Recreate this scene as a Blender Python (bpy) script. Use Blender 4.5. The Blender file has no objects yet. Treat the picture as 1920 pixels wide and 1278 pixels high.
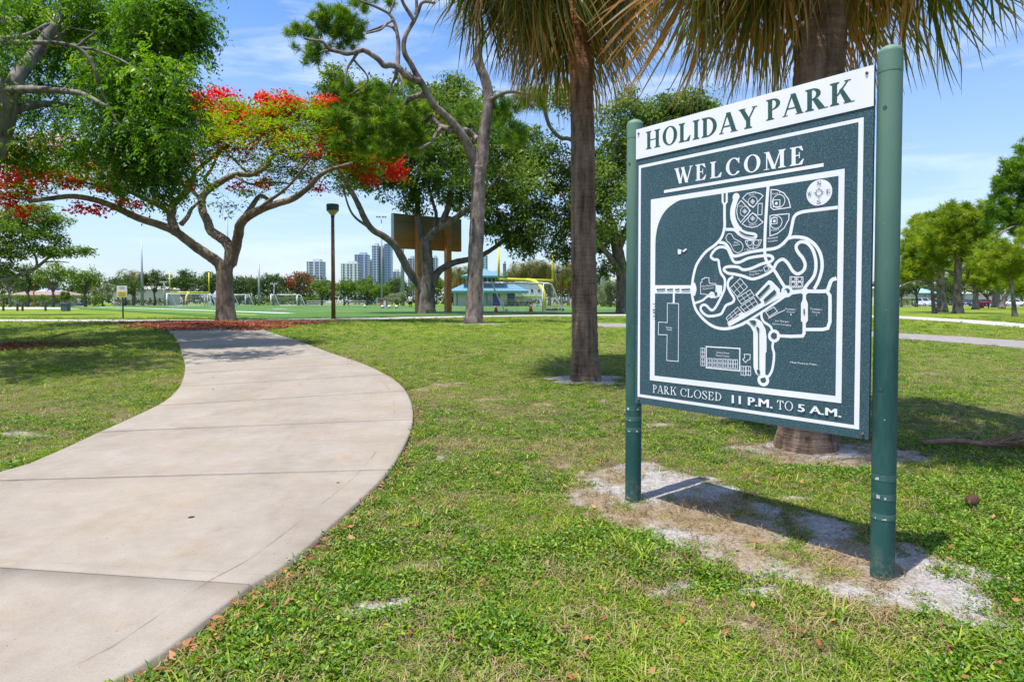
import bpy, bmesh, math, random
import numpy as np
from mathutils import Vector, Matrix

# ---------------------------------------------------------------- camera, sky, sun, exposure
SC = bpy.context.scene
COL = SC.collection
FPX, EYE, SHIFT = 1200.0, 1.45, -39.0
PITCH = math.atan(33.0 / FPX)
cam_d = bpy.data.cameras.new('camera')
cam_d.sensor_width = 36.0
cam_d.lens = 36.0 * FPX / 1920.0
cam_d.shift_y = SHIFT / 1920.0
cam_d.clip_start, cam_d.clip_end = 0.05, 12000.0
cam = bpy.data.objects.new('camera', cam_d)
COL.objects.link(cam)
cam.location = (0, 0, EYE)
cam.rotation_euler = (math.pi / 2 - PITCH, 0, 0)
SC.camera = cam

SUN_EL, SUN_AZ = math.radians(72.5), math.radians(231.5)      # azimuth clockwise from +Y
SUN_STRENGTH, SKY_STRENGTH, EXPOSURE = 4.3, 0.15, 0.72
world = bpy.data.worlds.new('World')
SC.world = world
world.use_nodes = True
wn, wl = world.node_tree.nodes, world.node_tree.links
wn.clear()
w_out = wn.new('ShaderNodeOutputWorld')
w_bg = wn.new('ShaderNodeBackground')
w_bg.inputs['Strength'].default_value = SKY_STRENGTH
sky = wn.new('ShaderNodeTexSky')
sky.sky_type = 'NISHITA'
sky.sun_disc = False
sky.sun_elevation, sky.sun_rotation = SUN_EL, SUN_AZ
sky.altitude, sky.air_density, sky.dust_density, sky.ozone_density = 0.0, 1.0, 1.3, 2.6
hs = wn.new('ShaderNodeHueSaturation')
hs.inputs['Saturation'].default_value = 1.12
hs.inputs['Value'].default_value = 0.93
wl.new(sky.outputs['Color'], hs.inputs['Color'])
# thin cirrus: stretched noise over the sky direction
tc = wn.new('ShaderNodeTexCoord')
mp = wn.new('ShaderNodeMapping')
mp.inputs['Rotation'].default_value = (0.0, math.radians(-13), math.radians(24))
mp.inputs['Scale'].default_value = (1.5, 2.2, 12.0)
nz = wn.new('ShaderNodeTexNoise')
nz.inputs['Scale'].default_value = 1.55
nz.inputs['Detail'].default_value = 6.0
nz.inputs['Roughness'].default_value = 0.55
nz.inputs['Distortion'].default_value = 0.6
cr = wn.new('ShaderNodeValToRGB')
cr.color_ramp.elements[0].position, cr.color_ramp.elements[0].color = 0.47, (0, 0, 0, 1)
cr.color_ramp.elements[1].position, cr.color_ramp.elements[1].color = 0.76, (0.55, 0.55, 0.55, 1)
mx = wn.new('ShaderNodeMix')
mx.data_type = 'RGBA'
[i for i in mx.inputs if i.name == 'B' and i.type == 'RGBA'][0].default_value = (5.6, 5.9, 6.2, 1)
wl.new(tc.outputs['Generated'], mp.inputs['Vector'])
wl.new(mp.outputs['Vector'], nz.inputs['Vector'])
wl.new(nz.outputs['Fac'], cr.inputs['Fac'])
wl.new(cr.outputs['Color'], [i for i in mx.inputs if i.name == 'Factor' and i.type == 'VALUE'][0])
tn = wn.new('ShaderNodeMix'); tn.data_type, tn.blend_type = 'RGBA', 'MULTIPLY'
tn.inputs[0].default_value = 1.0
[i for i in tn.inputs if i.name == 'B' and i.type == 'RGBA'][0].default_value = (0.80, 0.94, 1.085, 1)
wl.new(hs.outputs['Color'], [i for i in tn.inputs if i.name == 'A' and i.type == 'RGBA'][0])
wl.new([o for o in tn.outputs if o.type == 'RGBA'][0], [i for i in mx.inputs if i.name == 'A' and i.type == 'RGBA'][0])
sx = wn.new('ShaderNodeSeparateXYZ'); wl.new(tc.outputs['Generated'], sx.inputs[0])
mr0 = wn.new('ShaderNodeMapRange'); wl.new(sx.outputs['Z'], mr0.inputs[0])
mr0.inputs[1].default_value, mr0.inputs[2].default_value, mr0.inputs[3].default_value, mr0.inputs[4].default_value = 0.0, 0.40, 0.58, 0.0
hz_ = wn.new('ShaderNodeMix'); hz_.data_type = 'RGBA'                # pale summer haze low in the sky
wl.new(mr0.outputs[0], [i for i in hz_.inputs if i.name == 'Factor' and i.type == 'VALUE'][0])
wl.new([o for o in mx.outputs if o.type == 'RGBA'][0], [i for i in hz_.inputs if i.name == 'A' and i.type == 'RGBA'][0])
[i for i in hz_.inputs if i.name == 'B' and i.type == 'RGBA'][0].default_value = (3.25, 3.55, 4.0, 1)
wl.new([o for o in hz_.outputs if o.type == 'RGBA'][0], w_bg.inputs['Color'])
wl.new(w_bg.outputs['Background'], w_out.inputs['Surface'])

sun_d = bpy.data.lights.new('sun', 'SUN')
sun_d.energy, sun_d.angle, sun_d.color = SUN_STRENGTH, math.radians(0.55), (1.0, 0.955, 0.88)
sun = bpy.data.objects.new('sun', sun_d)
COL.objects.link(sun)
sdir = Vector((math.sin(SUN_AZ) * math.cos(SUN_EL), math.cos(SUN_AZ) * math.cos(SUN_EL), math.sin(SUN_EL)))
sun.rotation_euler = sdir.to_track_quat('Z', 'Y').to_euler()
sun.location = (-20, -20, 60)
vs = SC.view_settings
vs.view_transform, vs.look, vs.exposure, vs.gamma = 'Standard', 'None', EXPOSURE, 1.0
vs.use_curve_mapping = False
SC.cycles.max_bounces = 7
SC.cycles.diffuse_bounces = 4
SC.cycles.transmission_bounces = 4
SC.cycles.transparent_max_bounces = 6
SC.cycles.use_denoising = True

# ---------------------------------------------------------------- numbers and noise
RNG = np.random.default_rng(7)
random.seed(7)
PI = math.pi


def _h(ix, iy, s):
    n = (ix.astype(np.int64) * 374761393 + iy.astype(np.int64) * 668265263 + s * 974634777) & 0xffffffff
    n = ((n ^ (n >> 13)) * 1274126177) & 0xffffffff
    return ((n ^ (n >> 16)) & 0xffff) / 65535.0


def vnoise(x, y, s=0):
    x = np.asarray(x, float); y = np.asarray(y, float)
    ix, iy = np.floor(x), np.floor(y)
    fx, fy = x - ix, y - iy
    fx, fy = fx * fx * (3 - 2 * fx), fy * fy * (3 - 2 * fy)
    a, b, c, d = _h(ix, iy, s), _h(ix + 1, iy, s), _h(ix, iy + 1, s), _h(ix + 1, iy + 1, s)
    return (a * (1 - fx) + b * fx) * (1 - fy) + (c * (1 - fx) + d * fx) * fy


def fbm(x, y, s=0, o=4):
    t, a, n = 0, 0.5, 0
    for k in range(o):
        t = t + a * vnoise(np.asarray(x) * 2 ** k, np.asarray(y) * 2 ** k, s + k); n += a; a *= 0.5
    return t / n


def sstep(a, b, x):
    t = np.clip((np.asarray(x, float) - a) / (b - a), 0, 1)
    return t * t * (3 - 2 * t)


def gz(x, y):                                                   # the lawn climbs gently towards the playing field
    return 0.65 * sstep(5, 27, y)


def ray(px, py):                                                # direction through a pixel of the 1920 px photograph
    cx, cy = (px - 960) / FPX, ((639 - py) + SHIFT) / FPX
    return np.array([cx, math.cos(PITCH) + cy * math.sin(PITCH), -math.sin(PITCH) + cy * math.cos(PITCH)])


def at(px, py, Y):                                              # the point Y metres ahead seen at that pixel
    d = ray(px, py)
    q = d * (Y / d[1])
    return np.array([q[0], Y, q[2] + EYE])


def gnd(px, py):                                                # where the ray meets the ground
    d = ray(px, py)
    lo, hi = 0.5, 900.0
    for _ in range(60):
        m = 0.5 * (lo + hi)
        if EYE + d[2] / d[1] * m > float(gz(0, m)): lo = m
        else: hi = m
    q = d * (lo / d[1])
    return np.array([q[0], lo, float(gz(0, lo))])


def inpoly(x, y, P):
    P = np.asarray(P, float)[:, :2]
    r = np.zeros(np.shape(x), bool)
    j = len(P) - 1
    for i in range(len(P)):
        xi, yi, xj, yj = P[i, 0], P[i, 1], P[j, 0], P[j, 1]
        if yi != yj:
            r ^= ((yi > y) != (yj > y)) & (x < (xj - xi) * (y - yi) / (yj - yi) + xi)
        j = i
    return r


def dpoly(x, y, P, closed=True):
    P = np.asarray(P, float)[:, :2]
    best = np.full(np.shape(x), 1e9)
    for i in range(len(P) - (0 if closed else 1)):
        a, b = P[i], P[(i + 1) % len(P)]
        d = b - a
        L = max(d @ d, 1e-12)
        t = np.clip(((x - a[0]) * d[0] + (y - a[1]) * d[1]) / L, 0, 1)
        best = np.minimum(best, np.hypot(x - a[0] - t * d[0], y - a[1] - t * d[1]))
    return best


def sdf(x, y, P):                                               # > 0 inside
    d = dpoly(x, y, P)
    return np.where(inpoly(x, y, P), d, -d)


def catmull(P, n):
    P = np.asarray(P, float)
    if len(P) < 3:
        t = np.linspace(0, 1, n)[:, None]
        return P[0] * (1 - t) + P[-1] * t
    Q = np.vstack([2 * P[0] - P[1], P, 2 * P[-1] - P[-2]])
    out = []
    for u in np.linspace(0, len(P) - 1 - 1e-9, n):
        i = int(u); t = u - i
        a, b, c, d = Q[i], Q[i + 1], Q[i + 2], Q[i + 3]
        out.append(0.5 * (2 * b + (c - a) * t + (2 * a - 5 * b + 4 * c - d) * t * t + (3 * b - a - 3 * c + d) * t ** 3))
    return np.array(out)


def resample(P, n):
    P = np.asarray(P, float)
    s = np.r_[0, np.cumsum(np.linalg.norm(np.diff(P, axis=0), axis=1))]
    t = np.linspace(0, s[-1], n)
    return np.stack([np.interp(t, s, P[:, k]) for k in range(P.shape[1])], 1)


# ---------------------------------------------------------------- meshes and objects
class MB:
    def __init__(self):
        self.v, self.f, self.n, self.mi = [], [], 0, []

    def add(self, v, f, m=0):
        o = self.n
        self.v.extend([tuple(p) for p in v])
        self.f.extend([tuple(i + o for i in q) for q in f])
        self.mi.extend([m] * len(f))
        self.n += len(v)
        return self

    def box(self, c, s, rz=0.0, m=0, bev=0.0):
        x, y, z = s[0] / 2, s[1] / 2, s[2] / 2
        ca, sa = math.cos(rz), math.sin(rz)
        if bev:
            pts, fs = [], []
            for zz, k in ((-z, bev), (-z + bev, 0), (z - bev, 0), (z, bev)):
                for sx, sy in ((-1, -1), (1, -1), (1, 1), (-1, 1)):
                    a, b = sx * (x - k), sy * (y - k)
                    pts.append((c[0] + a * ca - b * sa, c[1] + a * sa + b * ca, c[2] + zz))
            for r in range(3):
                for k in range(4):
                    fs.append((r * 4 + k, r * 4 + (k + 1) % 4, r * 4 + 4 + (k + 1) % 4, r * 4 + 4 + k))
            fs += [(3, 2, 1, 0), (12, 13, 14, 15)]
            return self.add(pts, fs, m)
        pts = []
        for zz in (-z, z):
            for sx, sy in ((-1, -1), (1, -1), (1, 1), (-1, 1)):
                a, b = sx * x, sy * y
                pts.append((c[0] + a * ca - b * sa, c[1] + a * sa + b * ca, c[2] + zz))
        return self.add(pts, [(3, 2, 1, 0), (4, 5, 6, 7), (0, 1, 5, 4), (1, 2, 6, 5), (2, 3, 7, 6), (3, 0, 4, 7)], m)

    def tube(self, P, R, seg=8, cap=True, m=0, rough=0.0):
        P = np.asarray(P, float)
        n = len(P)
        R = np.broadcast_to(np.asarray(R, float), (n,))
        T = np.gradient(P, axis=0)
        T /= np.linalg.norm(T, axis=1)[:, None] + 1e-12
        ref = np.array([0, 0, 1.0]) if abs(T[0][2]) < 0.9 else np.array([1.0, 0, 0])
        u = np.cross(T[0], ref); u /= np.linalg.norm(u)
        vs_ = []
        ang = np.arange(seg) * 2 * PI / seg
        for i in range(n):
            u = u - T[i] * (u @ T[i]); u /= np.linalg.norm(u) + 1e-12
            w = np.cross(T[i], u)
            r = R[i] * (1 + rough * (RNG.random(seg) - 0.5)) if rough else R[i]
            ring = P[i] + (np.cos(ang) * r)[:, None] * u + (np.sin(ang) * r)[:, None] * w
            vs_.extend(ring)
        fs = []
        for i in range(n - 1):
            for k in range(seg):
                a, b = i * seg + k, i * seg + (k + 1) % seg
                fs.append((a, b, b + seg, a + seg))
        if cap:
            fs.append(tuple(range(seg))[::-1]); fs.append(tuple(range((n - 1) * seg, n * seg)))
        return self.add(vs_, fs, m)

    def bar(self, a, b, r, seg=8, r2=None, m=0):
        return self.tube([a, b], [r, r if r2 is None else r2], seg, m=m)

    def lathe(self, c, prof, seg=24, m=0):                       # prof: (radius, z)
        vs_, fs = [], []
        for r, z in prof:
            for k in range(seg):
                a = 2 * PI * k / seg
                vs_.append((c[0] + r * math.cos(a), c[1] + r * math.sin(a), c[2] + z))
        for i in range(len(prof) - 1):
            for k in range(seg):
                a, b = i * seg + k, i * seg + (k + 1) % seg
                fs.append((a, b, b + seg, a + seg))
        fs.append(tuple(range(seg))[::-1]); fs.append(tuple(range((len(prof) - 1) * seg, len(prof) * seg)))
        return self.add(vs_, fs, m)

    def quad(self, a, b, c, d, m=0):
        return self.add([a, b, c, d], [(0, 1, 2, 3)], m)

    def prism(self, poly, d, m=0):                               # closed 3-d polygon pushed along d
        n = len(poly)
        A = [np.asarray(p, float) for p in poly]
        B = [p + np.asarray(d, float) for p in A]
        fs = [tuple(range(n))[::-1], tuple(range(n, 2 * n))]
        fs += [(i, (i + 1) % n, n + (i + 1) % n, n + i) for i in range(n)]
        return self.add(A + B, fs, m)

    def mesh(self, name, mats=(), smooth=False):
        me = bpy.data.meshes.new(name)
        me.from_pydata(self.v, [], self.f)
        for m in (mats if isinstance(mats, (list, tuple)) else [mats]):
            me.materials.append(m)
        if any(self.mi): me.polygons.foreach_set('material_index', self.mi)
        if smooth: me.polygons.foreach_set('use_smooth', [True] * len(me.polygons))
        me.update()
        return me

    def build(self, name, mats, parent=None, smooth=False):
        return link(name, self.mesh(name, mats, smooth), parent)


def link(name, data, parent=None):
    o = bpy.data.objects.new(name, data)
    COL.objects.link(o)
    if parent is not None:
        o.parent = parent
        o.matrix_parent_inverse = Matrix.Translation(parent.location).inverted() if parent.parent is None and not any(parent.rotation_euler) else Matrix()
    return o


def tag(o, label=None, cat=None, group=None, kind=None):
    if label: o['label'] = label
    if cat: o['category'] = cat
    if group: o['group'] = group
    if kind: o['kind'] = kind
    return o


def thing(name, label, cat, loc=(0, 0, 0), group=None):
    o = bpy.data.objects.new(name, None)
    COL.objects.link(o)
    o.location = [float(c) for c in loc]
    o.empty_display_size = 0.2
    return tag(o, label, cat, group)


def copy_thing(o, parent=None):
    c = o.copy()
    COL.objects.link(c)
    if parent is not None: c.parent = parent
    for ch in [k for k in o.children]: copy_thing(ch, c)
    return c


def quads_mesh(name, V, Q, mats, rnd=None, mi=None, smooth=False, attr='rnd'):
    V = np.asarray(V, np.float32); Q = np.asarray(Q, np.int32)
    k = Q.shape[1]
    me = bpy.data.meshes.new(name)
    me.vertices.add(len(V)); me.vertices.foreach_set('co', V.ravel())
    me.loops.add(Q.size); me.loops.foreach_set('vertex_index', Q.ravel())
    me.polygons.add(len(Q)); me.polygons.foreach_set('loop_start', np.arange(0, Q.size, k, dtype=np.int32))
    for m in (mats if isinstance(mats, (list, tuple)) else [mats]): me.materials.append(m)
    if mi is not None: me.polygons.foreach_set('material_index', np.asarray(mi, np.int32))
    if smooth: me.polygons.foreach_set('use_smooth', np.ones(len(Q), bool))
    me.update(calc_edges=True)
    if rnd is not None:
        for nm, arr in (rnd.items() if isinstance(rnd, dict) else [(attr, rnd)]):
            a = me.attributes.new(nm, 'FLOAT', 'POINT')
            a.data.foreach_set('value', np.asarray(arr, np.float32))
    return me


# ---------------------------------------------------------------- materials
MATS = {}


def nodes(name):
    m = bpy.data.materials.new(name)
    m.use_nodes = True
    nt = m.node_tree
    nt.nodes.clear()
    out = nt.nodes.new('ShaderNodeOutputMaterial')
    b = nt.nodes.new('ShaderNodeBsdfPrincipled')
    nt.links.new(b.outputs[0], out.inputs[0])
    MATS[name] = m
    return m, nt, b, out


def noise(nt, scale, detail=3.0, rough=0.55, stretch=None, coord='Object'):
    t = nt.nodes.new('ShaderNodeTexCoord')
    n = nt.nodes.new('ShaderNodeTexNoise')
    n.inputs['Scale'].default_value, n.inputs['Detail'].default_value, n.inputs['Roughness'].default_value = scale, detail, rough
    if coord == 'World':
        src = nt.nodes.new('ShaderNodeNewGeometry').outputs['Position']
    else:
        src = t.outputs[coord]
    if stretch:
        mpn = nt.nodes.new('ShaderNodeMapping')
        mpn.inputs['Scale'].default_value = stretch
        nt.links.new(src, mpn.inputs['Vector']); src = mpn.outputs['Vector']
    nt.links.new(src, n.inputs['Vector'])
    return n.outputs['Fac']


def ramp(nt, fac, stops):
    r = nt.nodes.new('ShaderNodeValToRGB')
    e = r.color_ramp.elements
    while len(e) < len(stops): e.new(0.5)
    for k, (p, c) in enumerate(stops):
        e[k].position = p
        e[k].color = (c[0], c[1], c[2], 1) if hasattr(c, '__len__') else (c, c, c, 1)
    nt.links.new(fac, r.inputs['Fac'])
    return r.outputs['Color']


def mix(nt, fac, a, b, mode='MIX'):
    n = nt.nodes.new('ShaderNodeMix')
    n.data_type, n.blend_type = 'RGBA', mode
    for sock, v in (('Factor', fac), ('A', a), ('B', b)):
        s = [i for i in n.inputs if i.name == sock and i.type == ('VALUE' if sock == 'Factor' else 'RGBA')][0]
        if hasattr(v, 'is_output'): nt.links.new(v, s)
        elif sock == 'Factor': s.default_value = v
        else: s.default_value = (*v, 1)
    return [o for o in n.outputs if o.type == 'RGBA'][0]


def attr(nt, name):
    a = nt.nodes.new('ShaderNodeAttribute')
    a.attribute_name = name
    return a.outputs['Fac']


def bump(nt, b, h, strength=0.4, dist=0.02):
    n = nt.nodes.new('ShaderNodeBump')
    n.inputs['Strength'].default_value, n.inputs['Distance'].default_value = strength, dist
    nt.links.new(h, n.inputs['Height'])
    nt.links.new(n.outputs['Normal'], b.inputs['Normal'])


def plain(name, c1, c2=None, rough=0.6, scale=6.0, metal=0.0, bmp=0.0, spec=0.4, stretch=None, contrast=(0.35, 0.65)):
    if name in MATS: return MATS[name]
    m, nt, b, _ = nodes(name)
    f = noise(nt, scale, 5.0, 0.6, stretch)
    c = ramp(nt, f, [(contrast[0], c1), (contrast[1], c2 or tuple(k * 0.8 for k in c1))])
    nt.links.new(c, b.inputs['Base Color'])
    b.inputs['Roughness'].default_value, b.inputs['Metallic'].default_value = rough, metal
    b.inputs['Specular IOR Level'].default_value = spec
    if bmp: bump(nt, b, f, bmp, 0.02)
    return m


def leafmat(name, stops, trans=0.35, rough=0.45, spec=0.35, obj_rnd=0.0, at_name='rnd', tint=None):
    m, nt, b, out = nodes(name)
    f = attr(nt, at_name)
    if obj_rnd:
        oi = nt.nodes.new('ShaderNodeObjectInfo')
        mt = nt.nodes.new('ShaderNodeMath'); mt.operation = 'MULTIPLY_ADD'
        nt.links.new(oi.outputs['Random'], mt.inputs[0]); mt.inputs[1].default_value = obj_rnd
        nt.links.new(f, mt.inputs[2])
        f = mt.outputs[0]
    c = ramp(nt, f, stops)
    nt.links.new(c, b.inputs['Base Color'])
    b.inputs['Roughness'].default_value = rough
    b.inputs['Specular IOR Level'].default_value = spec
    t = nt.nodes.new('ShaderNodeBsdfTranslucent')
    g = nt.nodes.new('ShaderNodeHueSaturation'); g.inputs['Value'].default_value = 1.35; g.inputs['Saturation'].default_value = 1.1
    g.inputs['Hue'].default_value = 0.49
    nt.links.new(c, g.inputs['Color']); nt.links.new(g.outputs[0], t.inputs['Color'])
    ms = nt.nodes.new('ShaderNodeMixShader'); ms.inputs[0].default_value = trans
    nt.links.new(b.outputs[0], ms.inputs[1]); nt.links.new(t.outputs[0], ms.inputs[2])
    nt.links.new(ms.outputs[0], out.inputs[0])
    return m


def barkmat(name, dark, light, scale=5.0, stretch=(1, 1, 0.3), bmp=0.8, dist=0.05):
    m, nt, b, _ = nodes(name)
    f = noise(nt, scale, 8.0, 0.68, stretch)
    g = noise(nt, scale * 0.25, 3.0, 0.5)
    c = ramp(nt, f, [(0.34, dark), (0.62, light)])
    c2 = mix(nt, 0.55, c, ramp(nt, g, [(0.3, (0.62, 0.6, 0.58)), (0.7, (1.25, 1.2, 1.15))]), 'MULTIPLY')
    nt.links.new(c2, b.inputs['Base Color'])
    b.inputs['Roughness'].default_value = 0.9
    b.inputs['Specular IOR Level'].default_value = 0.15
    bump(nt, b, f, bmp, dist)
    return m


def solid(name, c, rough=0.6, spec=0.4, metal=0.0):
    return plain(name, c, tuple(k * 0.9 for k in c), rough, 3.0, metal, 0, spec)

# ================================================================ GROUND, PATHS, FIELD
def W(pts): return np.array([gnd(*p) for p in pts])


PATH_R = W([(246, 1273), (377, 1181), (464, 1112), (546, 1060), (644, 973), (721, 898), (757, 842), (774, 795), (771, 757), (754, 727), (726, 706), (683, 685), (617, 662), (557, 640), (519, 628), (494, 619), (484, 611), (480, 605)])
PATH_L = W([(0, 890), (82, 862), (180, 817), (246, 787), (306, 757), (333, 733), (344, 711), (347, 686), (341, 662), (333, 640), (322, 626), (308, 616), (304, 611), (302, 605)])
PATH_R = np.vstack([[(-4.3, -1.6, 0), (-2.9, 0.0, 0), (-1.95, 1.5, 0)], PATH_R])
PATH_L = np.vstack([[(-7.2, 0.2, 0), (-5.6, 1.9, 0), (-4.7, 3.6, 0)], PATH_L])
PATH_R, PATH_L = catmull(PATH_R, 260), catmull(PATH_L, 260)
PATH_POLY = np.vstack([PATH_R, PATH_L[::-1]])
CROSS_TOP = [(-260, 598.5), (0, 599.5), (430, 600), (640, 597), (800, 593.8), (1000, 590.4), (1300, 589.2), (1600, 590.6), (1683, 592.6), (1800, 599), (1920, 608), (2300, 640)]
CROSS_BOT = [(-260, 601.8), (0, 602.6), (430, 603.6), (640, 601), (800, 596.8), (1000, 592.6), (1300, 591.8), (1600, 594.6), (1683, 597.6), (1800, 605), (1920, 615.5), (2300, 652)]
GREY_TOP = [(1100, 606), (1300, 609), (1500, 615), (1600, 620), (1683, 625.5), (1800, 632), (1920, 640), (2300, 668)]
GREY_BOT = [(1100, 613), (1300, 616.5), (1500, 623), (1600, 629), (1683, 635.5), (1800, 643.5), (1920, 654), (2300, 694)]
FAR_TOP = [(-200, 575.6), (60, 576.2), (140, 576.4), (262, 579)]
FAR_BOT = [(-200, 579), (60, 579), (140, 578.8), (262, 581)]


def strip(top, bot, n=60):
    a, b = resample(W(top), n), resample(W(bot), n)
    return a, b


S_CROSS, S_GREY, S_FAR = strip(CROSS_TOP, CROSS_BOT), strip(GREY_TOP, GREY_BOT), strip(FAR_TOP, FAR_BOT)
SIGN_SAND = W([(1093, 905), (1120, 888), (1177, 876), (1245, 880), (1297, 897), (1370, 914), (1430, 945), (1498, 968), (1560, 984), (1627, 1002), (1690, 1030), (1755, 1047), (1819, 1073), (1868, 1105), (1880, 1140), (1855, 1168), (1792, 1168), (1727, 1147), (1659, 1137), (1560, 1118), (1498, 1088), (1407, 1062), (1338, 1046), (1223, 1006), (1145, 972), (1092, 940)])
PALM1 = gnd(1098, 712)
PALM2 = gnd(1510, 838)
SPOTS = [(1108, 712, .62, .50, 1.0), (1545, 850, .95, .42, .95), (705, 1135, .22, .10, .85), (765, 1120, .12, .05, .6), (1237, 1108, .10, .06, .7), (660, 1150, .15, .06, .6), (460, 1235, .10, .06, .7),
         (1045, 925, .12, .08, .5), (1225, 795, .22, .12, .7), (1250, 990, .1, .06, .5), (1060, 1140, .09, .05, .6), (30, 815, .4, .16, .55), (1290, 1095, .12, .06, .6), (1430, 1105, .14, .06, .75),
         (900, 985, .10, .05, .5), (820, 1140, .12, .06, .6), (1480, 935, .15, .05, .6), (1330, 1150, .10, .05, .5), (1020, 1060, .08, .05, .55), (890, 607, 1.6, .8, .5), (1115, 1170, .08, .05, .5)]


def dry_spot(x, y): return sstep(0.66, 0.80, fbm(x * 2.3 + 9, y * 2.3, 21, 5))


def bare(x, y):
    n = fbm(x * 3.3, y * 3.3, 3, 5)
    n4 = fbm(x * 7.5, y * 7.5, 13, 4)
    b = sstep(-0.10, 0.16, sdf(x, y, SIGN_SAND) + (n - 0.5) * 0.55 + (n4 - 0.5) * 0.30 + 0.07)
    b = b * (1 - 0.7 * sstep(0.64, 0.72, fbm(x * 5.1, y * 5.1, 17, 4)))
    for px, py, rx, ry, a in SPOTS:
        c = gnd(px, py)
        q = 1 - np.hypot((x - c[0]) / rx, (y - c[1]) / ry)
        b = np.maximum(b, a * sstep(-0.25, 0.35, q + (n - 0.5) * 1.5))
    b = np.maximum(b, 0.55 * dry_spot(x, y))
    b = np.maximum(b, 0.5 * sstep(0.72, 0.82, fbm(x * 4.6 + 3, y * 4.6, 27, 4)) * (np.asarray(y) < 6))
    return np.clip(b, 0, 1)


STRAW_LINE = W([(1190, 960), (1260, 960), (1330, 985), (1420, 1010), (1500, 1040), (1570, 1065)])


def straw(x, y):
    n = fbm(x * 4.1, y * 4.1, 33, 4)
    s = sstep(0.42, 0.06, dpoly(x, y, STRAW_LINE, False) + (n - 0.5) * 0.5)
    c = gnd(1500, 875)
    s = np.maximum(s, 0.8 * sstep(0.5, 0.1, np.hypot((x - c[0]) / 1.3, (y - c[1]) / 0.6) - 0.3 + (n - .5) * .6))
    s = np.maximum(s, 0.9 * sstep(0.05, 0.5, dry_spot(x, y)))
    s = np.maximum(s, 0.8 * sstep(0.53, 0.68, fbm(x * 5.5, y * 5.5, 91, 4)))
    return np.clip(s, 0, 1)


def axis(segs):
    out = []
    for a, b, n in segs: out.append(np.linspace(a, b, n, endpoint=False))
    return np.r_[np.concatenate(out), segs[-1][1]]


gx = axis([(-3500, -300, 8), (-300, -40, 18), (-40, -8, 40), (-8, 6.5, 250), (6.5, 40, 60), (40, 300, 18), (300, 3500, 8)])
gy = axis([(-200, -3, 8), (-3, 1.4, 12), (1.4, 12, 190), (12, 40, 100), (40, 300, 30), (300, 5500, 12)])
X, Y = np.meshgrid(gx, gy)
x, y = X.ravel(), Y.ravel()
near = (x > -14) & (x < 12) & (y > 0) & (y < 34)
ba, stw = np.zeros(len(x)), np.zeros(len(x))
ba[near], stw[near] = bare(x[near], y[near]), straw(x[near], y[near])
pd = np.full(len(x), -9.0)
pd[near] = sdf(x[near], y[near], PATH_POLY)
edge = np.exp(-np.clip(-pd, 0, 9) / 0.07) * (pd < 0.02)
ba = np.maximum(ba, 0)
z = gz(x, y) + np.where(near, (fbm(x * 2.2, y * 2.2, 5, 4) - 0.5) * 0.035 + (fbm(x * 9, y * 9, 8, 2) - 0.5) * 0.012, 0)
z = np.where(pd > -0.25, np.minimum(z, gz(x, y) - 0.004 - 0.02 * sstep(-0.25, -0.02, pd)), z)
z = np.where(y > 30, z - 0.02, z)
nx_, ny_ = len(gx), len(gy)
i = np.arange((ny_ - 1) * (nx_ - 1))
r, c = i // (nx_ - 1), i % (nx_ - 1)
q = np.stack([r * nx_ + c, r * nx_ + c + 1, (r + 1) * nx_ + c + 1, (r + 1) * nx_ + c], 1)
m, nt, b, _ = nodes('lawn_soil')
n1, n2, n3 = noise(nt, 0.9, 6, .6, coord='World'), noise(nt, 14, 6, .7, coord='World'), noise(nt, 55, 4, .7, coord='World')
n0 = noise(nt, 0.12, 4, .6, coord='World')
green = ramp(nt, n1, [(0.3, (0.095, 0.160, 0.014)), (0.5, (0.145, 0.205, 0.020)), (0.7, (0.215, 0.235, 0.035))])
green = mix(nt, 0.75, green, ramp(nt, n2, [(0.3, (0.6, 0.62, 0.5)), (0.7, (1.35, 1.3, 1.2))]), 'MULTIPLY')
green = mix(nt, 0.6, green, ramp(nt, n0, [(0.35, (0.75, 0.92, 0.7)), (0.65, (1.15, 1.08, 1.0))]), 'MULTIPLY')
sandc = ramp(nt, n3, [(0.30, (0.13, 0.115, 0.10)), (0.44, (0.27, 0.25, 0.235)), (0.64, (0.40, 0.385, 0.375))])
sandc = mix(nt, 0.5, sandc, ramp(nt, n2, [(0.36, (0.45, 0.42, 0.39)), (0.58, (1.05, 1.05, 1.05))]), 'MULTIPLY')
strawc = ramp(nt, n3, [(0.3, (0.09, 0.065, 0.04)), (0.5, (0.20, 0.145, 0.085)), (0.7, (0.32, 0.245, 0.15))])
sandc = mix(nt, attr(nt, 'straw'), sandc, strawc)
geo = nt.nodes.new('ShaderNodeNewGeometry'); sx_ = nt.nodes.new('ShaderNodeSeparateXYZ'); nt.links.new(geo.outputs['Position'], sx_.inputs[0])
mr = nt.nodes.new('ShaderNodeMapRange'); nt.links.new(sx_.outputs['Y'], mr.inputs[0]); mr.inputs[1].default_value, mr.inputs[2].default_value = 8.0, 24.0
soil = ramp(nt, n2, [(0.3, (0.05, 0.05, 0.018)), (0.55, (0.115, 0.095, 0.045)), (0.72, (0.25, 0.20, 0.13))])
green = mix(nt, mr.outputs[0], soil, green)
mk = nt.nodes.new('ShaderNodeMath'); mk.operation = 'MULTIPLY_ADD'; nt.links.new(n3, mk.inputs[0]); mk.inputs[1].default_value = 0.7; nt.links.new(attr(nt, 'bare'), mk.inputs[2])
nt.links.new(mix(nt, ramp(nt, mk.outputs[0], [(0.62, 0.0), (0.92, 1.0)]), green, sandc), b.inputs['Base Color'])
b.inputs['Roughness'].default_value = 0.95; b.inputs['Specular IOR Level'].default_value = 0.1
bump(nt, b, n3, 0.3, 0.012)
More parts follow.
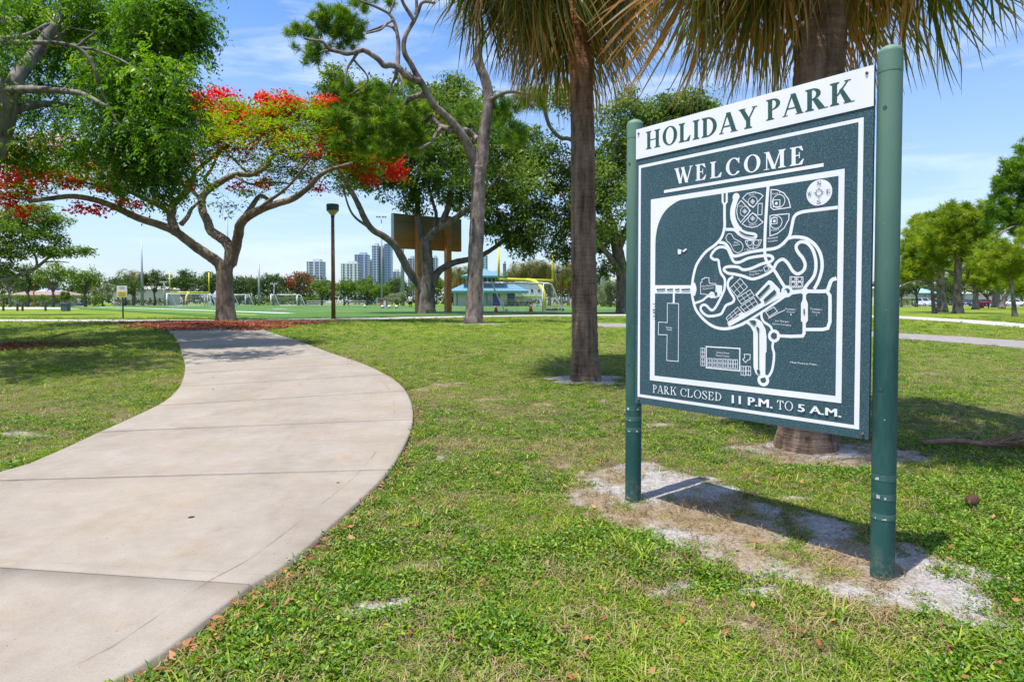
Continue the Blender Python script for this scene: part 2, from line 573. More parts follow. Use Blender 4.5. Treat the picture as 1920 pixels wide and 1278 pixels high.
ground = link('ground', quads_mesh('ground', np.stack([x, y, z], 1), q, MATS['lawn_soil'], {'bare': ba, 'straw': stw}, smooth=True))
tag(ground, 'park lawn of patchy green grass running back to the trees', kind='structure')

# ---- concrete path: one slab between every two joints
m, nt, b, _ = nodes('concrete')
c1, c2, c3 = noise(nt, 1.1, 5, .6, coord='World'), noise(nt, 9, 6, .65, coord='World'), noise(nt, 90, 3, .7, coord='World')
cc = ramp(nt, c1, [(0.3, (0.255, 0.216, 0.177)), (0.5, (0.285, 0.247, 0.206)), (0.72, (0.312, 0.277, 0.238))])
cc = mix(nt, 0.6, cc, ramp(nt, c2, [(0.3, (0.86, 0.84, 0.82)), (0.65, (1.06, 1.06, 1.06))]), 'MULTIPLY')
cc = mix(nt, 0.8, cc, ramp(nt, c3, [(0.28, (0.8, 0.79, 0.78)), (0.5, (1.0, 1.0, 1.0)), (0.8, (1.07, 1.07, 1.07))]), 'MULTIPLY')
sp = ramp(nt, noise(nt, 26, 2, .5, coord='World'), [(0.70, (1, 1, 1)), (0.80, (0.55, 0.52, 0.5))])
cc = mix(nt, 0.7, cc, sp, 'MULTIPLY')
st = ramp(nt, noise(nt, 0.55, 6, .68, (1.6, .7, 1), coord='World'), [(0.36, (0.84, 0.82, 0.80)), (0.50, (1.0, 1.0, 1.0)), (0.66, (1.05, 1.02, 0.96))])
cc = mix(nt, 0.85, cc, st, 'MULTIPLY')
tan = ramp(nt, noise(nt, 2.3, 6, .7, coord='World'), [(0.52, (1, 1, 1)), (0.70, (0.96, 0.86, 0.72))])
cc = mix(nt, 0.7, cc, tan, 'MULTIPLY')
sk = ramp(nt, noise(nt, 7, 3, .8, (6, .5, 1), coord='World'), [(0.66, (1, 1, 1)), (0.76, (0.80, 0.78, 0.76))])
cc = mix(nt, 0.6, cc, sk, 'MULTIPLY')
spot = ramp(nt, noise(nt, 60, 1, .5, coord='World'), [(0.76, (1, 1, 1)), (0.80, (0.25, 0.23, 0.21))])
cc = mix(nt, 0.9, cc, spot, 'MULTIPLY')
ua = attr(nt, 'edge')                                            # metres from the right edge: worn line of the edging tool
gm = nt.nodes.new('ShaderNodeMath'); gm.operation = 'SUBTRACT'; nt.links.new(ua, gm.inputs[0]); gm.inputs[1].default_value = 0.235
ga = nt.nodes.new('ShaderNodeMath'); ga.operation = 'ABSOLUTE'; nt.links.new(gm.outputs[0], ga.inputs[0])
gl = ramp(nt, ga.outputs[0], [(0.003, (0.42, 0.39, 0.36)), (0.008, (1, 1, 1))])
gfac = ramp(nt, noise(nt, 1.9, 4, .6, coord='World'), [(0.46, 0.0), (0.60, 0.75)])
cc = mix(nt, gfac, cc, gl, 'MULTIPLY')
jn = ramp(nt, attr(nt, 'joint'), [(0.085, (1, 1, 1)), (0.090, (0.78, 0.76, 0.73)), (0.094, (0.78, 0.76, 0.73)), (0.099, (1, 1, 1))])
cc = mix(nt, ramp(nt, noise(nt, 1.3, 3, .6, coord='World'), [(0.42, 0.1), (0.6, 1.0)]), cc, jn, 'MULTIPLY')
nt.links.new(cc, b.inputs['Base Color'])
b.inputs['Roughness'].default_value = 0.88; b.inputs['Specular IOR Level'].default_value = 0.25
bump(nt, b, c3, 0.25, 0.004)
JOINTS = [((-1, 1072), (464, 1107)), ((-1, 905), (721, 887)), ((197, 815), (754, 791)), ((306, 763), (745, 738)), ((338, 728), (704, 707)), ((344, 703), (655, 686)), ((345, 684), (606, 667)), ((341, 668), (575, 653)), ((336, 654), (548, 641)), ((330, 640), (525, 631)), ((324, 629), (503, 622))]


def nearest(P, p): return int(np.argmin(np.hypot(P[:, 0] - p[0], P[:, 1] - p[1])))


cuts = [(0, 0)]
for a, b_ in JOINTS:
    A, B = gnd(*a), gnd(*b_)
    d = (A - B)[:2]; d /= np.linalg.norm(d)
    k = np.argmin([abs((p[0] - B[0]) * d[1] - (p[1] - B[1]) * d[0]) + (0 if (p[:2] - B[:2]) @ d > 0 else 9) + 0.02 * abs(p[1] - A[1]) for p in PATH_L])
    cuts.append((int(k), nearest(PATH_R, B)))
cuts.append((259, 259))
cuts = sorted(set(cuts), key=lambda t: t[1])
path = thing('path', 'curving pale concrete footpath between the lawns', None, (0, 0, 0)); path['kind'] = 'structure'
for (l0, r0), (l1, r1) in zip(cuts[:-1], cuts[1:]):
    if l1 <= l0: l1 = min(l0 + 3, 259)
    nl, nw = max(8, min(28, int(r1 - r0) + 4)), 14
    fr = np.linspace(0, 1, nl)
    ml = np.linalg.norm(np.diff((PATH_L[l0:l1 + 1][[0, -1]] + PATH_R[r0:r1 + 1][[0, -1]]) / 2, axis=0))
    fr = np.sort(np.r_[fr, np.array([.083, .088, .096, .102]) / max(ml, .2)]); nl = len(fr)
    fr = np.sort(np.r_[fr, .006 / max(ml, .2), 1 - .006 / max(ml, .2)]); nl = len(fr)
    big = lambda P: np.stack([np.interp(fr, np.linspace(0, 1, 401), resample(P, 401)[:, k_]) for k_ in range(3)], 1)
    A, B = big(PATH_L[l0:l1 + 1]), big(PATH_R[r0:r1 + 1])
    gap = 0.006
    for E_ in (A, B):
        for e, o in ((0, 1), (-1, -2)):
            v = E_[o] - E_[e]; E_[e] += v / (np.linalg.norm(v) + 1e-9) * gap
    ts = np.r_[0, 0.006, 0.03, 0.06, 0.09, 0.12, 0.16, np.linspace(0.22, 0.9, nw - 5), 0.994, 1]
    V, ed, jo = [], [], []
    s = np.r_[0, np.cumsum(np.linalg.norm(np.diff((A + B) / 2, axis=0), axis=1))]
    for k in range(nl):
        wid = np.linalg.norm((A[k] - B[k])[:2])
        dj = s[k] if s[k] < min(.3, s[-1] * .5) else 9.0
        for t in ts:
            p = B[k] * (1 - t) + A[k] * t
            zz = float(gz(p[0], p[1])) + 0.032 - (0.007 if t in (0, 1) else 0) - (0.002 if k in (0, nl - 1) else 0)
            V.append((p[0], p[1], zz)); ed.append(t * wid); jo.append(dj)
    ed = list(dpoly(np.array([p_[0] for p_ in V]), np.array([p_[1] for p_ in V]), PATH_R, False))
    n = len(ts)
    Q = [(a * n + b2, (a + 1) * n + b2, (a + 1) * n + b2 + 1, a * n + b2 + 1) for a in range(nl - 1) for b2 in range(n - 1)]
    ring = [k * n for k in range(nl)] + [(nl - 1) * n + k for k in range(1, n)] + [k * n + n - 1 for k in range(nl - 2, -1, -1)] + [k for k in range(n - 2, 0, -1)]
    o0 = len(V)
    for g in ring:
        V.append((V[g][0], V[g][1], V[g][2] - 0.11)); ed.append(ed[g]); jo.append(9)
    for k in range(len(ring)):
        k2 = (k + 1) % len(ring)
        Q.append((ring[k], o0 + k, o0 + k2, ring[k2]))
    link('concrete_slab', quads_mesh('concrete_slab', V, [t[::-1] for t in Q], MATS['concrete'], {'edge': ed, 'joint': jo}), path)
mb = MB()
for px, py, r_ in ((359, 978, .021), (634, 912, .014)):
    g = gnd(px, py); mb.lathe((g[0], g[1], g[2] + 0.0315), [(r_, 0), (r_, 0.0018), (r_ * .7, 0.0026)], 14)
mb.build('round_plug', solid('dark_plug', (0.02, 0.02, 0.018), 0.7), path)


def sheet(name, S, mat, label, zo=0.02, th=0.09):
    a, b_ = S
    mb = MB()
    n = len(a)
    up = [(p[0], p[1], float(gz(p[0], p[1])) + zo) for p in a] + [(p[0], p[1], float(gz(p[0], p[1])) + zo) for p in b_]
    dn = [(p[0], p[1], p[2] - th) for p in up]
    fs = [(k, n + k, n + k + 1, k + 1) for k in range(n - 1)]
    fs += [(k, k + 1, 2 * n + k + 1, 2 * n + k) for k in range(n - 1)] + [(n + k + 1, n + k, 3 * n + k, 3 * n + k + 1) for k in range(n - 1)]
    mb.add(up + dn, fs)
    o = mb.build(name, mat)
    return tag(o, label, kind='structure')


pale = plain('pale_concrete', (0.36, 0.33, 0.29), (0.44, 0.41, 0.36), 0.9, 2.5)
sheet('cross_path', S_CROSS, pale, 'thin pale path crossing behind the palms')
sheet('asphalt_path', S_GREY, plain('worn_asphalt', (0.20, 0.175, 0.165), (0.26, 0.235, 0.225), 0.9, 5.0), 'grey worn path right of the sign')
sheet('far_path', S_FAR, plain('white_sand_path', (0.48, 0.45, 0.40), (0.55, 0.52, 0.47), 0.9, 1.0), 'white path along the far edge of the lawn')

# ---- playing field with painted lines
G0, G1 = np.array([3.15, 62.0]), np.array([-84.0, 165.0])        # the two yellow goal posts stand on its long axis
fa = (G1 - G0) / np.linalg.norm(G1 - G0); fn = np.array([fa[1], -fa[0]])
if fn[0] > 0: fn = -fn                                           # fn points to the near left sideline
FLEN = np.linalg.norm(G1 - G0)


def fp(u, v, zz=0.0):
    p = G0 + fa * u + fn * v
    return (p[0], p[1], 0.65 + zz)


m, nt, b, _ = nodes('turf')
t1 = noise(nt, 0.15, 4, .6, coord='World'); t2 = noise(nt, 6, 4, .7, coord='World')
tcx = mix(nt, 0.5, ramp(nt, t1, [(0.35, (0.050, 0.128, 0.026)), (0.65, (0.080, 0.162, 0.032))]), ramp(nt, t2, [(0.3, (0.75, 0.75, 0.75)), (0.7, (1.2, 1.2, 1.2))]), 'MULTIPLY')
nt.links.new(tcx, b.inputs['Base Color']); b.inputs['Roughness'].default_value = 0.9; b.inputs['Specular IOR Level'].default_value = 0.1
mb = MB()
n = 24
us = np.linspace(-14, FLEN + 16, n)
mb.add([fp(u, 32, 0.03) for u in us] + [fp(u, -42, 0.03) for u in us] + [fp(u, 32, -0.1) for u in us], [(k, k + 1, n + k + 1, n + k) for k in range(n - 1)] + [(2 * n + k, 2 * n + k + 1, k + 1, k) for k in range(n - 1)])
tag(mb.build('sports_field', MATS['turf']), 'flat green turf of the football and soccer field', kind='structure')
wl_, yl_ = MB(), MB()


def fline(mbx, u0, v0, u1, v1, w, zz=0.036):
    d = np.array([u1 - u0, v1 - v0], float); d /= np.linalg.norm(d); p = np.array([-d[1], d[0]]) * w / 2
    mbx.quad(fp(u0 - p[0], v0 - p[1], zz), fp(u1 - p[0], v1 - p[1], zz), fp(u1 + p[0], v1 + p[1], zz), fp(u0 + p[0], v0 + p[1], zz))


fline(wl_, 0, 25, FLEN, 25, 0.9); fline(wl_, 0, -25, FLEN, -25, 0.5)
for k in range(0, 13):
    fline(wl_, 9 + k * (FLEN - 18) / 12, 24.3, 9 + k * (FLEN - 18) / 12, -24.3, 0.16)
for k in range(1, 60):
    for v in (21.5, 8, -8): fline(wl_, 9 + k * 2.0, v, 9 + k * 2.0, v - 0.9, 0.2)
for k in range(3): fline(wl_, 32 + k * 26, 13.5, 34.5 + k * 26, 13.5, 1.5)
fline(yl_, -5, 29, FLEN + 5, 29, 0.35); fline(yl_, 4, -23, 4, 23, 0.25); fline(yl_, 20, 18, 20, -18, 0.2); fline(yl_, FLEN / 2, 29, FLEN / 2, -29, 0.2)
fline(yl_, 4, 18, 20, 18, .2, 0.037); fline(yl_, 4, -18, 20, -18, .2, 0.037)
fl = wl_.build('field_lines', solid('line_white', (0.72, 0.74, 0.70), 0.9)); tag(fl, 'white painted lines across the playing field', kind='structure')
tag(yl_.build('yellow_field_lines', solid('line_yellow', (0.62, 0.52, 0.06), 0.9)), 'yellow painted lines on the playing field', kind='structure')

# ================================================================ GRASS (nobody could count it)
lib = bpy.data.collections.new('grass_tufts')
leafmat('grass_leaf', [(0.0, (0.030, 0.082, 0.006)), (0.3, (0.090, 0.190, 0.010)), (0.58, (0.20, 0.295, 0.018)), (0.8, (0.345, 0.375, 0.038)), (1.0, (0.50, 0.39, 0.14))], 0.30, 0.5, 0.25, obj_rnd=0.55)
leafmat('weed_leaf', [(0.0, (0.022, 0.078, 0.006)), (0.4, (0.082, 0.190, 0.010)), (0.75, (0.200, 0.310, 0.016)), (1.0, (0.44, 0.43, 0.03))], 0.28, 0.42, 0.35, obj_rnd=0.5)
leafmat('dry_blade', [(0.0, (0.16, 0.11, 0.05)), (0.5, (0.30, 0.22, 0.11)), (1.0, (0.44, 0.35, 0.2))], 0.2, 0.7, 0.2, obj_rnd=0.5)


def blade_tuft(rng, n, r, L, w, droop):
    V, Q, R = [], [], []
    for _ in range(n):
        a, rr = rng.random() * 2 * PI, r * math.sqrt(rng.random())
        p = np.array([math.cos(a) * rr, math.sin(a) * rr, -0.006])
        az, le = rng.random() * 2 * PI, L * (0.5 + 0.7 * rng.random())
        d = np.array([math.cos(az), math.sin(az), 0]); s = np.array([-d[1], d[0], 0])
        t0 = 0.25 + rng.random() * droop
        ww = w * (0.7 + 0.6 * rng.random()); rv = rng.random() * 0.45
        pts = [p]
        el = PI / 2 - t0
        for k in range(3):
            pts.append(pts[-1] + (d * math.cos(el) + np.array([0, 0, 1]) * math.sin(el)) * le / 3)
            el -= 0.25 + 0.5 * droop * rng.random()
        o = len(V)
        for k, q_ in enumerate(pts):
            hw = ww * (1, 1, 0.75, 0.1)[k] / 2
            V += [q_ - s * hw, q_ + s * hw]; R += [rv, rv]
        Q += [(o + 2 * k, o + 2 * k + 1, o + 2 * k + 3, o + 2 * k + 2) for k in range(3)]
    return V, Q, R


def weed_tuft(rng, n, r, L, w):
    V, Q, R = [], [], []
    for _ in range(n):
        a, rr = rng.random() * 2 * PI, r * math.sqrt(rng.random())
        p = np.array([math.cos(a) * rr, math.sin(a) * rr, 0.004 + 0.028 * rng.random()])
        az = a + rng.normal() * 0.9
        d = np.array([math.cos(az), math.sin(az), 0.2 + rng.normal() * 0.5]); d /= np.linalg.norm(d)
        s = np.cross(d, [rng.normal() * .6, rng.normal() * .6, 1]); s /= np.linalg.norm(s)
        u = np.cross(s, d)
        le, ww, rv = L * (0.6 + 0.7 * rng.random()), w * (0.7 + 0.6 * rng.random()), rng.random() * 0.5
        o = len(V)
        V += [p, p + d * le * .35 - s * ww * .5 + u * ww * .12, p + d * le * .75 - s * ww * .38 + u * ww * .05, p + d * le - u * ww * .2, p + d * le * .75 + s * ww * .38 + u * ww * .05, p + d * le * .35 + s * ww * .5 + u * ww * .12]
        R += [rv] * 6
        Q += [(o, o + 1, o + 2, o + 3), (o, o + 3, o + 4, o + 5)]
    return V, Q, R


tufts = []
rg = np.random.default_rng(11)
for k in range(5): tufts.append(('grass_leaf', blade_tuft(rg, 26, 0.065, 0.046, 0.0050, 1.4)))
for k in range(4): tufts.append(('weed_leaf', weed_tuft(rg, 24, 0.06, 0.021, 0.011)))
for k in range(2): tufts.append(('weed_leaf', weed_tuft(rg, 14, 0.055, 0.036, 0.009)))
for k in range(2): tufts.append(('grass_leaf', blade_tuft(rg, 14, 0.03, 0.14, 0.006, 0.8)))
for k in range(2): tufts.append(('dry_blade', blade_tuft(rg, 20, 0.06, 0.085, 0.004, 1.6)))
for k, (mt, (V, Q, R)) in enumerate(tufts):
    o = bpy.data.objects.new('tuft_%02d' % k, quads_mesh('tuft', V, Q, MATS[mt], R))
    lib.objects.link(o)


def scatter(n, y0, y1, xa, pw):
    u = RNG.random(n)
    yy = (y0 ** (1 - pw) + u * (y1 ** (1 - pw) - y0 ** (1 - pw))) ** (1 / (1 - pw))
    xx = (RNG.random(n) * 2 - 1) * (yy * xa + 1.6)
    return xx, yy


def pts_instances(name, x, y, z, rot, sc, idx, coll, label, cat='grass'):
    me = bpy.data.meshes.new(name)
    me.vertices.add(len(x)); me.vertices.foreach_set('co', np.stack([x, y, z], 1).astype(np.float32).ravel())
    a = me.attributes.new('rot', 'FLOAT_VECTOR', 'POINT'); a.data.foreach_set('vector', rot.astype(np.float32).ravel())
    a = me.attributes.new('sc', 'FLOAT', 'POINT'); a.data.foreach_set('value', sc.astype(np.float32))
    a = me.attributes.new('idx', 'INT', 'POINT'); a.data.foreach_set('value', idx.astype(np.int32))
    o = link(name, me)
    ng = bpy.data.node_groups.new(name, 'GeometryNodeTree')
    ng.interface.new_socket('Geometry', in_out='INPUT', socket_type='NodeSocketGeometry')
    ng.interface.new_socket('Geometry', in_out='OUTPUT', socket_type='NodeSocketGeometry')
    N, L = ng.nodes, ng.links
    gi, go = N.new('NodeGroupInput'), N.new('NodeGroupOutput')
    mp_ = N.new('GeometryNodeMeshToPoints'); L.new(gi.outputs[0], mp_.inputs['Mesh'])
    ci = N.new('GeometryNodeCollectionInfo'); ci.inputs['Collection'].default_value = coll
    ci.inputs['Separate Children'].default_value = True; ci.inputs['Reset Children'].default_value = True
    ip = N.new('GeometryNodeInstanceOnPoints'); ip.inputs['Pick Instance'].default_value = True

    def na(nm, ty):
        k = N.new('GeometryNodeInputNamedAttribute'); k.data_type = ty; k.inputs['Name'].default_value = nm
        return [s for s in k.outputs if s.enabled and s.name == 'Attribute'][0]
    L.new(mp_.outputs[0], ip.inputs['Points']); L.new(ci.outputs[0], ip.inputs['Instance'])
    L.new(na('idx', 'INT'), ip.inputs['Instance Index'])
    L.new(na('rot', 'FLOAT_VECTOR'), ip.inputs['Rotation']); L.new(na('sc', 'FLOAT'), ip.inputs['Scale'])
    L.new(ip.outputs[0], go.inputs[0])
    md = o.modifiers.new('grass', 'NODES'); md.node_group = ng
    return tag(o, label, cat, kind='stuff')


x1, y1 = scatter(76000, 1.7, 9, 0.86, 1.45)
x2, y2 = scatter(72000, 9, 34, 0.86, 1.25)
x, y = np.r_[x1, x2], np.r_[y1, y2]
keep = ~inpoly(x, y, PATH_POLY)
pdn = dpoly(x, y, PATH_POLY)
keep &= (pdn > 0.035)
for S in (S_CROSS, S_GREY): keep &= ~inpoly(x, y, np.vstack([S[0], S[1][::-1]]))
bb = bare(x, y)
keep &= RNG.random(len(x)) > bb * 0.97 + 0.30 * sstep(0.52, 0.72, fbm(x * 4.2, y * 4.2, 41, 4))
for c_, r_ in ((PALM1, .30), (PALM2, .30)): keep &= np.hypot(x - c_[0], y - c_[1]) > r_
x, y, bb = x[keep], y[keep], bb[keep]
n = len(x)
patch = fbm(x * 1.1, y * 1.1, 51, 3)                              # drifts of weed among the grass
dryp = fbm(x * 1.7 + 5, y * 1.7, 61, 4)
u = RNG.random(n)
weedy = sstep(0.40, 0.60, patch) * np.where(y < 9, 0.66, 0.3)
idx = np.where(u < weedy * 0.8, 5 + (RNG.random(n) * 4).astype(int), np.where(u < weedy, 9 + (RNG.random(n) * 2).astype(int), (RNG.random(n) * 5).astype(int)))
idx = np.where(RNG.random(n) < 0.007, 11 + (RNG.random(n) * 2).astype(int), idx)
idx = np.where(RNG.random(n) < 0.08 + 0.34 * sstep(0.54, 0.74, dryp) + 0.35 * bb, 13 + (RNG.random(n) * 2).astype(int), idx)
zz = gz(x, y) + (fbm(x * 2.2, y * 2.2, 5, 4) - 0.5) * 0.035
rot = np.stack([RNG.normal(0, .12, n), RNG.normal(0, .12, n), RNG.random(n) * 6.28], 1)
sc = (0.65 + 0.6 * RNG.random(n)) * (1 + 0.9 * sstep(7, 30, y)) * (1 - 0.35 * bb)
pts_instances('grass', x, y, zz, rot, sc, idx, lib, 'patchy mown grass mixed with low weeds on the lawn')
# dead straw lying on the bare sand
x, y = RNG.uniform(-0.5, 4.2, 9000), RNG.uniform(2.2, 7.5, 9000)
k = (RNG.random(9000) < straw(x, y) * bare(x, y) * 0.8 + 0.05 * bare(x, y)) & ~inpoly(x, y, PATH_POLY)
x, y = x[k], y[k]; n = len(x)
pts_instances('dead_grass', x, y, gz(x, y) + 0.0, np.stack([RNG.normal(0, 1.1, n), RNG.normal(0, 1.1, n), RNG.random(n) * 6.28], 1), 0.4 + 0.5 * RNG.random(n), 13 + (RNG.random(n) * 2).astype(int), lib, 'dry straw of dead grass on the bare sand under the sign', 'dead grass')


# ---- fallen petals and dry leaves
def litter(name, x, y, L, mats, ramp_hi, label, cat, zoff):
    n = len(x)
    a = RNG.random(n) * 2 * PI
    d = np.stack([np.cos(a), np.sin(a), RNG.normal(0, .25, n)], 1); s = np.stack([-np.sin(a), np.cos(a), RNG.normal(0, .35, n)], 1)
    l = (L * (0.6 + 0.8 * RNG.random(n)))[:, None]
    p = np.stack([x, y, gz(x, y) + zoff], 1)
    V = np.stack([p - d * l * .5, p + s * l * .26, p + d * l * .5 + np.array([0, 0, 1]) * l * .12, p - s * l * .26], 1).reshape(-1, 3)
    Q = np.arange(4 * n).reshape(-1, 4)
    o = link(name, quads_mesh(name, V, Q, mats, np.repeat(RNG.random(n) * ramp_hi, 4)))
    return tag(o, label, cat, kind='stuff')


leafmat('petal_red', [(0.0, (0.10, 0.035, 0.018)), (0.5, (0.28, 0.055, 0.025)), (1.0, (0.46, 0.17, 0.06))], 0.2, 0.6)
leafmat('leaf_brown', [(0.0, (0.10, 0.04, 0.015)), (0.5, (0.27, 0.10, 0.035)), (1.0, (0.42, 0.22, 0.08))], 0.15, 0.6)
PET = W([(230, 605), (320, 603), (560, 603), (640, 603), (560, 608), (505, 616), (470, 619), (440, 615), (380, 615), (340, 622), (315, 620), (290, 612)])
bx = [PET[:, 0].min(), PET[:, 0].max(), PET[:, 1].min(), PET[:, 1].max()]
x, y = RNG.uniform(bx[0], bx[1], 60000), RNG.uniform(bx[2], bx[3], 60000)
k = RNG.random(60000) < .55 * sstep(-0.9, 1.0, sdf(x, y, PET) + (fbm(x * .9, y * .9, 71, 3) - .5) * 2.2)
litter('fallen_petals', x[k], y[k], 0.085, MATS['petal_red'], 1.0, 'carpet of fallen red petals at the foot of the flame tree', 'petals', 0.045)
c = gnd(-25, 652); c2 = gnd(105, 648)
x = np.r_[RNG.normal(c[0], .75, 2600), RNG.normal(c2[0], .6, 900)]; y = np.r_[RNG.normal(c[1], .5, 2600), RNG.normal(c2[1], .12, 900)]
litter('scattered_petals', x, y, 0.055, MATS['petal_red'], .8, 'red petals fallen on the shaded lawn at the left edge', 'petals', 0.07)
e1 = PATH_R[RNG.integers(12, 200, 520)]; off = np.abs(RNG.normal(0, .1, 520)) + 0.03
nrm = np.array([0.8, -0.6])
k2 = W([(1000, 1000)])
x = np.r_[e1[:, 0] + off * nrm[0], RNG.uniform(-1.6, 3.2, 520), RNG.uniform(-3, 2, 200)]; y = np.r_[e1[:, 1] + off * nrm[1] * .6, RNG.uniform(2.2, 5.6, 520), RNG.uniform(5, 12, 200)]
k = (~inpoly(x, y, PATH_POLY)) & (bare(x, y) < .7)
litter('dry_leaves', x[k], y[k], 0.036, MATS['leaf_brown'], 1.0, 'small brown leaves scattered in the grass beside the path', 'leaves', 0.035)
x, y = RNG.uniform(-8, -1, 700), RNG.uniform(6, 24, 700)
k = inpoly(x, y, PATH_POLY) & (RNG.random(700) < sstep(7, 24, y) * .6 + .05)
litter('path_petals', x[k], y[k], 0.035, MATS['petal_red'], .8, 'a few red petals lying on the concrete path', 'petals', 0.037)

# ================================================================ THE PARK SIGN
PL, PR = gnd(1187, 935), gnd(1654, 1081)
bd = (PR - PL)[:2]; BW = np.linalg.norm(bd); bd = bd / BW
bn = np.array([bd[1], -bd[0]])
if bn[1] > 0: bn = -bn
PRAD, BOFF = 0.058, 0.078
BO = PL[:2] + bn * BOFF
Z0 = float(gz(0, 4.5))


def buv(px, py):                                                 # pixel of the photograph -> metres on the board's face
    r = ray(px, py)
    t = (bn @ BO) / (bn @ r[:2])
    q = r * t
    return np.array([(q[:2] - BO) @ bd, q[2] + EYE])


def bpt(u, v, out=0.0):
    p = BO + bd * u + bn * out
    return (p[0], p[1], v)


def ZA(x, y): return buv(1200 + x / 4.8, 320 + y / 4.8)
def ZB(x, y): return buv(1200 + x / 4.259, 500 + y / 4.259)
def ZC(x, y): return buv(1160 + x / 2.905, 40 + y / 2.905)


def speckle(name, c1, c2, fleck):
    m, nt, b, _ = nodes(name)
    a, s, g = noise(nt, 1.6, 4, .6), noise(nt, 170, 3, .6), noise(nt, 7, 5, .65, (1, 1, .25))
    c = ramp(nt, a, [(0.3, c1), (0.7, c2)])
    c = mix(nt, ramp(nt, s, [(0.48, 0.0), (0.68, 0.6)]), c, fleck)
    c = mix(nt, ramp(nt, g, [(0.60, 0.0), (0.78, 0.22)]), c, fleck)
    nt.links.new(c, b.inputs['Base Color'])
    b.inputs['Roughness'].default_value = 0.55; b.inputs['Specular IOR Level'].default_value = 0.35
    return m


speckle('sign_green', (0.018, 0.054, 0.068), (0.030, 0.075, 0.092), (0.15, 0.23, 0.26))
speckle('letter_green', (0.012, 0.060, 0.052), (0.02, 0.075, 0.065), (0.10, 0.19, 0.18))
m, nt, b, _ = nodes('sign_white')
c = ramp(nt, noise(nt, 3, 5, .6), [(0.3, (0.74, 0.735, 0.77)), (0.7, (0.82, 0.815, 0.84))])
c = mix(nt, ramp(nt, noise(nt, 120, 3, .6), [(0.62, 0.0), (0.8, 0.35)]), c, (0.3, 0.36, 0.38))
nt.links.new(c, b.inputs['Base Color']); b.inputs['Roughness'].default_value = 0.5
m, nt, b, _ = nodes('post_green')
f1, f2 = noise(nt, 2.2, 5, .6, (1, 1, .5)), noise(nt, 9, 5, .65, (1, 1, .2))
c = ramp(nt, f1, [(0.3, (0.012, 0.060, 0.055)), (0.5, (0.020, 0.080, 0.072)), (0.72, (0.050, 0.13, 0.098))])
c = mix(nt, ramp(nt, f2, [(0.50, 0.0), (0.72, 0.4)]), c, (0.10, 0.19, 0.14))
tco = nt.nodes.new('ShaderNodeTexCoord'); sz_ = nt.nodes.new('ShaderNodeSeparateXYZ'); nt.links.new(tco.outputs['Object'], sz_.inputs[0])
mr = nt.nodes.new('ShaderNodeMapRange'); nt.links.new(sz_.outputs['Z'], mr.inputs[0]); mr.inputs[1].default_value, mr.inputs[2].default_value = 1.2, 2.4
c = mix(nt, mr.outputs[0], c, mix(nt, 0.75, c, (0.15, 0.26, 0.185)))            # paint chalked towards the top
dirt = nt.nodes.new('ShaderNodeMapRange'); nt.links.new(sz_.outputs['Z'], dirt.inputs[0]); dirt.inputs[1].default_value, dirt.inputs[2].default_value = 0.22, 0.0
dm = nt.nodes.new('ShaderNodeMath'); dm.operation = 'MULTIPLY'; nt.links.new(dirt.outputs[0], dm.inputs[0]); nt.links.new(ramp(nt, noise(nt, 30, 4, .7), [(0.45, 0.0), (0.65, 0.7)]), dm.inputs[1])
c = mix(nt, dm.outputs[0], c, (0.22, 0.19, 0.13))
scr = ramp(nt, noise(nt, 24, 4, .75, (1, 1, .12)), [(0.66, 0.0), (0.74, 0.75)])
c = mix(nt, scr, c, (0.16, 0.25, 0.20))
chip = ramp(nt, noise(nt, 34, 2, .5), [(0.74, 0.0), (0.77, 0.9)])
c = mix(nt, chip, c, (0.30, 0.33, 0.28))
nt.links.new(c, b.inputs['Base Color']); b.inputs['Roughness'].default_value = 0.62; b.inputs['Specular IOR Level'].default_value = 0.3
tape = plain('tape', (0.022, 0.085, 0.075), (0.065, 0.14, 0.115), 0.5, 18)
torn = plain('torn_tape', (0.36, 0.42, 0.36), (0.55, 0.58, 0.52), 0.6, 20)

sign = thing('park_sign', 'large green and white park map sign held between two round green posts', 'sign', (PL[0], PL[1], 0))
UL, UR = 0.083, 1.668
VB, VT = 0.731, 2.673
mb = MB()
mb.prism([bpt(UL, VB, -0.018), bpt(UR, VB, -0.018), bpt(UR, VT, -0.018), bpt(UL, VT, -0.018)], (bn[0] * 0.018, bn[1] * 0.018, 0))
panel = mb.build('sign_panel', MATS['sign_green'], sign)


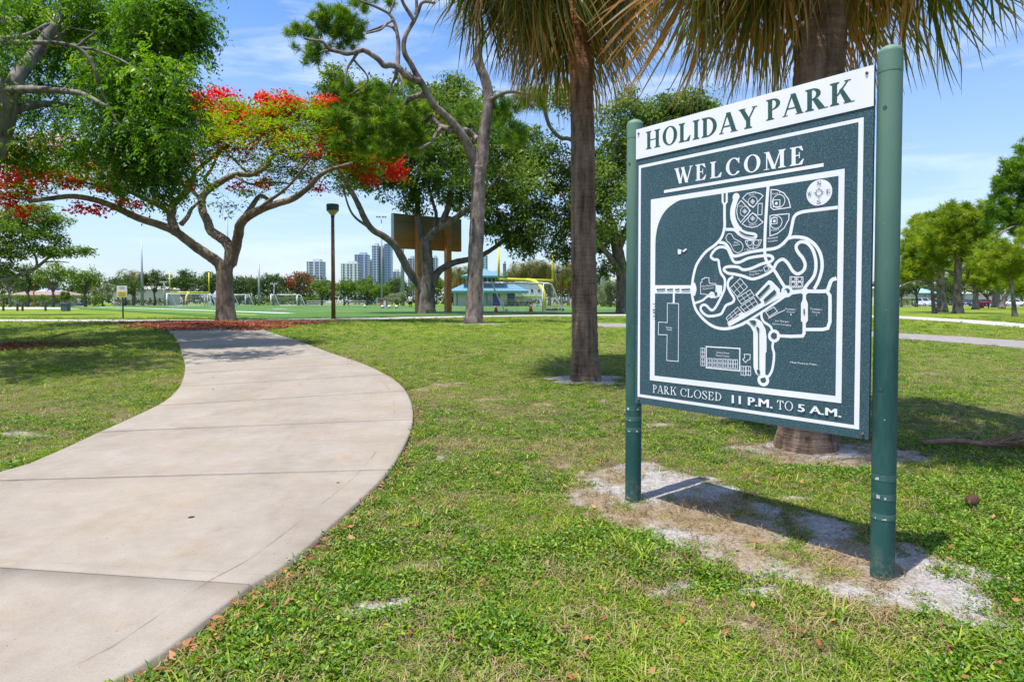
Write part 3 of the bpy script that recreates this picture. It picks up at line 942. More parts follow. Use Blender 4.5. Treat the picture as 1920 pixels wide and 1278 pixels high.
class Print:                                                     # thin layers of vinyl, each a hair above the one before
    def __init__(self, base): self.mb, self.h = MB(), base

    def poly(self, P):
        P = [np.asarray(p, float) for p in P]
        a = sum(P[i][0] * P[(i + 1) % len(P)][1] - P[(i + 1) % len(P)][0] * P[i][1] for i in range(len(P)))
        if a < 0: P = P[::-1]
        n = len(P)
        self.mb.add([bpt(p[0], p[1], self.h) for p in P], [tuple(range(n))])
        self.h += 1.2e-5

    def ring(self, O, I):                                        # between two loops of the same count
        n = len(O)
        for k in range(n):
            j = (k + 1) % n
            a = [bpt(*O[k], self.h), bpt(*O[j], self.h), bpt(*I[j], self.h), bpt(*I[k], self.h)]
            self.mb.add(a, [(0, 1, 2, 3)])
        self.h += 1.2e-5

    def line(self, P, w, closed=False, curve=False, n=None):     # ribbon with mitred joints
        P = np.asarray(P, float)
        if curve: P = catmull(np.vstack([P, P[:1]]) if closed else P, n or len(P) * 7)
        if closed and curve: P = P[:-1]
        m = len(P)
        Lp, Rp = [], []
        for k in range(m):
            a = P[(k - 1) % m] if closed or k > 0 else P[k] - (P[1] - P[0])
            c = P[(k + 1) % m] if closed or k < m - 1 else P[k] + (P[-1] - P[-2])
            d1, d2 = P[k] - a, c - P[k]
            d1 = d1 / (np.linalg.norm(d1) + 1e-9); d2 = d2 / (np.linalg.norm(d2) + 1e-9)
            n1 = np.array([-d1[1], d1[0]]); n2 = np.array([-d2[1], d2[0]])
            mm = n1 + n2; mm = mm / (np.linalg.norm(mm) + 1e-9)
            s = min(1 / max(mm @ n1, 0.4), 2.0)
            Lp.append(P[k] + mm * s * w / 2); Rp.append(P[k] - mm * s * w / 2)
        for k in range(m if closed else m - 1):
            j = (k + 1) % m
            a = [bpt(*Rp[k], self.h), bpt(*Rp[j], self.h), bpt(*Lp[j], self.h), bpt(*Lp[k], self.h)]
            self.mb.add(a, [(0, 1, 2, 3)])
        self.h += 1.2e-5

    def disc(self, c, r, n=28):
        self.poly([(c[0] + r * math.cos(2 * PI * k / n), c[1] + r * math.sin(2 * PI * k / n)) for k in range(n)])

    def circ(self, c, r, w, n=28):
        f = lambda q: [(c[0] + q * math.cos(2 * PI * k / n), c[1] + q * math.sin(2 * PI * k / n)) for k in range(n)]
        self.ring(f(r + w / 2), f(r - w / 2))


# ---- roman letters drawn as shapes, cap height 1
def glyph(ch, t, h):
    P = []

    def R(x0, x1, y0, y1): P.append([(x0, y0), (x1, y0), (x1, y1), (x0, y1)])

    def SER(x0, x1, top, o=0.085):                               # bracketed serif
        s = 0.042
        if top: P.append([(x0 - o, 1), (x0 - o, 1 - s), (x0, 1 - s - .05), (x1, 1 - s - .05), (x1 + o, 1 - s), (x1 + o, 1)])
        else: P.append([(x0 - o, 0), (x1 + o, 0), (x1 + o, s), (x1, s + .05), (x0, s + .05), (x0 - o, s)])

    def STEM(x, w=None, lo=True, hi=True):
        w = t if w is None else w
        R(x, x + w, 0.03, 0.97)
        if lo: SER(x, x + w, False)
        if hi: SER(x, x + w, True)

    def DIAG(x0, y0, x1, y1, w): P.append([(x0 - w / 2, y0), (x0 + w / 2, y0), (x1 + w / 2, y1), (x1 - w / 2, y1)])

    def ARC(cx, cy, ro, co, ri, ci, a0, a1, n=18, dx=0.0):       # ellipse ring from a0 to a1 degrees
        for k in range(n):
            q0, q1 = math.radians(a0 + (a1 - a0) * k / n), math.radians(a0 + (a1 - a0) * (k + 1) / n)
            P.append([(cx + ro * math.cos(q0), cy + co * math.sin(q0)), (cx + ro * math.cos(q1), cy + co * math.sin(q1)), (cx + dx + ri * math.cos(q1), cy + ci * math.sin(q1)), (cx + dx + ri * math.cos(q0), cy + ci * math.sin(q0))])
    o = 0.09
    if ch == 'H': STEM(o); STEM(.62); R(o + t, .62, .5 - h / 2, .5 + h / 2); return P, .62 + t + o + .05
    if ch == 'I': STEM(o); return P, o + t + o + .05
    if ch == 'L':
        STEM(o); R(o + t, .62, 0, h); P.append([(.62, 0), (.68, .30), (.64, .30), (.44, h), (.44, 0)]); return P, .74
    if ch == 'T':
        STEM(.31, hi=False); R(.04, .58 + t, 1 - h, 1); P.append([(.02, .70), (.06, .70), (.18, 1 - h), (.18, 1), (.04, 1)]); P.append([(.6 + t, .70), (.56 + t, .70), (.44 + t, 1 - h), (.44 + t, 1), (.58 + t, 1)]); return P, .66 + t
    if ch == 'E':
        STEM(o); R(o + t, .58, 0, h); R(o + t, .56, 1 - h, 1); R(o + t, .46, .52 - h / 2, .52 + h / 2)
        P.append([(.58, 0), (.66, .30), (.62, .30), (.42, h), (.42, 0)]); P.append([(.56, 1), (.62, .74), (.58, .74), (.40, 1 - h), (.40, 1)]); P.append([(.43, .36), (.47, .36), (.47, .68), (.43, .68)]); return P, .73
    if ch == 'D':
        STEM(o); ARC(o + t, .5, .52, .5, .52 - t, .5 - h, -90, 90); return P, o + t + .52 + .06
    if ch == 'P':
        STEM(o); ARC(o + t, .73, .36, .27, .36 - t * .95, .27 - h, -90, 90); return P, o + t + .36 + .05
    if ch == 'R':
        STEM(o); ARC(o + t, .74, .36, .26, .36 - t * .95, .26 - h, -90, 90)
        P.append([(o + t + .02, .50), (o + t + .02 + t * 1.1, .50), (.62 + t, .04), (.74 + t, .04), (.74 + t, 0), (.56, 0)]); return P, .76 + t
    if ch == 'K':
        STEM(o); DIAG(o + t, .40, .70, .97, h * 1.3); R(.56, .82, .955, 1); P.append([(.36, .62), (.36 + t * .6, .72), (.64 + t, .04), (.76 + t, .04), (.76 + t, 0), (.54, 0), (.54, .04), (.60, .06)]); return P, .76 + t
    if ch == 'A':
        DIAG(.10, .03, .43, 1, h * 1.2); DIAG(.76, .03, .46, 1, t * 1.12); R(.20, .68, .30, .30 + h); R(-.0, .24, 0, .042); R(.57, .93, 0, .042); return P, .93
    if ch == 'Y':
        DIAG(.43, .42, .15, .97, t * 1.1); DIAG(.47, .44, .75, .97, h * 1.3); R(.45 - t / 2, .45 + t / 2, .03, .47); SER(.45 - t / 2, .45 + t / 2, False); R(-.01, .33, .958, 1); R(.62, .88, .958, 1); return P, .87
    if ch == 'W':
        DIAG(.16, .97, .40, 0, t); DIAG(.40, 0, .60, .97, h * 1.2); DIAG(.54, .97, .80, 0, t); DIAG(.80, 0, 1.06, .97, h * 1.2); R(.0, .32, .958, 1); R(.42, .68, .958, 1); R(.95, 1.18, .958, 1); return P, 1.18
    if ch == 'M':
        R(.11, .11 + h, .03, .97); DIAG(.17, .97, .50, .0, t * 1.05); DIAG(.50, 0, .82, .97, h * 1.2); STEM(.80); R(.0, .27, 0, .042); R(.0, .26, .958, 1); return P, .80 + t + o + .04
    if ch == 'O':
        ARC(.46, .5, .43, .52, .43 - t, .52 - h, 0, 360, 36); return P, .92
    if ch == 'C':
        ARC(.46, .5, .43, .52, .43 - t, .52 - h, 42, 322, 30); P.append([(.72, .66), (.77, .66), (.77, 1.0), (.74, 1.0), (.66, .86)]); return P, .84
    if ch == 'S':
        ARC(.33, .745, .26, .27, .26 - t * .75, .27 - h, 30, 200, 14); ARC(.34, .265, .29, .28, .29 - t * .85, .28 - h, -160, 30, 14)
        P.append([(.08, .70), (.08 + t * .75, .80), (.34, .60), (.63, .33), (.63 - t * .85, .25), (.28, .47)]); P.append([(.53, .68), (.57, .68), (.57, .98), (.54, .98), (.49, .86)]); P.append([(.05, .34), (.09, .34), (.14, .14), (.08, .02), (.05, .02)]); return P, .70
    if ch == 'N':
        R(.11, .11 + h, .03, .97); DIAG(.17, .97, .66, 0, t); R(.66, .66 + h, .03, .97); R(0, .26, 0, .042); R(.55, .83, .958, 1); return P, .85
    return P, .36


def serif(pr, text, BL, BR, TL, t, h, gap=0.04):
    BL, BR, TL = (np.asarray(p) for p in (BL, BR, TL))
    gs, xx = [], 0.0
    for ch in text:
        P, a = glyph(ch, t, h)
        gs.append((P, xx)); xx += a + gap
    xx -= gap
    ex, ey = (BR - BL) / xx, TL - BL
    for P, x0 in gs:
        for q in P: pr.poly([BL + ex * (p[0] + x0) + ey * p[1] for p in q])


FONTS = {}


def sans(pr, text, BL, BR, TL, bold=0.0, hmul=1.0, thick=0.0):               # built-in sans face turned into polygons
    bold = 0.0
    key = (text, bold)
    if key not in FONTS:
        cu = bpy.data.curves.new('print', 'FONT'); cu.body = text; cu.offset = bold; cu.resolution_u = 2
        o = bpy.data.objects.new('print', cu)
        me = bpy.data.meshes.new_from_object(o)
        V = np.array([v.co[:2] for v in me.vertices]) if len(me.vertices) else np.zeros((0, 2))
        F_ = [tuple(p.vertices) for p in me.polygons]
        bpy.data.objects.remove(o); bpy.data.curves.remove(cu); bpy.data.meshes.remove(me)
        FONTS[key] = (V, F_)
    V, F_ = FONTS[key]
    if not len(V): return
    lo, hi = V.min(0), V.max(0)
    BL, BR, TL = (np.asarray(p) for p in (BL, BR, TL))
    w = BR - BL; hgt = (TL - BL) * hmul
    Q = [BL + w * (v[0] - lo[0]) / (hi[0] - lo[0]) + hgt * (v[1] - max(lo[1], 0)) / 0.72 for v in V]
    for k_ in ((-1, 0, 1) if thick else (0,)):
        pr.mb.add([bpt(q[0] + k_ * thick, q[1], pr.h) for q in Q], F_)
        pr.h += 1.2e-5


def rect(u0, u1, v0, v1): return [(u0, v0), (u1, v0), (u1, v1), (u0, v1)]


def ringrect(pr, a, b_): pr.ring(rect(*a), rect(*b_))


# header band, outer rule, frame
band = Print(0.0005)
vb = 0.5 * (buv(1193.4, 298.9)[1] + buv(1636.7, 200)[1])
hb = MB()
hb.prism([bpt(UL - .001, vb, 0.0004), bpt(UR + .001, vb, 0.0004), bpt(UR + .001, VT + .001, 0.0004), bpt(UL - .001, VT + .001, 0.0004)], (bn[0] * .0045, bn[1] * .0045, 0))
header = hb.build('header_board', MATS['sign_white'], sign)
title = Print(0.0052)
serif(title, 'HOLIDAY', ZC(150, 701), ZC(757, 574), ZC(150, 604), .20, .062, .05)
title.mb.build('lettering', MATS['letter_green'], header); title = Print(0.0054)
serif(title, 'PARK', ZC(805, 545), ZC(1288, 436), ZC(805, 432), .20, .062, .05)
title.mb.build('lettering', MATS['letter_green'], header)

wh = Print(0.0006)
tl, br = buv(1202, 310), buv(1612, 805)
ti, bi = buv(1206.6, 316), buv(1603.5, 795.5)
OU = (0.1045, br[0] - .003, 0.5 * (buv(1201, 744)[1] + br[1]), 0.5 * (tl[1] + buv(1617.8, 220)[1]))
wd = 0.020
ringrect(wh, OU, (OU[0] + wd, OU[1] - wd * 1.3, OU[2] + wd, OU[3] - wd))
wh.mb.build('border_line', MATS['sign_white'], panel); wh.mb = MB()
serif(wh, 'WELCOME', ZC(303, 888), ZC(1018, 777), ZC(303, 803), .185, .06, .15)
a, b_, c_ = ZC(248, 936), ZC(1117, 792), ZC(248, 920)
vy = 0.5 * (a[1] + b_[1])
wh.mb.build('welcome_lettering', MATS['sign_white'], panel)['kind'] = 'stuff'; wh.mb = MB()
wh.poly(rect(a[0], b_[0], vy, vy + abs(c_[1] - a[1])))
wh.mb.build('underline', MATS['sign_white'], panel); wh.mb = MB()
# map frame: white sheet edge with one great rounded corner
fo = [buv(1220.5, 373.5), buv(1583, 317.5), buv(1579, 755.5), buv(1219, 712.5)]
fu0, fu1 = 0.5 * (fo[0][0] + fo[3][0]), 0.5 * (fo[1][0] + fo[2][0])
fv0, fv1 = 0.5 * (fo[2][1] + fo[3][1]), 0.5 * (fo[0][1] + fo[1][1])
wh.poly(rect(fu0, fu1, fv0, fv1))
corner = catmull([ZA(138, 760), ZA(143, 600), ZA(170, 470), ZA(230, 360), ZA(330, 280), ZA(440, 245), ZA(600, 222)], 24)
inn = [buv(1227.5, 703.8), buv(1567, 741), buv(1571, 330)]
fi = [(inn[0][0], inn[0][1]), (inn[1][0], inn[0][1]), (inn[1][0], inn[2][1])] + [tuple(p) for p in corner[::-1]]
fi = [(p[0] if k < 3 else max(p[0], fi[0][0]), p[1] if k < 3 else min(p[1], inn[2][1])) for k, p in enumerate(fi)]
wh.mb.build('map_frame', MATS['sign_white'], panel)
gr = Print(wh.h + 1e-5)
gr.poly(fi)
gr.mb.build('map_field', MATS['sign_green'], panel)

mpz = Print(gr.h + 1e-5)
A = lambda *p: [ZA(*q) for q in p]
B = lambda *p: [ZB(*q) for q in p]
wA = 0.0135
RW, TW = 0.0185, 0.0042                                          # road and thin line widths, metres
mpz.line(A((762, 300), (762, 420), (762, 510), (735, 600), (680, 665), (600, 725), (545, 790), (505, 860), (480, 960), (470, 1040)) + B((415, 200), (425, 265), (450, 345), (510, 420), (580, 472), (650, 493), (720, 490), (800, 465), (880, 425)), RW, curve=True)
mpz.line(A((745, 195), (745, 280), (762, 310)), RW * .75); mpz.line(A((782, 190), (782, 280), (762, 310)), RW * .75)
mpz.line(A((1155, 138), (1146, 250), (1136, 400), (1128, 550), (1124, 700), (1130, 780), (1155, 835), (1205, 890), (1250, 960), (1290, 1025)) + B((1165, 165),), RW, curve=True)
mpz.line(A((1782, 330), (1600, 352), (1450, 375), (1392, 412), (1370, 490), (1350, 580), (1318, 625), (1270, 672), (1210, 700), (1100, 715), (980, 735), (880, 765), (835, 760), (805, 705), (765, 655), (700, 642)), RW, curve=True)
mpz.line(A((1322, 612), (1400, 596), (1500, 612), (1580, 672), (1628, 760), (1640, 870), (1612, 980), (1570, 1065)), RW, curve=True)
mpz.line(A((1205, 880), (1235, 825), (1285, 797), (1330, 830), (1375, 900), (1420, 928), (1470, 900), (1488, 850), (1468, 790), (1418, 725), (1408, 675), (1445, 642), (1505, 650), (1560, 720), (1585, 830), (1570, 940), (1510, 1020), (1480, 1060)), RW, curve=True)
mpz.line(A((648, 745), (690, 700), (740, 686), (790, 705), (820, 770), (850, 820), (900, 822), (980, 786), (1100, 766), (1170, 764), (1198, 790), (1170, 820), (1100, 838), (1000, 880), (930, 890), (880, 866), (790, 864), (756, 888), (790, 920), (850, 930), (920, 945), (1000, 972), (1060, 965), (1150, 925), (1205, 885)), RW * .95, curve=True)
mpz.line(A((648, 745), (640, 775), (668, 798), (705, 805), (715, 860), (730, 920), (765, 980), (762, 1060)) + B((668, 200), (640, 260), (600, 330), (570, 345), (525, 305), (490, 315), (492, 352), (545, 393), (640, 380), (668, 345), (690, 308), (742, 283), (752, 250), (722, 200), (702, 150), (712, 105), (745, 78)), RW * .9, curve=True)
mpz.line(B((440, 290), (500, 268), (545, 235), (600, 240), (640, 225)), RW * .8, curve=True)
mpz.disc(ZB(575, 225), .021); mpz.poly(B((610, 145), (658, 150), (655, 215), (610, 240)))
mpz.disc(ZA(866, 237), .024)
mpz.line(A((862, 262), (838, 345), (840, 430), (872, 505), (905, 540)), RW * 1.9, curve=True)
mpz.line(A((772, 528), (850, 532), (890, 566), (950, 600), (1022, 608), (1045, 590), (1030, 572), (960, 560), (905, 535)), RW, curve=True)
mpz.poly([(fi[0][0], ZA(140, 1030)[1]), ZA(480, 1030), ZA(480, 1104), (fi[0][0], ZA(140, 1104)[1])])
mpz.line([ZA(478, 1012), ZA(492, 1065), ZA(478, 1120)], RW * 1.7, curve=True)
mpz.line(A((306, 1100), (306, 1150)) + B((270, 292),), RW * .85)
mpz.line(B((220, 291), (310, 293), (307, 755), (215, 747), (218, 543), (148, 541), (150, 441), (219, 445)), TW, True)
mpz.line(B((705, 462), (830, 392), (985, 300), (1175, 200)), RW * 1.5); mpz.line(B((838, 448), (1000, 345), (1160, 235), (1210, 212), (1315, 196)), RW * .8)
mpz.poly(B((920, 222), (1028, 108), (1052, 112), (1118, 178), (1120, 236), (1000, 300), (975, 290)))
mpz.disc(ZB(815, 390), .022)
mpz.circ(ZB(1175, 196), .026, .017)
mpz.line(B((1205, 200), (1315, 195), (1480, 194), (1508, 165), (1530, 110), (1571, 92)), RW * 1.1, curve=True); mpz.disc(ZB(1316, 196), .021)
mpz.line(B((1315, 200), (1314, 268)), RW); mpz.poly(B((1300, 262), (1330, 262), (1342, 296), (1342, 430), (1326, 450), (1304, 450), (1287, 430), (1287, 296)))
mpz.line(B((1313, 445), (1312, 530), (1300, 552), (1210, 555), (1095, 550)), RW); mpz.line(B((1490, 190), (1518, 230), (1519, 300), (1518, 440), (1500, 490), (1460, 500), (1320, 500)), RW)
mpz.circ(ZB(1072, 552), .029, .018); mpz.line(B((1062, 520), (1042, 475), (992, 440), (972, 400), (974, 355)), RW * .8, curve=True)
mpz.line(B((1068, 588), (1060, 640), (1072, 700), (1062, 800), (1040, 858), (1010, 888)), RW * .8, curve=True); mpz.circ(ZB(986, 903), .028, .019)
mpz.poly(B((850, 448), (880, 418), (930, 410), (975, 440), (1005, 500), (1012, 560), (1012, 680), (1004, 690), (1002, 850), (1000, 880), (965, 890), (925, 850), (908, 800), (906, 520), (885, 478)))
for k in (0, 1):
    mpz.line(B((530, 637), (799, 652), (797, 830), (531, 805)), TW * 1.7, True) if k == 0 else None
for k in range(6):
    x0 = 543 + k * 41
    mpz.line(B((x0, 730 + k * 2), (x0 + 32, 732 + k * 2), (x0 + 32, 800 + k * 3), (x0, 796 + k * 3)), TW * .8, True)
    mpz.line(B((x0 + 16, 731 + k * 2), (x0 + 16, 798 + k * 3)), TW * .8); mpz.line(B((x0, 764 + k * 2), (x0 + 32, 766 + k * 2)), TW * .8)
for y0 in (647, 722):
    mpz.line(B((488, y0), (518, y0 + 2), (518, y0 + 68), (488, y0 + 66)), TW * .8, True); mpz.line(B((503, y0), (503, y0 + 68)), TW * .8); mpz.line(B((488, y0 + 33), (518, y0 + 35)), TW * .8)
for x0 in (808, 850):
    mpz.line(B((x0, 792), (x0 + 36, 796), (x0 + 36, 868), (x0, 862)), TW * .8, True); mpz.line(B((x0 + 18, 794), (x0 + 18, 866)), TW * .8); mpz.line(B((x0, 828), (x0 + 36, 832)), TW * .8)
mpz.line(B((834, 697), (882, 700), (880, 738), (860, 745), (846, 764), (822, 740), (839, 724)), TW, True)
mpz.line(B((485, 125), (497, 123), (497, 98), (515, 96), (515, 87), (552, 88), (555, 131), (608, 135), (606, 210), (540, 222), (486, 216)), TW, True)
for P_, c1, c2 in (([(1020, 332), (925, 248), (965, 208), (1030, 193), (1085, 207), (1110, 226)], (1016, 278), 36), ([(995, 360), (912, 268), (880, 310), (872, 368), (882, 425), (908, 466)], (945, 366), 36), ([(1016, 378), (922, 478), (960, 502), (1010, 512), (1060, 500), (1110, 464)], (1016, 430), 36)):
    mpz.line(A(*P_), TW * 1.2, True); mpz.circ(ZA(*c1), .030, TW * .8)
    mpz.line(A((c1[0], c1[1] - 20), (c1[0] + 18, c1[1]), (c1[0], c1[1] + 20), (c1[0] - 18, c1[1])), TW * .8, True); mpz.disc(ZA(*c1), .006, 8)
mpz.line(A((1182, 172), (1230, 172), (1295, 200), (1340, 260), (1356, 330), (1205, 352), (1180, 330)), TW * 1.3, True); mpz.circ(ZA(1250, 275), .038, TW); mpz.line(A((1200, 265), (1262, 262), (1262, 322), (1202, 326)), TW, True); mpz.disc(ZA(1230, 295), .009, 10)
mpz.line(A((1172, 408), (1195, 400), (1345, 388), (1340, 440), (1300, 515), (1240, 565), (1172, 588)), TW * 1.3, True); mpz.circ(ZA(1228, 465), .036, TW); mpz.line(A((1186, 428), (1236, 424), (1236, 476), (1186, 480)), TW, True); mpz.disc(ZA(1212, 454), .009, 10)
mpz.line(A((1066, 298), (1103, 294), (1100, 396), (1062, 398)), TW, True)
mpz.line(A((950, 630), (1095, 622), (1080, 668), (1050, 696), (1018, 702), (982, 692), (960, 665)), TW, True); mpz.line(A((1022, 626), (1020, 702)), TW)
for xx in (990, 1050): mpz.circ(ZA(xx, 648), .017, TW * .8)
mpz.line(A((775, 600), (795, 570), (825, 572), (850, 610), (905, 640), (930, 680), (915, 722), (880, 738), (845, 718), (815, 660), (785, 632)), TW, True, True)
mpz.line(A((1115, 872), (1148, 852), (1166, 888), (1130, 910)), TW, True)
for P_ in ([(722, 170), (803, 92), (860, 162), (778, 240)], [(778, 250), (882, 182), (915, 230), (812, 298)], [(803, 320), (912, 246), (945, 300), (848, 368)], [(690, 408), (782, 322), (815, 360), (708, 440)]):
    mpz.line(B(*P_), TW, True)
    q = [np.array(p, float) for p in P_]
    for f in (.33, .66):
        mpz.line([ZB(*(q[0] * (1 - f) + q[1] * f)), ZB(*(q[3] * (1 - f) + q[2] * f))], TW * .7)
    mpz.line([ZB(*((q[0] + q[3]) / 2)), ZB(*((q[1] + q[2]) / 2))], TW * .7)
mpz.line(B((1200, 80), (1304, 82), (1302, 160), (1199, 158)), TW, True); mpz.line(B((1250, 80), (1250, 160)), TW * 1.4); mpz.line(B((1200, 120), (1303, 121)), TW)
for xx in (1225, 1277):
    for yy in (98, 140): mpz.circ(ZB(xx, yy), .012, TW * .8, 12)
mpz.line(B((1006, 360), (1072, 322), (1100, 356), (1032, 400)), TW, True); mpz.line(B((1026, 414), (1100, 372), (1160, 345)), TW)
mpz.disc(ZA(1615, 198), 0.0715, 44)
TXT = [('Field 1', 985, 228, 55), ('Field 3', 893, 328, 36), ('Field 2', 985, 500, 66), ('Field 4', 1195, 218, 70), ('Field 5', 1185, 545, 68), ('Baseball', 1153, 618, 88), ('Complex', 1153, 645, 88), ('Play', 850, 655, 40), ('Station', 838, 678, 64), ('T Ball', 940, 722, 56), ('Holiday Park', 988, 918, 124), ('Dog Park', 988, 944, 90), ('War Memorial', 556, 1050, 122), ('Auditorium', 566, 1072, 98)]
for s, x0, y0, w in TXT: sans(mpz, s, ZA(x0, y0), ZA(x0 + w, y0 - w * .13), ZA(x0, y0 - 17), .012)
TXB = [('Football /', 1163, 342, 86), ('Soccer', 1175, 364, 66), ('1', 1204, 388, 8), ('Football /', 1365, 342, 92), ('Soccer', 1378, 366, 66), ('2', 1408, 390, 8), ('Joe Wanger', 1080, 436, 112), ('Sports Complex', 1060, 460, 150), ('Activity', 208, 488, 52), ('Center', 214, 506, 44), ('Jimmy Evert', 614, 688, 100), ('Tennis Center', 606, 712, 112), ('Multi Purpose Fields', 1205, 768, 208), ('Basketball', 1214, 172, 80)]
for s, x0, y0, w in TXB: sans(mpz, s, ZB(x0, y0), ZB(x0 + w, y0 + w * .09), ZB(x0, y0 - 15), .012)
# closing line under the map
hours = Print(mpz.h); mp_keep = mpz; mpz = hours
serif(mpz, 'PARK', ZB(105, 1003), ZB(296, 1026), ZB(105, 940), .115, .045, .05)
serif(mpz, 'CLOSED', ZB(324, 1031), ZB(658, 1072), ZB(324, 968), .115, .045, .05)
sans(mpz, '11 P.M.', ZB(740, 1086), ZB(1060, 1128), ZB(740, 1019), 0, 1, .0032)
serif(mpz, 'TO', ZB(1097, 1134), ZB(1228, 1150), ZB(1097, 1062), .115, .045, .05)
sans(mpz, '5 A.M.', ZB(1268, 1152), ZB(1608, 1199), ZB(1268, 1090), 0, 1, .0032)
hours.h = mpz.h; mp_keep.h = mpz.h; mpz = mp_keep
for P_ in ([(345, 705), (380, 712), (372, 752), (346, 750)], [(383, 725), (415, 700), (430, 706), (402, 732)]): mpz.poly(A(*P_))
hours.mb.build('hours_lettering', MATS['sign_white'], panel)['kind'] = 'stuff'
mpz.mb.build('map_print', MATS['sign_white'], panel)['kind'] = 'stuff'
top = Print(mpz.h + 1e-5)
for x0, x1 in ((155, 232), (248, 302), (322, 360), (378, 455)): top.poly(A((x0, 1064), (x1, 1060), (x1, 1074), (x0, 1078)))
top.poly(B((940, 232), (1030, 140), (1046, 152), (958, 244))); top.poly(B((990, 262), (1078, 182), (1096, 205), (1000, 284)))
top.poly(B((1310, 335), (1320, 335), (1320, 378), (1310, 378))); top.poly(B((947, 500), (954, 500), (955, 820), (948, 818)))
top.poly(B((930, 480), (945, 478), (960, 500), (942, 512))); top.poly(B((935, 820), (960, 822), (965, 850), (945, 856))); top.poly(B((872, 432), (915, 425), (935, 440), (918, 468)))
top.line(A((900, 545), (950, 572), (1035, 590)), .006); top.disc(ZB(612, 212), .009, 12)
cc_ = ZA(1615, 198)
top.circ(cc_, .0175, .0035)
for a_ in range(4):
    d = np.array([math.cos(a_ * PI / 2), math.sin(a_ * PI / 2)]); nn = np.array([-d[1], d[0]])
    top.poly([cc_ + d * .018 + nn * .0025, cc_ + d * .034, cc_ + d * .018 - nn * .0025])
for ch, dx, dy in (('N', 0, .052), ('S', 0, -.052), ('W', -.052, 0), ('E', .052, 0)):
    p = cc_ + np.array([dx, dy]); serif(top, ch, p + (-.013, -.011), p + (.013, -.011), p + (-.013, .011), .15, .07)
us_ = [buv(1231, 594), buv(1231, 569), buv(1225, 594)]
sans(top, 'US 1', us_[0], us_[1], us_[2], .012, 1, .001)
top.mb.build('map_detail', MATS['letter_green'], panel)['kind'] = 'stuff'
rust = solid('rusty_screw', (0.16, 0.08, 0.04), 0.7)
for px, py in ((1198.5, 250.7), (1626.4, 137.4), (1618.5, 813), (1198, 748)):
    u_, v_ = buv(px, py)
    p = np.array(bpt(u_, v_, 0.004)); d = np.array([bn[0], bn[1], 0])
    MB().tube([p, p + d * .006, p + d * .009], [.0075, .0075, .004], 10).build('screw', rust, sign)

for base, top_z, px in ((PL, buv(1188, 212)[1] + .0, 0), (PR, 2.795, 1)):
    zt = 2.79
    mb = MB()
    g0 = float(gz(base[0], base[1]))
    zs = np.linspace(-0.25, zt - 0.07, 40)
    mb.tube([(base[0], base[1], zz_) for zz_ in zs], [PRAD] * 40, 28)
    post = mb.build('post', MATS['post_green'], sign, True)
    cp = MB()
    prof = [(PRAD - .003, 0), (PRAD + .0006, .0002), (PRAD + .0011, .002), (PRAD + .0012, .006), (PRAD + .0012, .05), (PRAD + .0012, .101), (PRAD + .0012, .105)] + [((PRAD + .0012) * math.cos(a), .105 + .038 * math.sin(a)) for a in np.linspace(0.05, PI / 2 - .05, 8)]
    cp.lathe((base[0], base[1], zt - 0.155), prof, 28)
    cap = cp.build('post_cap', MATS['post_green'], post, True)
    cap.data.polygons.foreach_set('use_smooth', [len(p.vertices) == 4 for p in cap.data.polygons])
    hs = (0.66, 0.585, 0.505) if px == 0 else (0.52, 0.42, 0.315)
    for k, hh in enumerate(hs):
        tb = MB()
        tb.lathe((base[0], base[1], hh), [(PRAD + .0003, 0), (PRAD + .0009, .0004), (PRAD + .0009, .030), (PRAD + .0003, .0304)], 44)
        tb.build('tape_band', tape, post)
        a0 = math.atan2(-base[1], -base[0])
        pb = MB()
        for _ in range(2):
            aa, da, w0 = a0 + RNG.uniform(-1.0, .6), RNG.uniform(.08, .35), RNG.uniform(.006, .02)
            za = hh + RNG.uniform(.002, .010)
            arc = np.linspace(aa, aa + da, 6)
            rr = PRAD + .0024
            lo_ = [(base[0] + rr * math.cos(q_), base[1] + rr * math.sin(q_), za + RNG.uniform(-.002, .002)) for q_ in arc]
            hi_ = [(p[0], p[1], za + w0 + RNG.uniform(-.003, .003)) for p in lo_]
            pb.add(lo_ + hi_, [(j, j + 1, 7 + j, 6 + j) for j in range(5)])
        pb.build('torn_paper', torn, post)['kind'] = 'stuff'
    # bolts behind the board
    for zz_ in (1.0, 2.45):
        p = np.array([base[0], base[1], zz_]); d = np.array([bn[0], bn[1], 0])
        MB().bar(p + d * (PRAD - .005), p + d * (PRAD + .0015), .010, 8).build('bolt', MATS['letter_green'], post)

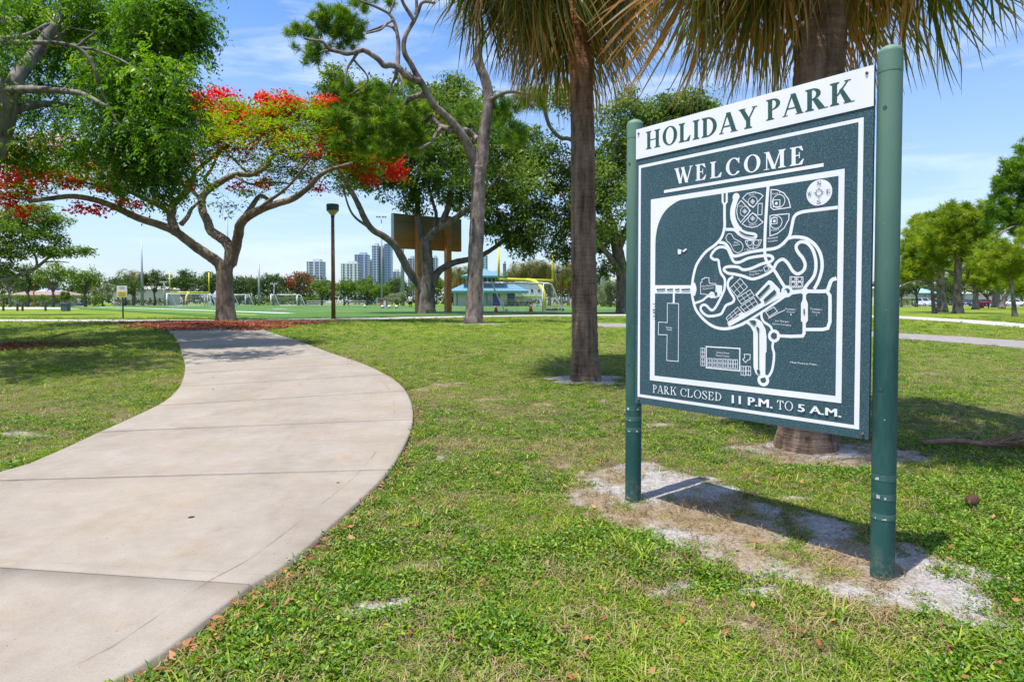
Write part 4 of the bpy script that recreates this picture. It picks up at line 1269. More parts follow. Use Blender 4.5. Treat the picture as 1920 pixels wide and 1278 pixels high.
# ================================================================ TREES
def leaf_cloud(C, per, R, L, Wd, out=0.5, hang=0.3, flat=0.0, crnd=None, jitter=0.5, shape='leaf'):
    """Leaves (one bent quad each) strewn through balls of radius R round the centres C."""
    C = np.asarray(C, float)
    n = len(C) * per
    c = np.repeat(C, per, 0)
    v = RNG.normal(size=(n, 3)); v /= np.linalg.norm(v, axis=1)[:, None]
    rad = RNG.random(n) ** 0.45 * np.repeat(RNG.uniform(.45, 1.3, len(C)), per)
    R = np.asarray(R, float) * np.ones(3)
    p = c + v * rad[:, None] * R
    d = v * out + RNG.normal(size=(n, 3)) * 0.55; d[:, 2] -= hang
    d[:, 2] *= (1 - flat)
    d /= np.linalg.norm(d, axis=1)[:, None] + 1e-9
    nn = RNG.normal(size=(n, 3)) * (0.8 - 0.6 * flat); nn[:, 2] += 1
    s = np.cross(d, nn); s /= np.linalg.norm(s, axis=1)[:, None] + 1e-9
    u = np.cross(s, d)
    q5 = 0.45 + 0.95 * RNG.random(n) ** 1.5
    l = (L * q5)[:, None]; w = (Wd * q5 * (0.75 + 0.5 * RNG.random(n)))[:, None]
    V = np.stack([p, p + d * l * .45 - s * w * .5 + u * w * .18, p + d * l - u * l * .12, p + d * l * .45 + s * w * .5 + u * w * .18], 1).reshape(-1, 3)
    cr_ = RNG.random(len(C)) if crnd is None else crnd
    r = np.clip(np.repeat(cr_, per) * (1 - jitter) + RNG.random(n) * jitter, 0, 1)
    return V, np.arange(4 * n).reshape(-1, 4), np.repeat(r, 4)


def spray_cloud(C, per, R, Ls, nl, L, Wd, hang):
    """Pinnate sprays: drooping stalks with leaflets down both sides, hung in balls round C."""
    C = np.asarray(C, float); n = len(C) * per
    c = np.repeat(C, per, 0)
    v = RNG.normal(size=(n, 3)); v /= np.linalg.norm(v, axis=1)[:, None]
    p = c + v * (RNG.random(n) ** .5 * np.repeat(RNG.uniform(.5, 1.3, len(C)), per))[:, None] * R
    d = v * .8 + RNG.normal(size=(n, 3)) * .45; d[:, 2] -= hang * .5; d /= np.linalg.norm(d, axis=1)[:, None]
    ls = Ls * (.6 + .7 * RNG.random(n))
    base = np.clip(np.repeat(RNG.random(len(C)), per) * .6 + RNG.random(n) * .3, 0, 1)
    Vs, rs_ = [], []
    for k in range(nl):
        t = (k // 2 + .6) / (nl / 2)
        a = p + d * (ls * t)[:, None]; a[:, 2] -= hang * .55 * ls * t * t
        ax = d.copy(); ax[:, 2] -= hang * 1.1 * t; ax /= np.linalg.norm(ax, axis=1)[:, None]
        up = RNG.normal(size=(n, 3)) * .35; up[:, 2] += 1
        s = np.cross(ax, up); s /= np.linalg.norm(s, axis=1)[:, None] + 1e-9
        dl = s * (1 if k % 2 else -1) * .85 + ax * .5; dl[:, 2] -= .35; dl /= np.linalg.norm(dl, axis=1)[:, None]
        sl = np.cross(dl, up); sl /= np.linalg.norm(sl, axis=1)[:, None] + 1e-9
        l = (L * (.7 + .6 * RNG.random(n)) * (1.15 - .5 * abs(t - .45)))[:, None]; w = l * (Wd / L)
        Vs.append(np.stack([a, a + dl * l * .4 - sl * w * .5, a + dl * l, a + dl * l * .4 + sl * w * .5], 1))
        rs_.append(np.repeat(np.clip(base + RNG.normal(size=n) * .06, 0, 1)[:, None], 4, 1))
    V = np.concatenate(Vs, 0).reshape(-1, 3)
    return V, np.arange(len(V)).reshape(-1, 4), np.concatenate(rs_, 0).ravel()


def needle_cloud(C, D, per, L, Wd, spread=1.1, crnd=None):
    """Round needle tufts at C pointing along D; a needle is one slim quad."""
    C = np.asarray(C, float); n = len(C) * per
    c = np.repeat(C, per, 0); d0 = np.repeat(D, per, 0)
    d = d0 + RNG.normal(size=(n, 3)) * spread * 0.6
    d /= np.linalg.norm(d, axis=1)[:, None] + 1e-9
    s = np.cross(d, RNG.normal(size=(n, 3))); s /= np.linalg.norm(s, axis=1)[:, None] + 1e-9
    l = (L * (0.65 + 0.5 * RNG.random(n)))[:, None]
    b0 = c - d0 * (RNG.random(n) * L * 0.55)[:, None]
    tip = b0 + d * l; tip[:, 2] -= (l[:, 0] * .12)
    mid = b0 + d * l * .5
    V = np.stack([b0, mid - s * Wd * .5, tip, mid + s * Wd * .5], 1).reshape(-1, 3)
    cr_ = RNG.random(len(C)) if crnd is None else crnd
    r = np.clip(np.repeat(cr_, per) * .6 + RNG.random(n) * .4, 0, 1)
    return V, np.arange(4 * n).reshape(-1, 4), np.repeat(r, 4)


def join(parts):
    V, Q, R, o = [], [], [], 0
    for v, q_, r in parts:
        V.append(v); Q.append(q_ + o); R.append(r); o += len(v)
    return np.vstack(V), np.vstack(Q), np.concatenate(R)


barkmat('oak_bark', (0.055, 0.046, 0.038), (0.19, 0.165, 0.14), 4.0, (1, 1, .35), 0.9, 0.06)
barkmat('pine_bark', (0.075, 0.052, 0.042), (0.30, 0.25, 0.225), 5.0, (1, 1, .45), 1.0, 0.06)
barkmat('flame_bark', (0.10, 0.075, 0.055), (0.26, 0.21, 0.165), 3.0, (1, 1, .5), 0.7, 0.05)
barkmat('grey_bark', (0.075, 0.068, 0.06), (0.27, 0.245, 0.215), 5.0, (1, 1, .4), 0.8, 0.03)
leafmat('mahogany_leaf', [(0.0, (0.040, 0.105, 0.012)), (0.45, (0.085, 0.205, 0.020)), (0.8, (0.17, 0.30, 0.030)), (1.0, (0.36, 0.43, 0.045))], 0.56, 0.4, 0.4)
leafmat('oak_leaf', [(0.0, (0.045, 0.092, 0.018)), (0.5, (0.092, 0.165, 0.026)), (0.85, (0.17, 0.240, 0.034)), (1.0, (0.25, 0.29, 0.04))], 0.50, 0.45, 0.4)
leafmat('flame_leaf', [(0.0, (0.07, 0.15, 0.012)), (0.4, (0.125, 0.25, 0.018)), (0.8, (0.235, 0.36, 0.022)), (1.0, (0.40, 0.43, 0.03))], 0.5, 0.5, 0.3)
leafmat('flame_flower', [(0.0, (0.48, 0.012, 0.010)), (0.5, (0.70, 0.035, 0.010)), (0.8, (0.74, 0.11, 0.012)), (1.0, (0.76, 0.22, 0.02))], 0.42, 0.5, 0.3)
leafmat('pine_needle', [(0.0, (0.035, 0.105, 0.014)), (0.4, (0.10, 0.215, 0.020)), (0.8, (0.21, 0.325, 0.028)), (1.0, (0.36, 0.40, 0.05))], 0.46, 0.5, 0.3)
leafmat('yellow_needle', [(0.0, (0.07, 0.14, 0.010)), (0.4, (0.17, 0.27, 0.016)), (0.8, (0.32, 0.40, 0.028)), (1.0, (0.46, 0.38, 0.07))], 0.48, 0.5, 0.3)
leafmat('far_leaf', [(0.0, (0.036, 0.072, 0.020)), (0.5, (0.07, 0.120, 0.030)), (1.0, (0.125, 0.175, 0.042))], 0.36, 0.5, 0.3)
leafmat('far_bright', [(0.0, (0.05, 0.115, 0.014)), (0.5, (0.11, 0.195, 0.022)), (1.0, (0.20, 0.265, 0.03))], 0.42, 0.5, 0.3)
leafmat('far_pale', [(0.0, (0.10, 0.14, 0.05)), (0.5, (0.20, 0.24, 0.11)), (1.0, (0.36, 0.38, 0.25))], 0.3, 0.5, 0.3)
leafmat('far_red', [(0.0, (0.06, 0.09, 0.02)), (0.45, (0.10, 0.12, 0.025)), (0.6, (0.33, 0.06, 0.035)), (1.0, (0.5, 0.14, 0.07))], 0.3, 0.5, 0.3)


def limb_points(L, Y0):
    """[(px, py, dY) ...] with start/end radius in px -> world points, radii."""
    pts, r0, r1 = L
    P = np.array([at(p[0], p[1], Y0 + (p[2] if len(p) > 2 else 0.0)) for p in pts])
    n = max(8, len(P) * 5)
    C = catmull(P, n)
    s = np.r_[0, np.cumsum(np.linalg.norm(np.diff(C, axis=0), axis=1))]; s /= s[-1]
    return C, (r0 + (r1 - r0) * s ** 0.8) * Y0 / FPX


def clump_points(specs, Y0):
    out = []
    for sp in specs:
        px, py, rx, ry, n = sp[:5]
        dY = sp[5] if len(sp) > 5 else 0.0
        k = Y0 / FPX
        dep = (sp[6] if len(sp) > 6 else rx * 0.9) * k
        v = RNG.normal(size=(n, 3)); v /= np.linalg.norm(v, axis=1)[:, None]
        v *= (RNG.random(n) ** 0.42 * np.where(RNG.random(n) < .2, RNG.uniform(1.0, 1.32, n), 1.0))[:, None]
        c = at(px, py, Y0 + dY)
        out.append(c + v * np.array([rx * k, dep, ry * k]))
    return np.vstack(out)


def tree(name, label, bark, Y0, base, limbs, crown_mats, group=None, seg=12, flare=1.35, twigs=None, twig_r=0.018, loc=None):
    """crown_mats: [(child name, material, V, Q, R)]; limbs[0] is the stem, its first point the base."""
    g = gnd(*base) if loc is None else np.asarray(loc, float)
    root = thing(name, label, 'tree', g, group)
    mb, allp, allr = MB(), [], []
    for k, L in enumerate(limbs):
        P, R = limb_points(L, Y0)
        if k == 0:
            hgt = P[:, 2] - P[0, 2]
            R = R * (1 + (flare - 1) * np.exp(-np.clip(hgt, 0, 99) / (R[0] * 1.6)))
        mb.tube(P, R, seg if k == 0 or L[1] > 5 else max(6, seg - 4), m=0, rough=0.10)
        allp.append(P); allr.append(R)
    if twigs is not None and len(twigs):
        AP, AR = np.vstack(allp), np.concatenate(allr)
        dd = np.array([((AP - c) ** 2).sum(1).min() for c in twigs])
        for c in np.asarray(twigs)[np.argsort(dd)]:
            d2 = ((AP - c) ** 2).sum(1); j = int(np.argmin(d2))
            a = AP[j]; L_ = math.sqrt(d2[j])
            if L_ < 0.15: continue
            mid = (a + c) / 2 + RNG.normal(size=3) * 0.13 * L_ + np.array([0, 0, 0.06 * L_])
            r0 = min(twig_r * (0.6 + 0.35 * L_), AR[j] * 0.7 + 0.004)
            tp = catmull([a, mid, c], 6)
            mb.tube(tp, np.linspace(r0, r0 * .45, 6), 5, False)
            AP = np.vstack([AP, tp[2:]]); AR = np.r_[AR, np.linspace(r0, r0 * .45, 6)[2:]]
    mb.build('trunk', MATS[bark], root, True)
    for nm, mt, (V, Q, R) in crown_mats:
        link(nm, quads_mesh(nm, V, Q, MATS[mt], R), root)
    return root


# ---------------------------------------------------------------- big leafy tree that leans in from the left
YB = 15.5
lim = [([(-70, 690), (-62, 520), (-40, 330, -.2), (-12, 262), (0, 225), (5, 190), (8, 152)], 46, 22),
       ([(4, 190), (22, 160, .2), (42, 131, .4), (60, 108, .6), (77, 87, .8), (95, 58, 1.0), (112, 32, 1.2), (118, -10, 1.4), (125, -80, 1.6)], 15, 7),
       ([(10, 172), (23, 169, -.2), (55, 168, -.5), (94, 169, -.9), (130, 172, -1.3), (157, 177, -1.6), (200, 200, -2)], 9, 3),
       ([(0, 236), (10, 222, .1), (27, 208, .2), (47, 200, .3), (70, 196, .6), (94, 195, .9), (125, 198, 1.2), (150, 203, 1.6)], 11, 4),
       ([(-60, 90, -.3), (0, 74, -.3), (25, 71, -.3), (54, 65, -.2), (90, 45, 0)], 8, 3),
       ([(-60, 60, -1), (0, 78, -1), (40, 80, -1.1), (82, 80, -1.2), (115, 82, -1.2), (141, 87, -1.2), (158, 98, -1.2), (169, 113, -1.2), (180, 138, -1.2), (186, 162, -1.1), (200, 190, -1), (225, 240, -.9)], 6, 1.6),
       ([(145, 88, -1.2), (160, 75, -1.2), (180, 60, -1.3)], 3, 1.4), ([(152, 90, -1.2), (185, 96, -1.2), (240, 120, -1.4), (290, 160, -1.4)], 3, 1.2),
       ([(0, 45, .5), (20, 38, .5), (36, 33, .5), (42, 42, .4)], 6, 2),
       ([(-30, 290), (-120, 200, .5), (-220, 120, 1), (-300, 60, 1.4)], 18, 7), ([(60, 108, .6), (160, 40, 2), (250, 30, 3), (330, 70, 3.5)], 6, 2), ([(-60, 300, 0), (-80, 200, 2), (-40, 100, 4), (40, 40, 5)], 16, 6)]
cs = clump_points([(60, 40, 110, 70, 130, 3.0, 70), (190, 30, 110, 70, 150, 2.0, 90), (300, 60, 80, 62, 150), (345, 40, 42, 45, 60), (352, 62, 34, 34, 46), (260, 150, 95, 80, 190), (310, 200, 52, 62, 120), (280, 270, 62, 70, 120),
                   (330, 260, 38, 60, 66), (238, 320, 42, 40, 44), (310, 330, 36, 42, 52), (195, 200, 80, 60, 80, 1.6), (160, 262, 90, 46, 80), (60, 200, 80, 60, 50, 2.6, 60), (70, 280, 75, 34, 50, 1), (130, 120, 120, 70, 100, 3.0, 70), (30, 130, 60, 60, 40, 2.6, 60),
                   (-120, 40, 110, 110, 200), (-220, 110, 160, 120, 220), (-170, 30, 130, 100, 150, -4.5), (-130, -60, 150, 90, 110, -3), (-200, 150, 120, 90, 130, 4), (-330, 100, 130, 120, 120, 2), (120, 20, 200, 70, 110, 3.5), (220, 80, 140, 90, 110, 4), (-20, -60, 240, 90, 90, 2), (260, -60, 140, 70, 70), (-60, 250, 90, 60, 36), (300, 180, 70, 90, 50, -2.2), (200, 120, 120, 80, 80, 6.5), (80, 60, 120, 60, 60, 8), (260, 200, 90, 80, 60, 4.5), (-60, 100, 120, 100, 60, 6)], YB)
cs = cs[RNG.random(len(cs)) < .86]
sh = []                                                         # boughs nearer and out of frame that shade the lawn
sv = np.array(sdir)
for _ in range(900):
    q_ = gnd(RNG.uniform(-260, 335), RNG.uniform(606, 688)); zc_ = RNG.uniform(4.6, 9.0); q_ = q_ + sv * ((zc_ - q_[2]) / sv[2])
    if q_[1] < 9: continue
    qx, qy = 960 + FPX * q_[0] / q_[1], 567 - FPX * (q_[2] - EYE) / q_[1]
    if qx < -25 or qy < -20 or (qx < 330 and qy < 200 and q_[1] > 16.5): sh.append(q_)
sh = np.array(sh)[:420]
cs = np.vstack([cs, sh])
tw = cs[RNG.random(len(cs)) < 0.3]
tree('leafy_tree', 'big dense green tree whose crown leans in at the top left', 'grey_bark', YB, (-70, 690), lim,
     [('crown', 'mahogany_leaf', spray_cloud(cs, 7, (.40, .40, .34), .30, 10, .105, .036, .9))], twigs=tw, twig_r=.012, loc=np.r_[at(-70, 690, YB)[:2], gz(0, YB)])

# ---------------------------------------------------------------- flame tree in red blossom
YF = float(gnd(423, 602)[1])
lim = [([(424, 604), (423, 585), (422, 550), (421, 515), (424, 492)], 15.5, 14),
       ([(418, 512), (411, 494), (390, 478, -.2), (366, 462, -.3), (345, 446, -.5), (325, 432, -.7), (295, 420, -1), (260, 409, -1.4), (228, 394, -1.9), (195, 380, -2.4), (165, 372, -2.9), (134, 368, -3.4), (95, 372, -3.9), (53, 378, -4.4)], 11, 3),
       ([(330, 436, -.7), (321, 410, -.5), (322, 388, -.3), (336, 372, -.1), (350, 360, 0), (360, 341, .2), (366, 323, .4), (384, 306, .6), (403, 291, .8), (425, 270, 1)], 9, 2.5),
       ([(320, 402, -.5), (305, 390, -.9), (285, 380, -1.3), (252, 364, -1.8), (225, 352, -2.2), (190, 350, -2.6), (150, 340, -3)], 5, 1.6),
       ([(216, 390, -2), (232, 372, -1.6), (205, 356, -1.4), (180, 340, -1), (140, 330, -.6), (100, 322, 0)], 4, 1.5),
       ([(340, 420, -.4), (352, 406, 0), (358, 393, .3), (366, 385, .6), (376, 376, .8)], 5, 2.5),
       ([(428, 500), (432, 470), (424, 454, .1), (410, 443, .3), (395, 432, .5), (389, 414, .7), (380, 396, .9), (378, 376, 1.1), (384, 362, 1.3), (394, 354, 1.5), (412, 342, 1.7), (434, 330, 1.9), (452, 327, 2.1), (469, 328, 2.3), (488, 320, 2.5), (501, 311, 2.7), (506, 297, 2.9), (518, 288, 3.1), (533, 282, 3.3), (570, 272, 3.8)], 11, 3),
       ([(378, 378, 1.1), (366, 362, 1.2), (358, 356, 1.2), (345, 352, 1.1)], 5, 2),
       ([(432, 496), (442, 462), (447, 440, -.2), (451, 420, -.4), (463, 407, -.6), (480, 397, -.8), (500, 388, -1), (522, 381, -1.2), (540, 376, -1.4), (554, 370, -1.6), (568, 360, -1.8), (581, 349, -2), (599, 330, -2.3), (620, 318, -2.7), (660, 306, -3.2)], 11, 2.4),
       ([(452, 418, -.4), (462, 403, -.1), (472, 388, .2), (482, 372, .5), (490, 367, .6), (500, 372, .8), (512, 380, 1)], 7, 3),
       ([(395, 350, 1.5), (384, 335, 1.2), (396, 318, .9), (410, 290, .6), (440, 262, .3)], 4, 1.5), ([(470, 330, 2.3), (440, 300, 2), (430, 285, 2), (470, 268, 2.4), (490, 250, 2.8)], 3, 1.2),
       ([(478, 398, -.8), (500, 380, -2), (540, 350, -3.5), (580, 300, -4.5)], 4, 1.5), ([(440, 330, 2), (470, 345, 1), (510, 342, 0), (550, 345, -1)], 3, 1.2)]
LEAFY = [(395, 212, 55, 26, 26), (450, 235, 60, 24, 36), (520, 225, 60, 24, 40), (580, 215, 50, 24, 40), (620, 235, 45, 28, 36), (560, 255, 90, 28, 70), (470, 265, 70, 24, 42), (400, 252, 46, 24, 28), (640, 275, 70, 30, 60), (580, 300, 90, 22, 60),
         (690, 300, 46, 22, 30), (660, 322, 50, 14, 22), (400, 282, 50, 14, 16), (520, 320, 60, 16, 24), (450, 300, 60, 12, 14), (570, 330, 40, 10, 14), (640, 355, 34, 10, 10), (560, 225, 120, 40, 70, 3), (480, 240, 120, 40, 60, -3),
         (90, 300, 110, 30, 50, -3.5), (170, 330, 110, 28, 46, -3), (230, 350, 60, 20, 22, -2), (40, 360, 50, 16, 16, -4), (300, 300, 80, 40, 50, -1), (300, 250, 80, 30, 40, 1), (200, 290, 100, 30, 40, 1)]
cs = clump_points(LEAFY, YF)
low = clump_points([(440, 350, 90, 26, 22), (520, 352, 60, 20, 16), (430, 392, 60, 14, 9), (250, 385, 40, 10, 5), (380, 345, 40, 16, 8)], YF)
RED = [(372, 205, 30, 16, 20), (400, 222, 34, 12, 20), (430, 222, 40, 12, 22), (470, 236, 40, 12, 16), (510, 218, 40, 10, 16), (540, 210, 36, 10, 14), (480, 262, 60, 14, 14), (395, 268, 34, 10, 10), (600, 205, 34, 10, 10), (540, 250, 60, 16, 10), (640, 250, 40, 16, 7), (610, 290, 60, 16, 9), (372, 184, 22, 12, 20), (410, 175, 26, 9, 17), (398, 192, 18, 7, 9), (437, 206, 22, 14, 30), (462, 218, 26, 11, 26), (523, 190, 34, 13, 38), (497, 206, 28, 9, 16), (555, 196, 16, 6, 9), (412, 252, 26, 13, 22), (446, 250, 16, 9, 12), (600, 186, 12, 7, 6), (628, 194, 18, 9, 11), (384, 246, 12, 8, 6), (350, 200, 10, 9, 6),
       (686, 325, 12, 9, 9), (745, 318, 20, 16, 24), (735, 296, 16, 9, 8), (658, 312, 9, 7, 6), (640, 298, 8, 6, 4), (597, 350, 14, 7, 8), (494, 343, 12, 7, 8), (446, 350, 9, 5, 5), (545, 294, 8, 6, 4), (460, 287, 8, 6, 4), (590, 292, 8, 6, 5), (366, 294, 10, 7, 5), (352, 346, 7, 7, 5), (426, 278, 8, 6, 4), (560, 262, 60, 22, 12), (690, 340, 22, 7, 6), (715, 300, 9, 8, 5),
       (28, 345, 36, 26, 44, -4), (14, 380, 16, 10, 12, -4), (52, 320, 40, 18, 24, -4), (100, 325, 30, 14, 14, -3.5), (160, 315, 22, 14, 14, -3), (210, 328, 16, 12, 11, -2.5), (138, 340, 14, 11, 10, -3), (192, 350, 12, 8, 8, -2.5), (145, 386, 10, 7, 6, -3), (186, 396, 8, 6, 6, -2.5), (232, 379, 8, 5, 4, -2), (254, 383, 7, 5, 4, -2), (298, 374, 7, 5, 4, -1.5), (75, 282, 50, 10, 8, -2), (40, 400, 10, 5, 4, -4), (110, 260, 60, 14, 8, 0), (310, 200, 60, 24, 26, 1), (25, 290, 30, 12, 8, -3)]
rs = clump_points(RED, YF)
k = YF / 26.0
tree('flame_tree', 'spreading flame tree with red blossom where the path ends', 'flame_bark', YF, (424, 604), lim,
     [('crown', 'flame_leaf', join([leaf_cloud(cs, 44, (.62, .62, .17), .17, .05, .5, .05, .75), leaf_cloud(low, 26, (.5, .5, .2), .15, .05, .5, .3, .3)])),
      ('blossom', 'flame_flower', join([leaf_cloud(rs, 25, (.40, .40, .24), .13, .10, .6, 0, .2), (lambda q_: leaf_cloud(q_, 9, (.5, .5, .18), .12, .09, .6, 0, .3, crnd=.72 + .28 * RNG.random(len(q_))))(cs[RNG.random(len(cs)) < .28])]))], twigs=np.vstack([cs[RNG.random(len(cs)) < .42], rs[RNG.random(len(rs)) < .25], low]), twig_r=.012)

# ---------------------------------------------------------------- live oaks
YO = 46.0
zo = np.array([0, 0, 0])
lim = [([(800, 592), (800, 565), (801, 540), (802, 521), (801, 495), (800, 476), (799, 452)], 15, 10),
       ([(794, 545), (784, 530), (768, 510, -.4), (752, 480, -.8), (738, 458, -1.2), (718, 442, -1.6), (700, 432, -2), (686, 414, -2.4), (674, 388, -2.8), (663, 366, -3.2), (650, 345, -3.6), (625, 300, -4)], 9, 3.5),
       ([(808, 540), (820, 512, .3), (835, 500, .6), (852, 492, .9), (870, 488, 1.2), (890, 484, 1.4), (910, 475, 1.6), (930, 462, 1.8), (960, 440, 2), (990, 410, 2.4)], 8, 2.5),
       ([(800, 462), (790, 440, .3), (784, 404, .6), (782, 380, .9), (770, 340, 1.2), (755, 290, 1.6), (745, 230, 2)], 7, 2),
       ([(801, 450), (816, 433, -.5), (835, 423, -1), (854, 409, -1.5), (883, 387, -2), (920, 350, -2.5), (960, 300, -3)], 8, 2),
       ([(826, 428, -.8), (832, 410, -.6), (840, 390, -.4), (843, 370, -.2), (850, 320, 0), (845, 250, 0), (840, 190, 0)], 7, 2),
       ([(843, 372), (856, 395), (866, 375, .5), (865, 340, 1), (900, 260, 1.5)], 4, 2), ([(812, 440), (818, 405), (812, 380), (800, 330), (790, 250)], 4, 1.6), ([(700, 432, -2), (660, 400, -3), (640, 340, -3.5)], 3, 1.2)]
cs = clump_points([(840, 185, 48, 40, 60), (800, 215, 60, 45, 66), (880, 220, 50, 50, 60), (760, 260, 60, 50, 70), (830, 290, 70, 55, 70), (920, 270, 60, 55, 70), (970, 320, 60, 60, 76), (1010, 290, 50, 60, 50), (1000, 390, 50, 40, 56), (960, 430, 56, 30, 56), (920, 380, 50, 40, 46), (985, 455, 36, 26, 30),
                   (700, 300, 60, 50, 60), (650, 260, 55, 60, 66), (620, 210, 36, 46, 40), (632, 160, 30, 40, 30), (690, 200, 60, 50, 60), (720, 340, 40, 32, 26), (770, 365, 30, 34, 24), (660, 330, 40, 30, 24), (740, 180, 60, 40, 40), (850, 350, 60, 26, 26), (780, 330, 60, 30, 30),
                   (830, 240, 140, 80, 110, 5), (900, 330, 120, 80, 90, 5), (700, 250, 100, 70, 70, 4), (820, 250, 130, 70, 70, -4), (930, 330, 90, 60, 50, -4)], YO)
tree('oak', 'tall live oak in front of the rusty scoreboard', 'oak_bark', YO, (800, 588), lim, [('crown', 'oak_leaf', leaf_cloud(cs[RNG.random(len(cs)) < .86], 80, (.86, .86, .56), .27, .12, .4, .25, .15))], twigs=cs[RNG.random(len(cs)) < .3], twig_r=.028, group=None)
lim = [([(1172, 592), (1170, 560), (1168, 520), (1160, 480), (1152, 440)], 15, 10), ([(1168, 530), (1158, 505, -.5), (1142, 480, -1), (1125, 458, -1.5), (1100, 430, -2), (1075, 400, -2.5), (1050, 360, -3)], 7, 2),
       ([(1158, 470), (1180, 420, .5), (1215, 360, 1), (1250, 300, 1.5), (1280, 240, 2)], 8, 2), ([(1152, 440), (1140, 380, -.5), (1150, 300, -1), (1160, 230, -1.5)], 7, 2), ([(1172, 520), (1210, 470, 1), (1260, 420, 2), (1320, 380, 3)], 7, 2),
       ([(1150, 440, 0), (1110, 300, -1), (1072, 263, -1.5), (1050, 258, -1.6), (1030, 235, -1.8), (1020, 204, -2), (1005, 185, -2), (992, 174, -2)], 5, 3)]
cs = clump_points([(1280, 205, 50, 34, 66), (1230, 235, 55, 46, 70), (1320, 210, 30, 26, 30), (1160, 260, 56, 60, 70), (1140, 340, 60, 55, 70), (1200, 330, 60, 60, 60), (1080, 350, 50, 50, 56), (1060, 420, 46, 40, 50), (1130, 430, 50, 46, 56), (1060, 470, 34, 24, 26), (1260, 300, 60, 60, 50), (1320, 300, 50, 60, 40), (1250, 400, 60, 60, 40), (1340, 390, 60, 60, 40), (1160, 195, 40, 40, 26),
                   (1045, 330, 26, 40, 20), (1140, 500, 40, 20, 14), (1200, 300, 120, 90, 90, 5), (1180, 380, 110, 80, 60, -4), (1050, 190, 40, 30, 16, -2)], YO + 1)
tree('oak', 'dark live oak behind the palm and the left post of the sign', 'oak_bark', YO + 1, (1172, 588), lim, [('crown', 'oak_leaf', leaf_cloud(cs[RNG.random(len(cs)) < .9], 76, (.86, .86, .56), .27, .12, .4, .25, .15))], twigs=cs[RNG.random(len(cs)) < .3], twig_r=.028)

# ---------------------------------------------------------------- the crooked pine
YP = float(gnd(888, 606)[1])


def pine_crown(specs, Y0, per, L, Wd, R_=0.0):
    c = clump_points(specs, Y0)
    D = RNG.normal(size=c.shape) * .6; D[:, 2] += 0.55; D /= np.linalg.norm(D, axis=1)[:, None]
    return c, needle_cloud(c, D, per, L, Wd)


lim = [([(888, 608), (889, 580), (891, 520), (893, 450), (896, 380), (897, 330), (898, 312)], 15, 13),
       ([(898, 335), (903, 300), (905, 282), (906, 262), (912, 225), (916, 195), (916, 178), (910, 150), (900, 125), (896, 100), (900, 60), (895, 10), (900, -60)], 12.5, 6),
       ([(896, 345), (893, 320), (887, 297), (877, 272, -.2), (866, 253, -.4), (850, 232, -.6), (832, 214, -.8), (815, 199, -1), (805, 184, -1.1), (798, 170, -1.2), (792, 158, -1.3), (785, 147, -1.4), (777, 133, -1.5), (769, 118, -1.6), (759, 101, -1.7), (757, 82, -1.7), (762, 64, -1.7), (770, 50, -1.7), (777, 38, -1.8), (784, 22, -1.8), (790, 7, -1.9), (800, 3, -2), (815, 6, -2.1)], 10.5, 2.4),
       ([(776, 37, -1.8), (767, 24, -1.9), (758, 10, -2), (750, -8, -2.1)], 4, 2.5), ([(780, 28, -1.8), (781, 10, -1.8), (780, -10, -1.8)], 3, 2.5),
       ([(788, 153, -1.4), (774, 148, -1.5), (760, 140, -1.6), (750, 130, -1.7), (743, 124, -1.7), (732, 122, -1.8), (720, 123, -1.9), (710, 112, -2), (696, 102, -2.1), (683, 95, -2.2), (672, 96, -2.3), (660, 100, -2.4), (648, 101, -2.5), (635, 97, -2.6), (620, 94, -2.7), (610, 84, -2.8), (603, 78, -2.9), (588, 76, -3), (570, 72, -3.1)], 7, 2),
       ([(671, 98, -2.3), (662, 112, -2.3), (653, 125, -2.3), (649, 140, -2.3), (648, 160, -2.3)], 3, 1.5), ([(663, 112, -2.3), (690, 150, -2), (652, 180, -2)], 2, 1), ([(632, 97, -2.6), (615, 95, -2.5), (600, 98, -2.4)], 3, 1.2),
       ([(745, 127, -1.7), (746, 110, -1.6), (747, 92, -1.5), (747, 78, -1.5), (744, 60, -1.5), (741, 46, -1.5), (735, 33, -1.5), (728, 25, -1.5), (715, 18, -1.6), (695, 9, -1.7), (670, 0, -1.8)], 4.5, 1.8),
       ([(742, 58, -1.5), (735, 51, -1.3), (722, 48, -1.1), (705, 54, -1), (688, 59, -.9)], 3, 1.6), ([(736, 38, -1.5), (725, 45, -1.8), (715, 55, -2), (700, 60, -2.1), (686, 63, -2.2)], 2.6, 1.4), ([(730, 26, -1.5), (735, 14, -1.5), (740, 0, -1.5)], 2.4, 1.4),
       ([(744, 128, -1.7), (741, 145, -1.6), (734, 160, -1.5), (733, 175, -1.4), (728, 192, -1.3)], 3.4, 1.2), ([(747, 135, -1.7), (755, 155, -1.9), (757, 170, -2), (756, 185, -2)], 2.6, 1),
       ([(796, 178, -1.2), (782, 180, -.9), (768, 186, -.6), (760, 196, -.3), (752, 210, 0), (744, 226, .3), (735, 240, .5), (718, 250, .8)], 5.5, 2),
       ([(850, 246, -.5), (838, 241, -.4), (826, 237, -.2), (816, 227, 0), (809, 218, .2), (800, 226, .4), (788, 238, .6), (770, 248, .9), (752, 255, 1.2)], 6, 2), ([(826, 241, -.3), (817, 252, -.5), (810, 266, -.7), (798, 273, -.9), (785, 279, -1.1)], 4, 2),
       ([(864, 250, -.3), (872, 244, -.1), (880, 248, .1), (889, 256, .2), (896, 262, .1)], 5, 6), ([(916, 190), (930, 182, -.3), (945, 174, -.6), (965, 172, -1), (990, 176, -1.4)], 5, 2.5)]
